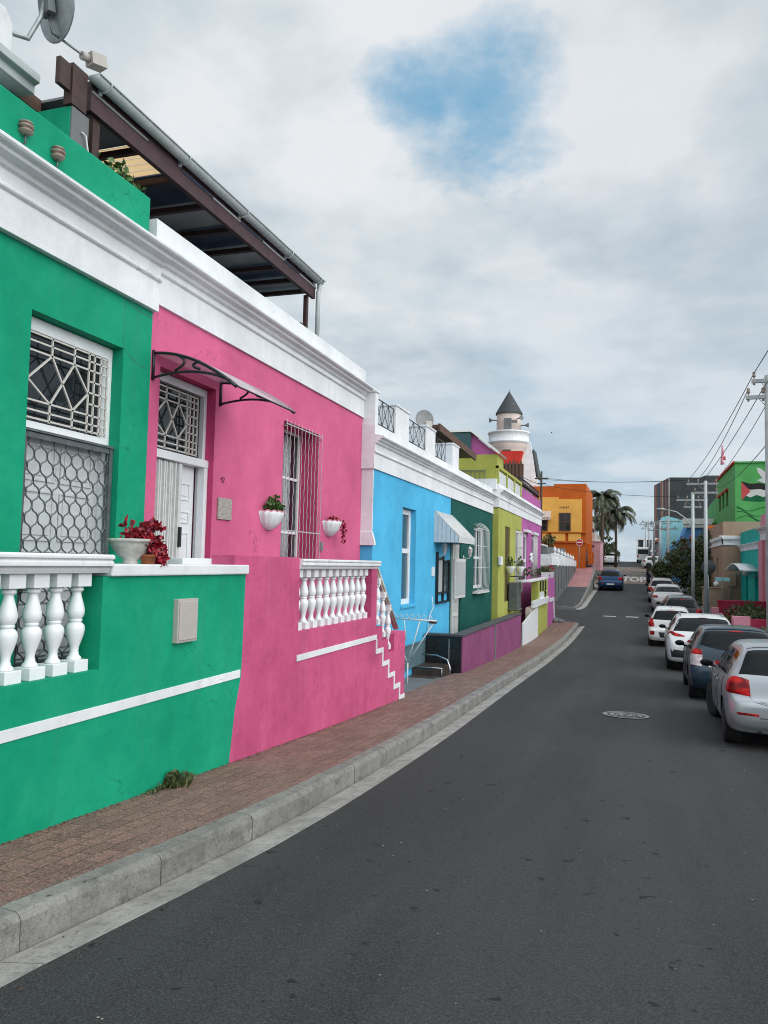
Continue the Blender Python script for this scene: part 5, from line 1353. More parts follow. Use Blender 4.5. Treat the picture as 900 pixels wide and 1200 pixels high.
    for s_ in (-1,1):
        if style == 'hatch':      # angular wrap-round lamp
            bot = [(s_*.545,.02,bz-.19),(s_*.66,.05,bz-.18),(s_*.78,.10,bz-.17),(s_*.85,.24,bz-.15)]; tp = [(s_*.56,.06,bz+.03),(s_*.68,.10,bz+.065),(s_*.77,.16,bz+.06),(s_*.83,.30,bz+.0)]
            patch('tail_light', M['tail'], bot, tp, .016, 10, 6); patch('light_strip', M['tailr'], [(s_*.58,.03,bz-.13),(s_*.74,.06,bz-.12)],[(s_*.58,.03,bz-.10),(s_*.74,.06,bz-.09)], .019, 5, 1)
        elif style == 'round':
            bot = [(s_*.62,.03,bz-.24),(s_*.72,.06,bz-.24),(s_*.83,.16,bz-.23)]; tp = [(s_*.60,.09,bz+.07),(s_*.70,.12,bz+.09),(s_*.82,.24,bz+.08)]
            md = [(s_*.60,.06,bz-.03),(s_*.71,.08,bz-.03),(s_*.82,.18,bz-.03)]
            patch('tail_light', M['tail'], md, tp, .016, 8, 4); patch('tail_light', M['tailw'], bot, md, .014, 8, 4)
        elif style == 'tall':
            patch('tail_light', M['tail'], [(s_*.60,.04,bz-.16),(s_*.74,.07,bz-.18),(s_*.83,.17,bz-.16)], [(s_*.66,.16,bz+.16),(s_*.72,.2,bz+.20),(s_*.80,.30,bz+.20)], .016, 8, 6)
            patch('fog_lamp', M['tail'], [(s_*.60,.0,.46),(s_*.76,.04,.46)],[(s_*.60,.0,.60),(s_*.76,.04,.60)], .012, 4, 3)
        elif style == 'suv':
            patch('tail_light', M['tail'], [(s_*.46,.10,bz-.06),(s_*.70,.12,bz-.06),(s_*.90,.30,bz-.02)], [(s_*.50,.12,bz-.01),(s_*.70,.15,bz+.06),(s_*.90,.40,bz+.10)], .016, 10, 5)
        else:
            patch('tail_light', M['tail'], [(s_*.52,.04,bz-.10),(s_*.70,.06,bz-.10),(s_*.83,.20,bz-.06)], [(s_*.54,.06,bz+.03),(s_*.70,.08,bz+.05),(s_*.83,.26,bz+.04)], .014, 8, 4)
        patch('headlight', M['tailw'], [(s_*.50,L-.06,.60),(s_*.72,L-.20,.60)],[(s_*.52,L-.14,.76),(s_*.74,L-.36,.80)], .01, 6, 3)
        patch('reflector', M['tail'], [(s_*.46,.0,.475),(s_*.70,.04,.485)],[(s_*.46,.0,.505),(s_*.71,.04,.52)], .010, 5, 2) if style in ('hatch','suv','sedan') else None
    # lower trim, plate, bumper line
    if style in ('suv',):
        for s_ in (-1,1):
            for yy in (ya_,yf):
                vs = []; nn = 18
                for rr in (Rw+.045, Rw+.12):
                    for i in range(nn+1):
                        t = radians(-12)+radians(204)*i/nn; vs.append(snap((s_*.93, yy+rr*cos(t), max(.26,Rw+rr*sin(t))), .012))
                g = MB(); g.add(vs,[(i,i+1,nn+2+i,nn+1+i) for i in range(nn)],0,True); g.build('wheel_arch', M['trim'], root, True, recalc=False)
        patch('lower_bumper', M['trim'], [(-.82,.02,.42),(0,-.01,.42),(.82,.02,.42)],[(-.84,.05,.66),(0,0,.60),(.84,.05,.66)], .012, 14, 3)
    elif style == 'tall':
        patch('lower_bumper', M['trim'], [(-.40,.0,.36),(.40,.0,.36)],[(-.46,.0,.56),(.46,.0,.56)], .010, 10, 4)
    if near:
        patch('chrome_strip', M['chrome'], [(-.45,.0,.445),(0,.0,.445),(.45,.0,.445)],[(-.45,.0,.462),(0,.0,.462),(.45,.0,.462)], .014, 14, 1) if style == 'hatch' else None
        for s_ in (-1,1):       # bumper crease + tailgate gap + door gaps
            patch('tailgate_gap', M['seam'], [(s_*.0,.02,.60),(s_*.30,.03,.60),(s_*.50,.04,.645),(s_*.56,.07,.74)],[(s_*.0,.02,.606),(s_*.30,.03,.606),(s_*.50,.04,.652),(s_*.567,.07,.74)], .004, 12, 1)
        tz = [(sx_, .02, zz_) for sx_, zz_ in ((-.24,.40),(.24,.40))]
        patch('plate_recess', M['trim'] if style == 'round' else P, [(-.32,.02,.40),(.32,.02,.40)],[(-.28,.02,.55),(.28,.02,.55)], .004, 8, 4)
    for s_ in (-1,1):
        for yy in (cab0+.28 if not sed else 1.15, mid, cab1-.12):
            zlo = .34; pts = [snap((s_*.9,yy,z),.003) for z in frange(zlo, belt+.02, .08)]
            g = MB(); g.tube(pts, .0045, 4); g.build('door_gap', M['seam'], root, True)
        for yy in (mid-.22-.0, cab1-.95 if spec is not SUV else 2.0):
            p = snap((s_*.9,yy if yy < mid else mid+.35,belt-.10), .022); g = MB(); g.box(p.x-.012,p.x+.012,p.y-.10,p.y+.10,p.z-.016,p.z+.016); g.build('door_handle', P, root, True, bevel=.006)
        # mirror
        p = snap((s_*.86,cab1-.42,belt+.02), .0); g = MB()
        g.lathe([(.05,-.04),(.072,-.038),(.075,.0),(.06,.05),(.02,.075)], (0,0,0), 14, ax='y'); g.v = [(p.x+s_*.12+v[0]*1.35,p.y+v[1],p.z+.055+v[2]*.85) for v in g.v]; g.tube([p,(p.x+s_*.07,p.y,p.z+.02)], .02, 6)
        mi_ = g.build('side_mirror', M['trim'] if mirror_black else P, root, True)
        g = MB(); g.sphere((p.x+s_*.12,p.y-.041,p.z+.055), .06, 10, sq=(1.35,.06,.8)); g.build('mirror_glass', M['cglass'], mi_, True)
        patch('side_trim', M['trim'], [(s_*.86,ya_+Rw+.1,.22),(s_*.86,yf-Rw-.1,.22)],[(s_*.86,ya_+Rw+.1,.27),(s_*.86,yf-Rw-.1,.27)], .006, 8, 1)
    if plate:
        g = MB(); zc_ = {'hatch':.475,'round':.52,'tall':.46,'suv':.86,'sedan':.80}[style]; p = snap((0,-.1,zc_), .008)
        yb_ = min(snap((-.25,-.1,zc_),.0).y, p.y)-.006
        g.box(-.255,.255,yb_-.012,yb_,zc_-.055,zc_+.055); g.build('number_plate', M['plate'], root, True, bevel=.003)
    if text:
        s0, tx, tz_, sz = text; V_, F_ = text_mesh(s0, sz, .0, 'LEFT', .004)
        g = MB(); g.add([snap((tx+x_,.0,tz_+y_), .013) for x_,y_,_ in V_], F_); g.build('badge_text', M['rim'], root, True, recalc=False)
    g = MB(); p = snap((0,.78,2), .0); g.tube([p,(p.x,p.y-.10,p.z+.16)], .005, 5); g.build('aerial', M['trim'], root, True)
    if spec is SUV:
        for s_ in (-1,1):
            g = MB(); g.tube([snap((s_*.60,t,2),.045) for t in (.8,1.1,1.7,2.3,2.5)], .018, 6); g.build('roof_rail', M['galv'], root, True)
    g = MB(); g.box(-.62,.62,.5,L-.5,.20,.26); g.tube([(-.45,.08,.27),(-.45,.5,.27)], .03, 8); g.build('underbody', M['well'], root, True)
    # wheels
    for s_ in (-1,1):
        for q, yy in enumerate((ya_,yf)):
            xo = s_*(interp(tab,yy,2)-.115); W_ = .10
            g = MB(); tp = [(Rw*.62,-W_),(Rw*.93,-W_*1.02),(Rw,-W_*.75),(Rw,W_*.75),(Rw*.93,W_*1.02),(Rw*.62,W_)]
            g.lathe(tp, (xo,yy,Rw), 32, ax='x'); wh = g.build('wheel', M['tyre'], root, True)
            g = MB(); so_ = s_*W_
            g.lathe([(Rw*.70,so_*.9),(Rw*.66,so_*.95),(Rw*.62,so_*.55),(Rw*.60,so_*.3)], (xo,yy,Rw), 28, ax='x')
            g.lathe([(0,so_*.2),(Rw*.6,so_*.2)], (xo,yy,Rw), 20, 1, ax='x')
            ns = 7
            for i in range(ns):
                for dd in (-.11,.11):
                    t = 2*pi*i/ns+dd; c_, s2 = cos(t), sin(t)
                    a = Vector((xo+so_*.85, yy+c_*Rw*.10, Rw+s2*Rw*.10)); b = Vector((xo+so_*.9, yy+cos(t+dd*.3)*Rw*.66, Rw+sin(t+dd*.3)*Rw*.66)); tt = Vector((0,-s2,c_))*.014; dp = Vector((s_*.022,0,0))
                    g.hexa([a-tt-dp,a+tt-dp,b+tt*1.3-dp,b-tt*1.3-dp,a-tt,a+tt,b+tt*1.3,b-tt*1.3])
            g.lathe([(0,so_*.95),(Rw*.14,so_*.93),(Rw*.16,so_*.7)], (xo,yy,Rw), 12, ax='x')
            rm = g.build('rim', [M['rim'],M['well']], wh, True)
            if q == 1 and steer:
                R_ = Matrix.Translation((xo,yy,Rw)) @ Matrix.Rotation(steer,4,'Z') @ Matrix.Translation((-xo,-yy,-Rw))
                wh.data.transform(R_); rm.data.transform(R_)
    return root
GRP = 'cars parked along the right kerb'
car('silver hatchback with angular red tail lights, parked nearest on the right', HATCH, 'c_silver', 1.95, 10.75, radians(-1.5), GRP, 'hatch', near=True, text=('POLO',-.44,.665,.085), sz=.93, steer=radians(14))
car('dark teal grey hatchback with rounded rear window and red and white tail lights', HATCH, 'c_teal', 1.83, 15.75, radians(-1), GRP, 'round', near=True, text=('MICRA',-.50,.68,.08), sz=.98)
car('white sport utility car with black wheel arches and slim red tail lights', SUV, 'c_white', 1.74, 21.9, radians(-1), GRP, 'suv', near=True, sz=.90, mirror_black=True)
car('small white hatchback with tall red tail lights, standing out from the kerb', HATCH, 'c_white', 1.28, 29.9, radians(-2), GRP, 'tall', near=True, sc=.97)
car('charcoal car half hidden behind the small white hatchback', HATCH, 'c_dark', 2.0, 36.3, 0, GRP, 'hatch')
car('pale silver saloon car, sixth from the front of the parked row', SEDAN, 'c_lsilver', 1.72, 43.6, radians(-1), GRP, 'sedan')
car('pale silver hatchback farthest up the parked row, beside the standing person', HATCH, 'c_lsilver', 1.62, 50.0, radians(-1), GRP, 'hatch')
car('blue hatchback driving uphill in the left lane', HATCH, 'c_blue', -1.68, 59.3, 0, None, 'sedan' if 0 else 'hatch', name='moving_car', mirror_black=False, sc=1.06)
car('white saloon car at the crest of the road on the left', SEDAN, 'c_white', -2.85, 101.0, 0, None, 'sedan', mirror_black=False)
car('white hatchback parked side on by the bush near the crest of the road', HATCH, 'c_white', 0.85, 97.0, radians(-82), None, 'hatch')
# white van at the crest
vn = thing('white_van', 'white minibus standing at the crest of the road on the right', 'van', (1.15,106.5,zr(107)))
g = MB(); g.prism([(0,.35),(4.7,.35),(4.75,.9),(4.1,1.25),(3.6,2.0),(.15,2.05),(0,1.9)],'x',-.85,.85); g.build('body', M['c_white'], vn, True, bevel=.06)
g = MB(); g.box(-.70,.70,-.03,.03,1.15,1.75); g.build('rear_window', M['cglass'], vn, True)
for s_ in (-1,1):
    g = MB(); g.box(s_*.70-.08,s_*.70+.08,-.03,.04,.75,1.05); g.build('tail_light', M['tail'], vn, True)
    for yy in (.8,3.9): g = MB(); g.lathe([(.0,-.1),(.33,-.1),(.33,.1),(0,.1)], (s_*.75,yy,.33), 16, ax='x'); g.build('wheel', M['tyre'], vn, True)
    g = MB(); g.box(s_*.852-.004,s_*.852+.004,.5,3.4,1.2,1.75); g.build('side_window', M['cglass'], vn, True)
# ------------------------------------------------------------------ person
def person(loc, rz, label):
    root = thing('person', label, 'person', loc, rz)
    J = {'pel':(0,0,.92),'chest':(0,0,1.22),'neck':(0,0,1.42),'head':(0,.01,1.55),'top':(0,.01,1.66),
         'sl':(-.18,0,1.38),'el':(-.24,.04,1.12),'hl':(-.22,.20,.95),'sr':(.18,0,1.38),'er':(.24,.05,1.12),'hr':(.20,.26,1.02),
         'pl':(-.09,0,.88),'kl':(-.10,.02,.48),'al':(-.10,-.02,.07),'tl':(-.11,.14,.03),'pr':(.09,0,.88),'kr':(.11,.05,.48),'ar':(.12,.02,.07),'tr':(.13,.18,.03)}
    Rr = {'pel':.135,'chest':.15,'neck':.055,'head':.095,'top':.06,'sl':.065,'el':.045,'hl':.035,'sr':.065,'er':.045,'hr':.035,'pl':.09,'kl':.06,'al':.042,'tl':.035,'pr':.09,'kr':.06,'ar':.042,'tr':.035}
    E_ = [('pel','chest'),('chest','neck'),('neck','head'),('head','top'),('chest','sl'),('sl','el'),('el','hl'),('chest','sr'),('sr','er'),('er','hr'),('pel','pl'),('pl','kl'),('kl','al'),('al','tl'),('pel','pr'),('pr','kr'),('kr','ar'),('ar','tr')]
    ks = list(J); me = bpy.data.meshes.new('body'); me.from_pydata([J[k] for k in ks], [(ks.index(a),ks.index(b)) for a,b in E_], [])
    o = bpy.data.objects.new('body', me); COL.objects.link(o)
    sk = o.modifiers.new('skin','SKIN'); sk.use_smooth_shade = True
    for i, k in enumerate(ks): me.skin_vertices[0].data[i].radius = (Rr[k],Rr[k]*.85); 
    me.skin_vertices[0].data[0].use_root = True
    ss = o.modifiers.new('ss','SUBSURF'); ss.levels = 1; ss.render_levels = 1
    mod_apply(o); me = o.data; me.materials.clear()
    for m_ in (M['navy'],M['skin'],M['blackcloth']): me.materials.append(m_)
    for p in me.polygons:
        z = p.center.z; p.material_index = 1 if (z > 1.40 or (abs(p.center.x) > .17 and z < 1.03 and p.center.y > .12)) else (2 if z < .90 else 0); p.use_smooth = True
    attach(o, root, True)
    g = MB(); g.sphere((0,-.02,1.60), .115, 12, sq=(.95,1.,1.05)); g.sphere((0,-.09,1.45), .08, 10, sq=(1,.7,1.5)); g.build('hair', M['blackcloth'], root, True)
    return root
person((.95,59.2,zr(59.2)), radians(-60), 'person in dark clothes standing in the road beside the last parked cars')
# ------------------------------------------------------------------ drain cover
g = MB(); cx_, cy_ = -.13, 13.1; zc = zr(cy_)+.006
def rg(r0, r1, dz=.004, n=40):
    vs = [(cx_+r*cos(2*pi*i/n)*1.0, cy_+r*sin(2*pi*i/n), zr(cy_+r*sin(2*pi*i/n))+.006+dz) for r in (r0,r1) for i in range(n)]
    g.add(vs, [(i,(i+1)%n,n+(i+1)%n,n+i) for i in range(n)])
rg(0.001,.36,.0)
mc = tag(g.build('manhole_cover', M['trim'], recalc=False), 'round worn metal manhole cover in the asphalt road', 'manhole cover')
g = MB(); 
for a, b in ((.31,.36),(.22,.25),(.12,.15)): rg(a,b,.006)
for i in range(46):
    t = random.uniform(0,2*pi); r = random.choice((.08,.205,.295)); x, y = cx_+r*cos(t), cy_+r*sin(t); g.box(x-.02,x+.02,y-.02,y+.02,zr(y)+.008,zr(y)+.014)
g.build('raised_pattern', simple('worn_cover_metal', (.24,.245,.245), .6, .0, var=.3, scale=30), mc, recalc=False)
# weeds and litter
g = MB()
for c_, n_ in (((-3.52,5.50),150),((-3.55,5.42),80),((-3.50,5.62),50),((-3.57,5.25),14),((-3.58,5.1),6)):
    for _ in range(n_//5):
        x = c_[0]+random.gauss(0,.035); y = c_[1]+random.gauss(0,.045); z = zr(y)+.125; d = Vector((random.gauss(.25,.4),random.gauss(0,.5),1)).normalized(); h = random.uniform(.03,.14); s_ = d.cross(Vector((random.gauss(0,1),random.gauss(0,1),.1))).normalized()*.005
        b = Vector((x,y,z)); g.add([b-s_,b+s_,b+d*h*.6+s_*1.6,b+d*h,b+d*h*.6-s_*1.6],[(0,1,2,3,4)])
leaves(g, (-3.545,5.50,zr(5.5)+.175), (.045,.075,.06), 330, .030, up=.8); leaves(g, (-3.52,5.53,zr(5.5)+.145), (.07,.12,.03), 220, .026, up=.8); leaves(g, (-3.53,5.70,zr(5.7)+.155), (.045,.05,.045), 170, .026, up=.8); leaves(g, (-3.55,5.28,zr(5.3)+.14), (.04,.10,.015), 60, .022, up=.8)
tag(g.build('weeds', M['leaf'], recalc=False), 'tuft of green weeds growing at the foot of the green front wall', 'weeds')
g = MB()
for _ in range(170):
    if random.random() < .7: x, y = random.uniform(-3.58,-2.6), random.uniform(2.2,16); z = zr(y)+.142
    else: x, y = random.uniform(-2.58,-2.3), random.uniform(2.2,14); z = zr(y)+.010
    a = random.uniform(0,3.14); l = random.uniform(.004,.018); w_ = l*.35
    g.add([(x+l*cos(a),y+l*sin(a),z),(x-w_*sin(a),y+w_*cos(a),z+.003),(x-l*cos(a),y-l*sin(a),z+.001),(x+w_*sin(a),y-w_*cos(a),z+.002)],[(0,1,2,3)])
for _ in range(900):
    y = random.uniform(2.4,12.2); x = -3.598+abs(random.gauss(0,.022)); z = zr(y)+.128; a = random.uniform(0,3.14); l = random.uniform(.004,.016)
    g.add([(x+l*cos(a)*.5,y+l*sin(a),z),(x-l*.5*sin(a),y+l*.5*cos(a),z+.004),(x-l*cos(a)*.5,y-l*sin(a),z+.001),(x+l*.5*sin(a),y-l*.5*cos(a),z+.003)],[(0,1,2,3)])
lt = g.build('leaf_litter', M['brownwood'], recalc=False); lt['kind'] = 'stuff'; lt['label'] = 'scattered dry leaf bits on pavement and gutter'
g = MB()
for _ in range(280):
    x, y = random.uniform(-2.2,2.6), 1.8+random.random()**1.4*16; z = zr(y)+.004; l = random.uniform(.002,.011)*(.7+y*.05)
    a = random.uniform(0,3.14); g.add([(x+l*cos(a),y+l*sin(a),z),(x-l*.6*sin(a),y+l*.6*cos(a),z+.003),(x-l*cos(a),y-l*sin(a),z+.001),(x+l*.6*sin(a),y-l*.6*cos(a),z+.002)],[(0,1,2,3)])
lt = g.build('grit', M['gut'], recalc=False); lt['kind'] = 'stuff'; lt['label'] = 'pale grit scattered over the asphalt'
# ------------------------------------------------------------------ right side of the street
def pole(label, x, y, ztop, r0, r1, arms=(), lamp=None, mat='pole', name='utility_pole', depth=.3, group='utility poles on the right pavement'):
    zb = zr(y)+.10
    t = thing(name, label, 'pole', (x,y,zb), group=group)
    H = ztop-zb
    g = MB(); g.tube([(0,0,-depth),(0,0,H)], [r0,r1], 14); g.build('shaft', M[mat], t, True)
    for (z, x0, x1, ins) in arms:
        g = MB(); h = z-zb; g.box(x0,x1,-.05,.03,h-.05,h+.05); g.tube([(x0*.5,0,h),(0,0,h-.35)], .012, 4); ar = g.build('crossarm', M['galv'], t, True, bevel=.004)
        for xi in ins:
            g = MB(); g.tube([(xi,0,h-.09),(xi,0,h+.14)], .012, 5); g.lathe([(.02,.10),(.045,.12),(.05,.16),(.03,.18),(.045,.21),(.03,.25),(0,.26)], (xi,0,h), 8); g.lathe([(.015,-.05),(.03,-.07),(.03,-.10),(0,-.11)], (xi,0,h), 8)
            g.build('insulator', M['porc'], ar, True)
    return t
pole('tall pale utility pole at the right edge of the photo with two crossarms', 3.36, 22.0, 5.12, .13, .115, [(4.98,-.42,.42,(-.36,.36)),(4.55,-.56,.5,(-.5,-.15,.4))])
pole('slim silver utility pole with crossarm, second along the right pavement', 3.40, 41.6, 4.45, .10, .08, [(4.30,-.9,.6,(-.8,-.35,.5)),(3.85,-.6,.6,(-.5,.5))], mat='gutter')
pole('slim silver utility pole with street lamp arm, beside the dark bush', 3.22, 47.8, 4.45, .105, .085, [(4.0,-.9,.8,(-.8,-.3,.3,.7)),(3.6,-.5,.5,(-.4,.4))], mat='gutter')
far = [(66,4.1),(78,4.6),(92,5.2),(106,6.3),(118,6.6)]
words = ['first','second','third','fourth','fifth']
for i, (y, zt) in enumerate(far):
    pole('thin far utility pole up the hill, %s beyond the dark bush' % words[i], 2.6-.25*i, y, zt, .13, .10, [(zt-.3,-1.0,1.0,(-.8,0,.8)),(zt-.9,-.7,.7,(-.5,.5))], mat='gutter')
sl_ = thing('street_lamp', 'curved street lamp arm reaching over the road from the silver pole', 'street lamp', (3.22,47.8,2.6))
g = MB(); g.tube([(0,0,-.35),(-.4,0,.35),(-.9,0,.72),(-1.5,0,.85)], .035, 8); g.build('arm', M['gutter'], sl_, True)
g = MB(); g.sphere((-1.75,0,.86), .28, 10, sq=(1,.5,.35)); g.build('lamp_head', M['galv'], sl_, True)
def cable(label, pts_list, r=.012, sag=.4, grp='overhead cables'):
    for (p, q), lb in zip(pts_list, label):
        g = MB(); P_ = []
        for i in range(21):
            t = i/20; v = Vector(p).lerp(Vector(q), t); v.z -= sag*4*t*(1-t); P_.append(v)
        g.tube(P_, r, 4, cap=False); tag(g.build('cable', M['cable']), lb, 'cable', grp)
y0_ = -18
cable(['overhead cable on the upper arm, outermost over the road','overhead cable on the lower arm, over the parked cars','overhead cable on the lower arm beside the pole','overhead cable on the upper arm on the house side','thin service cable fixed to the shaft of the tall pale pole'],
  [((3.0,22,5.20),(2.6,41.6,4.52)),((2.86,22,4.78),(3.05,41.6,4.52)),((3.21,22,4.78),(2.9,41.6,4.07)),((3.72,22,5.20),(3.9,41.6,4.52)),((3.36,22,3.4),(3.9,41.6,4.07))], .011, .25)
cable(['overhead cable running back over the camera from the upper arm','overhead cable running back over the camera from the lower arm'],
  [((3.0,22,5.20),(3.2,-14,6.6)),((3.21,22,4.78),(3.5,-14,6.2))], .011, .3)
cable(['cable from the second silver pole to the third, upper','cable from the second silver pole to the third, lower','cable from the third pole up the hill, road side','cable from the third pole up the hill, house side'],
  [((2.6,41.6,4.52),(2.42,47.8,4.2)),((3.9,41.6,4.07),(3.62,47.8,3.8)),((2.42,47.8,4.2),(1.8,66,4.0)),((3.9,47.8,4.2),(3.4,66,4.0))], .014, .1)
cable(['cable between the far poles, nearest span','cable between the far poles, second span','cable between the far poles, third span','cable between the far poles, last span'],
  [((1.8,66,4.0),(1.55,78,4.5)),((1.55,78,4.5),(1.3,92,5.1)),((1.3,92,5.1),(1.05,106,6.2)),((1.05,106,6.2),(.8,118,6.5))], .02, .15)
cable(['cable crossing the street high up from the timber pole','cable crossing the street lower down from the timber pole','thin cable crossing the street in front of the palms'],
  [((-6.4,60,6.75),(2.6,41.6,4.52)),((-7.3,60,6.75),(3.05,41.6,4.52)),((-6.5,60,6.2),(2.42,47.8,4.2))], .018, .2)
cable(['cable from the timber pole back over the chartreuse roofs'], [((-6.85,60,6.3),(-6.0,31,4.9))], .02, .3)
# shoes hanging on the cable
g = MB(); g.tube([(3.02,30,4.5),(3.04,30,4.2),(3.0,30,3.95),(3.03,30,3.80)], [.02,.05,.04,.07], 6); tag(g.build('hanging_ribbon', M['rose']), 'pale red ribbon hanging from an overhead cable', 'ribbon')
# maroon and rose garden walls, planting
def gwall(name, mat, label, boxes, cat='wall', group=None):
    r = thing(name, label, cat, (boxes[0][0],boxes[0][2],boxes[0][4]), group=group)
    for i, b in enumerate(boxes): g = MB(); g.box(*b[:6]); g.build('coping' if i and len(b) == 6 else 'wall', M[b[6] if len(b) > 6 else mat], r, bevel=.015)
    return r
gwall('garden_wall', 'maroon', 'dark red stepped garden wall in front of the turquoise house', [(3.42,8,36.0,36.3,-2.8,-1.30),(3.15,3.45,35.9,36.3,-2.8,-1.62,'rose')])
gwall('planter_wall', 'rose', 'low pink block wall joined to a dark red wall at the right edge', [(3.31,3.90,30.0,30.3,-3.0,-1.64),(3.902,8,30.02,30.28,-3.0,-1.72,'maroon')])
g = MB(); g.box(3.35,3.9,23.5,23.8,-2.7,-2.2)
for c_, r_, n_ in [((4.3,27.6,-2.2),(.7,1.2,.35),500),((4.2,31.6,-1.9),(.8,1.0,.45),600),((4.3,34,-1.8),(.9,1.4,.4),500)]: leaves(g, c_, r_, n_, .13, up=.6)
gs_ = tag(g.build('garden_shrubs', M['leaf']), 'low green shrubs filling the strip behind the pink block wall', 'shrubs')
g = MB()
for c_, r_, n_ in [((4.2,27.2,-1.9),(.6,1.0,.2),16),((4.2,31.6,-1.55),(.7,1.0,.2),30),((4.2,34,-1.5),(.8,1.2,.2),30)]: leaves(g, c_, r_, n_, .10, up=1)

def spiky(label, c_, h, n, w=.05, mat='leafm'):
    r = thing('spiky_plant', label, 'plant', c_, group='spiky plants in the right front gardens'); g = MB()
    for i in range(n):
        a = random.uniform(0,2*pi); tilt = random.uniform(.1,1.1); L_ = h*random.uniform(.7,1.1); d = Vector((cos(a)*sin(tilt),sin(a)*sin(tilt),cos(tilt))); s_ = d.cross(Vector((0,0,1))).normalized()*w
        m_ = d*L_*.5; e = d*L_+Vector((0,0,-L_*.25*sin(tilt))); g.add([-s_*.5,s_*.5,m_+s_,e,m_-s_],[(0,1,2,3,4)])
    g.build('leaves', M[mat], r, True)
spiky('spiky green plant in front of the dark red stepped wall', (4.4,33.5,-2.0), .95, 60)
spiky('red tipped spiky flower clump at the right edge behind the parked cars', (3.95,22.8,-2.1), .6, 40, .035, 'oflower')
# trees / bush
def crown(mb, blobs, size, mi=0, dens=1.):
    for c_, r_, n_ in blobs:
        # clump centres on the blob surface, leaves gathered round each
        k_ = max(4,int(n_/38))
        for _ in range(k_):
            d = Vector((random.gauss(0,1),random.gauss(0,1),random.gauss(0,1))).normalized()*random.uniform(.55,1.05)
            cc = (c_[0]+d.x*r_[0],c_[1]+d.y*r_[1],c_[2]+d.z*r_[2]); rr = min(r_)*random.uniform(.22,.42)
            leaves(mb, cc, (rr,rr,rr*.8), int(38*dens), size, mi, up=.3)
bt = thing('bushy_tree', 'broad dark bushy tree with reddish flower tips behind the parked cars', 'tree', (4.6,57,-1.8))
g = MB(); crown(g, [((3.9,57,.6),(1.5,2.2,1.4),2600),((2.7,58,.0),(1.4,2,1.1),1700),((5.1,56,1.0),(1.5,2.2,1.7),2400),((2.0,58.5,-.2),(.9,1.4,.7),700),((4.7,55,-.7),(1.2,1.8,1.0),1400),((3.6,56,1.5),(1.0,1.4,.7),900),((3.9,59,-.9),(1.1,1.5,.8),700)], .17)
g.build('crown', M['leaf'], bt)
g = MB(); crown(g, [((3.9,57,.9),(1.6,2.3,1.4),220),((2.6,57.5,.6),(1.4,2,.9),200),((4.0,56,1.6),(1.2,2,.7),200)], .12, 0, .35); g.build('blossom', M['leafr'], bt)
g = MB(); g.tube([(4.4,57,-1.9),(4.2,56.8,-1.2),(3.8,56.5,-.5),(3.3,56.3,.1),(2.8,56,.3)], [.20,.17,.13,.09,.05], 8); g.tube([(4.4,57,-1.9),(4.7,57,-.8),(4.9,56.6,.4)], [.18,.14,.08], 8); g.build('trunk', M['bark'], bt)
hb = thing('hedge_bush', 'low dark green bush at the foot of the utility poles', 'shrub', (3.9,52,-1.9))
g = MB(); crown(g, [((3.9,52.5,-1.5),(.6,2.5,.7),1500),((4.0,50,-1.7),(.5,1.5,.5),500)], .14); g.build('crown', M['leaf'], hb)
# beige house
be = thing('beige_house', 'beige house with white cornice and tall narrow dark window', 'house', (5.5,50,-2.2))
g = MB(TR(4.8)); facade(g, 47.6, 56.5, -2.6, 2.75, [(50.2,51.1,-1.3,.7,.15),(53.5,54.4,-1.3,.8,.15)], r=.15, back=6); g.build('wall', M['beige'], be)
for a in (50.2,53.5): window(TR(4.8), be, a, a+.9, -1.3, .7, n=-.08, fw=.08, mat='brownwood')
pr = [(0,1.40),(.06,1.40),(.06,1.50),(0.01,1.51),(.01,1.66),(.08,1.70),(.14,1.76),(.14,1.92),(.08,1.94),(.0,1.94)]
g = MB(); 
g.prism([(4.8-n_,z) for n_,z in pr],'y',47.4,56.5); g.prism([(47.6-n_,z) for n_,z in pr],'x',4.6,5.75); g.build('cornice', M['white'], be, bevel=.01)
g = MB(); g.box(5.05,5.45,47.35,47.598,-.9,-.15); g.build('wall_box', M['beige'], be, bevel=.01)
g = MB(); g.tube([(5.2,47.5,-.15),(5.2,47.5,-1.9)], .03, 6); g.build('pipe', M['galv'], be)
gwall('boundary_wall', 'beige', 'low beige boundary wall between the silver poles and the beige house', [(3.62,4.75,46.6,46.85,-2.6,-1.05),(3.58,4.75,46.55,46.9,-1.049,-.97,'beige')])
g = MB(); g.sphere((4.35,46.7,-.80), .16, 8); tag(g.build('wall_ball', M['white']), 'white ball ornament on top of the low beige wall', 'ornament')
ag = thing('back_sign', 'round grey sign seen from behind on the silver pole', 'sign', (3.3,44.0,-.6))
g = MB(); g.lathe([(0,0),(.36,0),(.37,.015),(.36,.03),(0,.03)], (.42,-.1,.72), 20, ax='y'); g.build('disc', M['dgrey'], ag, True)
g = MB(); g.tube([(.42,0,.7),(.42,0,-2)], .03, 6); g.build('post', M['galv'], ag, True)
ss_ = thing('street_name_sign', 'small pale street name board on a post in front of the beige house', 'sign', (4.05,40.5,-2.3))
g = MB(); g.box(-.32,.32,-.02,.02,1.75,1.93); g.build('board', M['paleaqua'], ss_, True, bevel=.005)
g = MB(); g.tube([(0,0,-.2),(0,0,2.0)], .03, 6); g.build('post', M['dgalv'], ss_, True)
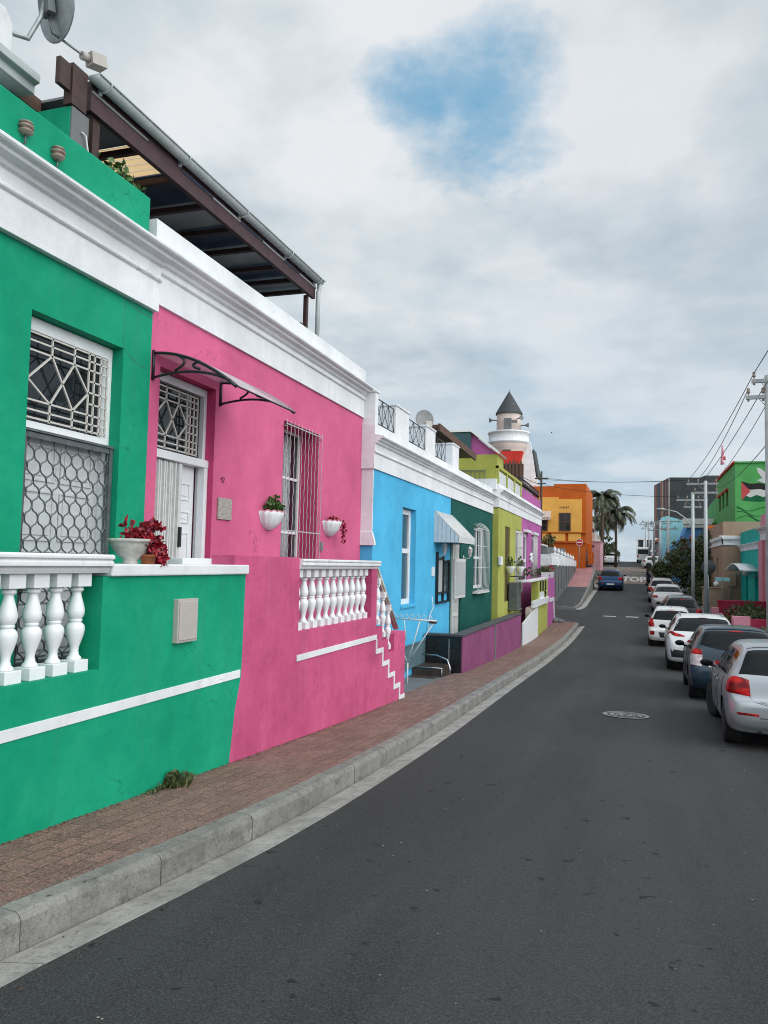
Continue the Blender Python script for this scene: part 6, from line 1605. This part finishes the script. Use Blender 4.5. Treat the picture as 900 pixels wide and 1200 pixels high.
# turquoise house
tu = thing('turquoise_house', 'turquoise house with white cornice and two narrow doors', 'house', (6,43,-2.4))
g = MB(TR(5.7)); facade(g, 38.6, 47.5, -3, 2.1, [(44.6,45.5,-1.75,-.1,.25),(41.1,42.2,-1.75,-.05,.25)], back=6, rmi=0); g.build('wall', M['turq'], tu)
g = MB(TR(5.7)); cornice(g, 38.6, 47.58, std_profile(1.05,1.40,1.38,.2,.03,.03,1.16)); g.build('cornice', M['white'], tu)
for a, b in ((44.6,45.5),(41.1,42.2)): g = MB(TR(5.7)); g.box(a,b,-.22,-.17,-1.75,-.08); g.build('door', M['turq'], tu)
cn2 = thing('door_canopy', 'white arched canopy over the door of the turquoise house', 'canopy', (5.2,44,.3))
g = MB(); vs = []
for i in range(13):
    t = i/12; yy = 40.6+6.2*t
    for x_ in (5.7,4.85): vs.append((x_,yy,.0+.35*sin(pi*t)))
g.add(vs,[(2*i,2*i+1,2*i+3,2*i+2) for i in range(12)],0,True); o = g.build('sheet', M['wpaint'], cn2); sd = o.modifiers.new('s','SOLIDIFY'); sd.thickness = .06
g = MB(); g.tube([(5.69,40.6,0),(5.5,40.6,-.35)], .02, 4); g.tube([(5.69,46.8,0),(5.5,46.8,-.35)], .02, 4); g.tube([(5.5,40.6,-.35),(4.9,40.6,0)], .02, 4); g.build('bracket', M['galv'], cn2)
g = MB(); g.sphere((5.45,43.6,-.15), .16, 8); g.tube([(5.45,43.6,-.05),(5.45,43.6,.2)], .02, 4); tag(g.build('globe_lamp', M['porcw']), 'white globe lamp under the canopy of the turquoise house', 'lamp')
# pink house right edge
pr_ = thing('pink_corner_house', 'pink house with white cornice at the right edge of the photo', 'house', (6,36,-2.5))
g = MB(TR(5.45)); facade(g, 29, 38.4, -3.2, 2.5, [(31,32,-1.9,.3,.2),(34.6,36.0,-1.2,.5,.2)], back=6); g.build('wall', M['rose'], pr_)
g = MB(TR(5.45)); cornice(g, 29, 38.5, std_profile(1.35,1.95,1.90,.25)); g.build('cornice', M['white'], pr_)
g = MB(TR(5.45)); g.box(37.4,38.45,.0,.10,-2.9,1.35); g.build('pilaster', M['rose'], pr_)
window(TR(5.45), pr_, 34.6,36.0,-1.2,.5, n=-.1, mull=(35.3,)); 
g = MB(TR(5.45)); g.box(31,32,-.18,-.13,-1.9,.3); g.build('door', M['maroon'], pr_)
# bright green building with mural
lg = thing('green_building', 'tall bright green building with a painted flag mural and red roof edge', 'building', (8,64,-1.6))
TG = TR(6.65)
g = MB(TG); facade(g, 58, 71, -2, 7.42, [(62.2,63.6,4.75,5.9,.2),(64.8,66.2,4.75,5.9,.2),(67.4,68.8,4.75,5.9,.2)], back=12); g.build('wall', M['lime'], lg)
g = MB(); g.prism([(71,-2),(84,-2),(84,4.8),(78,6.0),(71,6.2)],'x',6.7,14); g.build('wall', M['lime'], lg)
g = MB(TG); g.box(57.9,71.1,-.1,.14,7.42,7.55); g.build('roof_edge', M['redroof'], lg)
g = MB(); g.box(6.6,18.7,57.86,58.1,7.421,7.52); g.build('roof_edge', M['lime'], lg)
for a in (62.2,64.8,67.4):
    w_ = window(TG, lg, a, a+1.4, 4.75, 5.9, n=-.1, fw=.1, mat='brownwood', mull=(a+.7,))
    g = MB(TG); g.prism([(a-.1,5.92),(a+1.5,5.92),(a+1.5,6.02),(a+.7,6.18),(a-.1,6.02)],'y',.0,.0) if 0 else g.box(a-.12,a+1.52,0,.16,5.92,6.06); g.build('hood', M['redroof'], w_)
g = MB(TG); g.box(70.9,84,-.1,.10,4.0,4.18); g.build('band', M['lime'], lg)
TM = TF(58.0)      # mural painted on the end wall facing the viewer
M['mred'] = plaster('mural_red', (.50,.07,.08), .2, .003); M['mblack'] = plaster('mural_black', (.02,.02,.022), .2, .003); M['mwhite'] = plaster('mural_white', (.58,.60,.60), .2, .003); M['mgreen'] = plaster('mural_green', (.008,.12,.05), .2, .003)
mu = []
def poly(nm, mat, pts, n_): g = MB(); g.prism([(x_,z_) for x_,z_ in pts],'y',58.0-n_-.004,58.0-n_); g.build(nm, M[mat], lg)
poly('mural_stripe','mblack',[(7.05,6.15),(7.6,5.98),(8.2,6.02),(8.9,5.86),(9.6,5.9),(9.6,5.35),(8.9,5.42),(8.2,5.6),(7.6,5.55),(7.05,5.75)],.002)
poly('mural_stripe','mwhite',[(7.05,5.75),(7.6,5.55),(8.2,5.6),(8.9,5.42),(9.6,5.35),(9.6,5.1),(8.9,5.25),(8.4,5.05),(8.0,5.2),(7.6,5.02),(7.05,5.3)],.002)
poly('mural_stripe','mgreen',[(7.05,5.3),(7.6,5.02),(8.0,5.2),(8.4,5.05),(8.9,5.25),(9.6,5.1),(9.6,4.75),(9.0,4.9),(8.3,4.72),(7.6,4.75),(7.05,4.82)],.002)
poly('mural_triangle','mred',[(7.05,6.1),(7.62,5.45),(7.05,4.84)],.008)
# dove shape with open wings
poly('mural_bird','mwhite',[(8.0,6.2),(8.35,6.35),(8.1,6.75),(8.0,7.1),(8.3,7.0),(8.6,6.7),(8.8,6.45),(9.0,6.75),(9.3,7.0),(9.25,6.55),(9.05,6.2),(9.3,6.0),(8.9,5.95),(8.5,6.0)],.010)
for q in range(4):
    g = MB(); P_ = []
    for i in range(25): t = i/24; P_.append((6.75+3.6*t, 57.985, 3.55+.35*q*.8-1.15*t*t+.25*sin(t*9+q)))
    g.tube(P_, .018, 4); g.build('mural_script_line', M['mgreen'], lg)

pf = thing('flag_pole', 'thin white flag pole on the roof of the green building', 'flag pole', (6.9,66,7.4))
g = MB(); g.tube([(0,0,0),(0,0,1.6)], .03, 5); g.build('pole', M['wpaint'], pf, True); g = MB(); g.box(-.2,.0,-.02,.02,1.3,1.6); g.build('flag', M['red'], pf, True)
# green covered arcade under the green building
ga = thing('arcade', 'green framed arcade with orange trim between the bush and the beige house', 'arcade', (5.8,58,-1.8))
g = MB()
for i in range(5): g.box(4.9+.38*i,4.98+.38*i,57.2,57.3,-1.9,3.0)
g.box(4.8,6.6,57.15,57.35,2.5,2.65); g.build('posts', M['lime'], ga)
g = MB(); g.hexa([(4.6,56.9,2.75),(6.6,56.9,3.0),(6.6,58,3.0),(4.6,58,2.75),(4.6,56.9,2.95),(6.6,56.9,3.25),(6.6,58,3.25),(4.6,58,2.95)]); g.build('roof', M['orange'], ga)
g = MB(); g.box(4.9,6.6,57.6,57.7,-1.9,2.6); g.build('back_panel', M['mgreen'], ga)
# light blue and aqua houses further up
lb = thing('aqua_house', 'pale aqua building side wall in front of the dark tower block', 'building', (4,84,-1))
g = MB(); g.prism([(2.6,-1),(9,-1),(9,4.4),(4.6,5.0),(3.2,5.4),(2.6,5.2)],'y',84,92); g.build('wall', M['paleaqua'], lb)
lb = thing('blue_gable_house', 'small blue gabled house with white cornice above the bushy tree', 'house', (4.5,74,-1))
g = MB(); g.prism([(3.0,-1.3),(7,-1.3),(7,4.0),(4.6,4.0),(4.3,3.2),(3.6,2.3),(3.0,2.0)],'y',74,82); g.build('wall', M['skyblue'], lb)
g = MB(); g.box(4.2,6.8,73.7,74,3.7,4.0); g.box(4.1,6.9,73.6,74,4.0,4.5); g.build('cornice', M['white'], lb, bevel=.02)
# dark tower block with coloured stripes
d_left = Vector((sin(radians(-9.1)), cos(radians(-9.1)), 0)); d_right = Vector((cos(radians(9.1)), sin(radians(9.1)), 0)); c0 = Vector((6.82,165,0))
tb = thing('tower_block', 'dark glass tower block with colourful vertical stripes on its side', 'building', (10,175,-5))
Zt = 18.45
def TB(a, n, z): v = c0+d_right*a+d_left*n; return (v.x,v.y,z)
g = MB(TB); g.box(0,45,0,16,-10,Zt); g.build('wall', M['highrise'] if 'highrise' in M else simple('dark_glass_facade', (.013,.021,.025), .3, var=.5, scale=.6), tb)
g = MB(TB); g.box(8,45,5,14,Zt+.002,Zt+1.0); g.box(2.2,45,4,12,Zt+.002,Zt+.45); g.build('roof_plant', M['dgrey'], tb)
g = MB(TB)
for i in range(9):
    g.box(.2,45,-.06,-.001,-2+i*2.2,-1.88+i*2.2)
g.build('floor_bands', M['dgrey'], tb)
g = MB(TB)
for i in range(14): g.box(9+i*.9,9.5+i*.9,-.08,-.002,14.8+.0*i,16.6) if i % 3 else None
g.build('louvres', M['grey'], tb)
cols = [(.03,.04,.05),(.45,.10,.05),(.03,.06,.09),(.03,.05,.06),(.02,.05,.12),(.42,.12,.06),(.5,.38,.22),(.02,.05,.07),(.35,.05,.04),(.03,.04,.05),(.4,.36,.30)]
w_ = 16/len(cols)
for i, c_ in enumerate(cols):
    g = MB(TB); g.box(-.12-.04*(i%2),-.004,16-(i+1)*w_+.02,16-i*w_-.02,-10,Zt-.02); g.build('stripe', simple('facade_stripe', c_, .6, var=.3, scale=.8), tb)
# white modern building near the crest and white parapet building
wb_ = thing('white_flats', 'white framed modern flats behind the crest of the road', 'building', (2,130,0))
g = MB(); g.box(.4,6.5,130,140,-2,4.55); g.build('wall', M['dgrey'], wb_)
g = MB()
for x_ in (.3,1.35,2.6,3.9): g.box(x_,x_+.28,129.6,129.99,-2,4.6)
for z_ in (.6,2.6,4.5): g.box(.3,6.5,129.5,129.58,z_,z_+.30)
g.build('frame', M['white'], wb_)
g = MB(); g.box(.7,1.3,129.9,129.98,1.2,2.4); g.box(1.8,2.5,129.9,129.98,3.0,4.3); g.build('window', M['glassb'], wb_)
wp = thing('white_roof_house', 'low house with white and reddish roof line behind the bushy tree', 'house', (4,100,0))
g = MB(); g.box(2.6,8,100,106,-1,3.2); g.build('wall', M['grey'], wp)
g = MB(); g.prism([(2.2,3.2),(8.2,3.2),(7,4.2),(3.4,4.3)],'y',99.8,106); g.build('roof', M['terracotta'], wp)
g = MB(); 
for i in range(4): g.box(2.8+i*1.2,3.5+i*1.2,99.7,99.95,3.1,3.7+.15*(i%2))
g.build('parapet', M['white'], wp)
# palms
def palm(label, x, y, zb, zt, n, L_, tr=.22):
    r = thing('palm_tree', label, 'tree', (x,y,zb), group='palms beyond the orange house')
    g = MB(); H = zt-zb; g.tube([(0,0,-.3),(.05,0,H*.5),(.0,0,H)], [tr*1.2,tr,tr*1.1], 10); g.lathe([(tr*1.1,0),(tr*1.9,.4),(tr*1.6,.9),(tr*.5,1.1)], (0,0,H-.7), 10); g.build('trunk', M['bark'], r, True)
    g = MB()
    for i in range(n):
        az = 2*pi*i/n*2.618+random.uniform(-.2,.2); el = random.uniform(-.15,1.25); LL = L_*random.uniform(.8,1.1)
        P_ = []; p = Vector((0,0,H)); e = el
        seg = 12
        for k in range(seg+1):
            P_.append(p.copy()); d = Vector((cos(az)*cos(e),sin(az)*cos(e),sin(e))); p = p+d*LL/seg; e -= (.20 if el > .3 else .14)*(1+.06*k)*.75
        for k in range(1,seg+1):
            a, b = P_[k-1], P_[k]; dd = (b-a).normalized(); side = dd.cross(Vector((0,0,1))).normalized(); up_ = side.cross(dd)
            g.add([a-side*.03,a+side*.03,b+side*.02,b-side*.02],[(0,1,2,3)])
            for q in range(3):
                t = q/3; c_ = a.lerp(b,t); ll = .62*sin(pi*min(1,(k+t)/(seg+1))*.9+.15)
                for s_ in (-1,1):
                    tip = c_+side*s_*ll*.75+dd*ll*.45-up_*ll*(.25+.3*random.random())
                    w2 = dd*.05; g.add([c_-w2,c_+w2,tip],[(0,1,2)])
    g.build('crown', M['palmleaf'], r, True, recalc=False)
    g = MB()
    for i in range(int(n*.5)):
        az = random.uniform(0,2*pi); a = Vector((cos(az)*.25,sin(az)*.25,H-.1)); b = a+Vector((cos(az)*.5,sin(az)*.5,-.7)); c_ = b+Vector((cos(az)*.1,sin(az)*.1,-1.2*random.uniform(.6,1.1)))
        for (p,q) in ((a,b),(b,c_)):
            for k in range(5):
                m_ = p.lerp(q,k/5); s_ = Vector((random.gauss(0,.14),random.gauss(0,.14),-.5)); g.add([m_,m_+Vector((.05,0,0)),m_+s_],[(0,1,2)])
    g.build('dry_fronds', M['palmdead'], r, True, recalc=False)
palm('tall palm tree behind the orange house, the larger crown nearer the house', -3.35, 87, .3, 7.4, 56, 2.7, .17)
palm('palm tree leaning over the road, right of the larger palm', -2.05, 92, .3, 6.0, 50, 3.1, .14)
palm('shorter palm tree set back behind the white house', -3.9, 97, .4, 5.4, 40, 2.4, .2)
hd = thing('roadside_tree', 'dark narrow tree beside the white car at the crest on the left', 'tree', (-3.2,104,.5))
g = MB(); crown(g, [((-3.3,104,2.2),(.9,2.5,1.6),1800),((-2.7,108,1.5),(.8,2,1.0),900)], .25); g.build('crown', M['leaf'], hd)
g = MB(); g.tube([(-3.3,104,.2),(-3.3,104,1.6)], [.2,.12], 8); g.build('trunk', M['bark'], hd)
# bird
bd = thing('bird', 'small dark bird flying in the sky right of the minaret', 'bird', (-6.1,60,10.3)); 
v_ = Vector((-.0,1,0))
g = MB(); g.sphere((0,0,0), .06, 8, sq=(.8,1.8,.8)); g.add([(0,.07,.02),(0,-.07,.02),(-.24,-.03,.10)],[(0,1,2)]); g.add([(0,.07,.02),(0,-.07,.02),(.24,-.03,.09)],[(0,1,2)]); g.add([(0,-.09,0),(-.04,-.20,0),(.04,-.20,0)],[(0,1,2)]); g.sphere((0,.12,.02), .035, 6)
g.build('body', M['blackcloth'], bd, True)
# ------------------------------------------------------------------ camera, light, sky
cam = bpy.data.cameras.new('camera'); co = bpy.data.objects.new('camera', cam); COL.objects.link(co); SC.camera = co
YAW = radians(18.1); PI_ = radians(3.75); RO = .022
R0 = Vector((cos(YAW),sin(YAW),0)); F0 = Vector((-sin(YAW),cos(YAW),0)); Z0 = Vector((0,0,1))
Fv = F0*cos(PI_)+Z0*sin(PI_); U0 = -F0*sin(PI_)+Z0*cos(PI_)
Rv = R0*cos(RO)+U0*sin(RO); Uv = U0*cos(RO)-R0*sin(RO)
mw = Matrix.Identity(4)
for i in range(3): mw[i][0] = Rv[i]; mw[i][1] = Uv[i]; mw[i][2] = -Fv[i]
co.matrix_world = mw
cam.sensor_fit = 'VERTICAL'; cam.sensor_height = 24; cam.lens = 24*900/1200; cam.clip_end = 3000; cam.clip_start = .05
sl = bpy.data.lights.new('sun', 'SUN'); sl.energy = 1.9; sl.angle = radians(75); sl.color = (1.,.97,.93)
so = bpy.data.objects.new('sun', sl); COL.objects.link(so)
EL = radians(36); sd_ = Vector((cos(EL)*cos(radians(-22)), cos(EL)*sin(radians(-22)), sin(EL)))   # towards the sun: from the right, slightly behind
so.rotation_euler = sd_.to_track_quat('Z','Y').to_euler()
w = bpy.data.worlds.new('World'); SC.world = w; w.use_nodes = True
nt = w.node_tree; nt.nodes.clear(); k = NT(nt)
wo = k.n('ShaderNodeOutputWorld'); bg = k.n('ShaderNodeBackground'); bg.inputs[1].default_value = .1; k.l(bg.outputs[0], wo.inputs[0])
sky = k.n('ShaderNodeTexSky'); sky.sky_type = 'NISHITA'; sky.sun_disc = False; sky.sun_elevation = EL; sky.sun_rotation = radians(90+22)
tc = k.n('ShaderNodeTexCoord'); gen = tc.outputs['Generated']
sx = k.n('ShaderNodeSeparateXYZ'); k.l(gen, sx.inputs[0])
zz = k.math('ADD', k.math('MAXIMUM', sx.outputs[2], 0.), .22)
cx = k.n('ShaderNodeCombineXYZ'); k.l(k.math('DIVIDE', sx.outputs[0], zz), cx.inputs[0]); k.l(k.math('DIVIDE', sx.outputs[1], zz), cx.inputs[1])
P = cx.outputs[0]
def off(v, o):
    a = k.n('ShaderNodeVectorMath', operation='ADD'); k.l(v, a.inputs[0]); a.inputs[1].default_value = o; return a.outputs[0]
n1 = k.noise(off(P,(3.1,1.7,.4)), 1.15, 7, .52); n2 = k.noise(off(P,(7.7,2.2,1.)), 2.6, 7, .55); n3 = k.noise(off(P,(1.3,9.1,2.)), .55, 3, .5)
mixn = k.math('ADD', k.math('MULTIPLY', n1, .68), k.math('MULTIPLY', n2, .32))
cl = k.ramp(mixn, [(.40,(3.6,4.3,4.85)),(.475,(5.3,5.85,6.2)),(.545,(7.1,7.3,7.45))])
cl = k.mix(k.math('MULTIPLY', k.ramp(n3, [(.42,0.),(.62,1.)]), .35), cl, (4.5,4.95,5.3))
# direction-dependent: brighter cloud towards the hidden sun
dt = k.n('ShaderNodeVectorMath', operation='DOT_PRODUCT'); k.l(gen, dt.inputs[0]); dt.inputs[1].default_value = tuple(sd_)
glow = k.ramp(dt.outputs['Value'], [(.3,1.),(1.,2.1)])
cl2 = k.n('ShaderNodeVectorMath', operation='MULTIPLY'); k.l(cl, cl2.inputs[0]); k.l(glow, cl2.inputs[1])
# gap of blue
def gap(d, r0, r1, amp):
    v = k.n('ShaderNodeVectorMath', operation='DISTANCE'); k.l(gen, v.inputs[0]); v.inputs[1].default_value = d
    q = k.math('ADD', v.outputs['Value'], k.math('MULTIPLY', k.math('SUBTRACT', n2, .5), amp))
    return k.ramp(q, [(r0,1.),(r1,0.)])
def pdir(u, v):
    d = Fv+Rv*((u-450)/900.)-Uv*((v-600)/900.); return tuple(d.normalized())
blue = k.mix(.0, sky.outputs[0], sky.outputs[0])
n4 = k.noise(off(P,(5.5,3.3,.7)), 5.5, 8, .62)
ga_ = k.n('ShaderNodeVectorMath', operation='DISTANCE'); k.l(gen, ga_.inputs[0]); ga_.inputs[1].default_value = pdir(560,125)
gb_ = k.n('ShaderNodeVectorMath', operation='DISTANCE'); k.l(gen, gb_.inputs[0]); gb_.inputs[1].default_value = pdir(512,132)
dm = k.math('MINIMUM', ga_.outputs['Value'], k.math('ADD', gb_.outputs['Value'], .02))
q_ = k.math('ADD', dm, k.math('ADD', k.math('MULTIPLY', k.math('SUBTRACT', n4, .5), .15), k.math('MULTIPLY', k.math('SUBTRACT', n2, .5), .20)))
g1 = k.math('MULTIPLY', k.ramp(q_, [(.0,1.),(.045,.75),(.105,0.)]), .92); g2 = k.math('MULTIPLY', gap(pdir(690,600), .05, .40, .5), .55); g3 = k.math('MULTIPLY', gap(pdir(835,330), .0, .28, .6), .35)
sb = k.n('ShaderNodeVectorMath', operation='SCALE'); k.l(sky.outputs[0], sb.inputs[0]); sb.inputs['Scale'].default_value = 1.0
c = k.mix(g1, cl2.outputs[0], (.55,2.9,5.0)); c = k.mix(g2, c, (3.3,4.7,5.9)); c = k.mix(g3, c, (3.7,4.5,5.2))
c = k.mix(.08, c, sb.outputs[0])
k.l(c, bg.inputs[0])
vs_ = SC.view_settings; vs_.view_transform = 'Standard'; vs_.look = 'None'; vs_.exposure = .29; vs_.gamma = 1.; vs_.use_curve_mapping = False
SC.cycles.filter_width = 1.05; SC.cycles.max_bounces = 6; SC.cycles.diffuse_bounces = 3; SC.cycles.use_denoising = True; SC.cycles.sample_clamp_indirect = 6
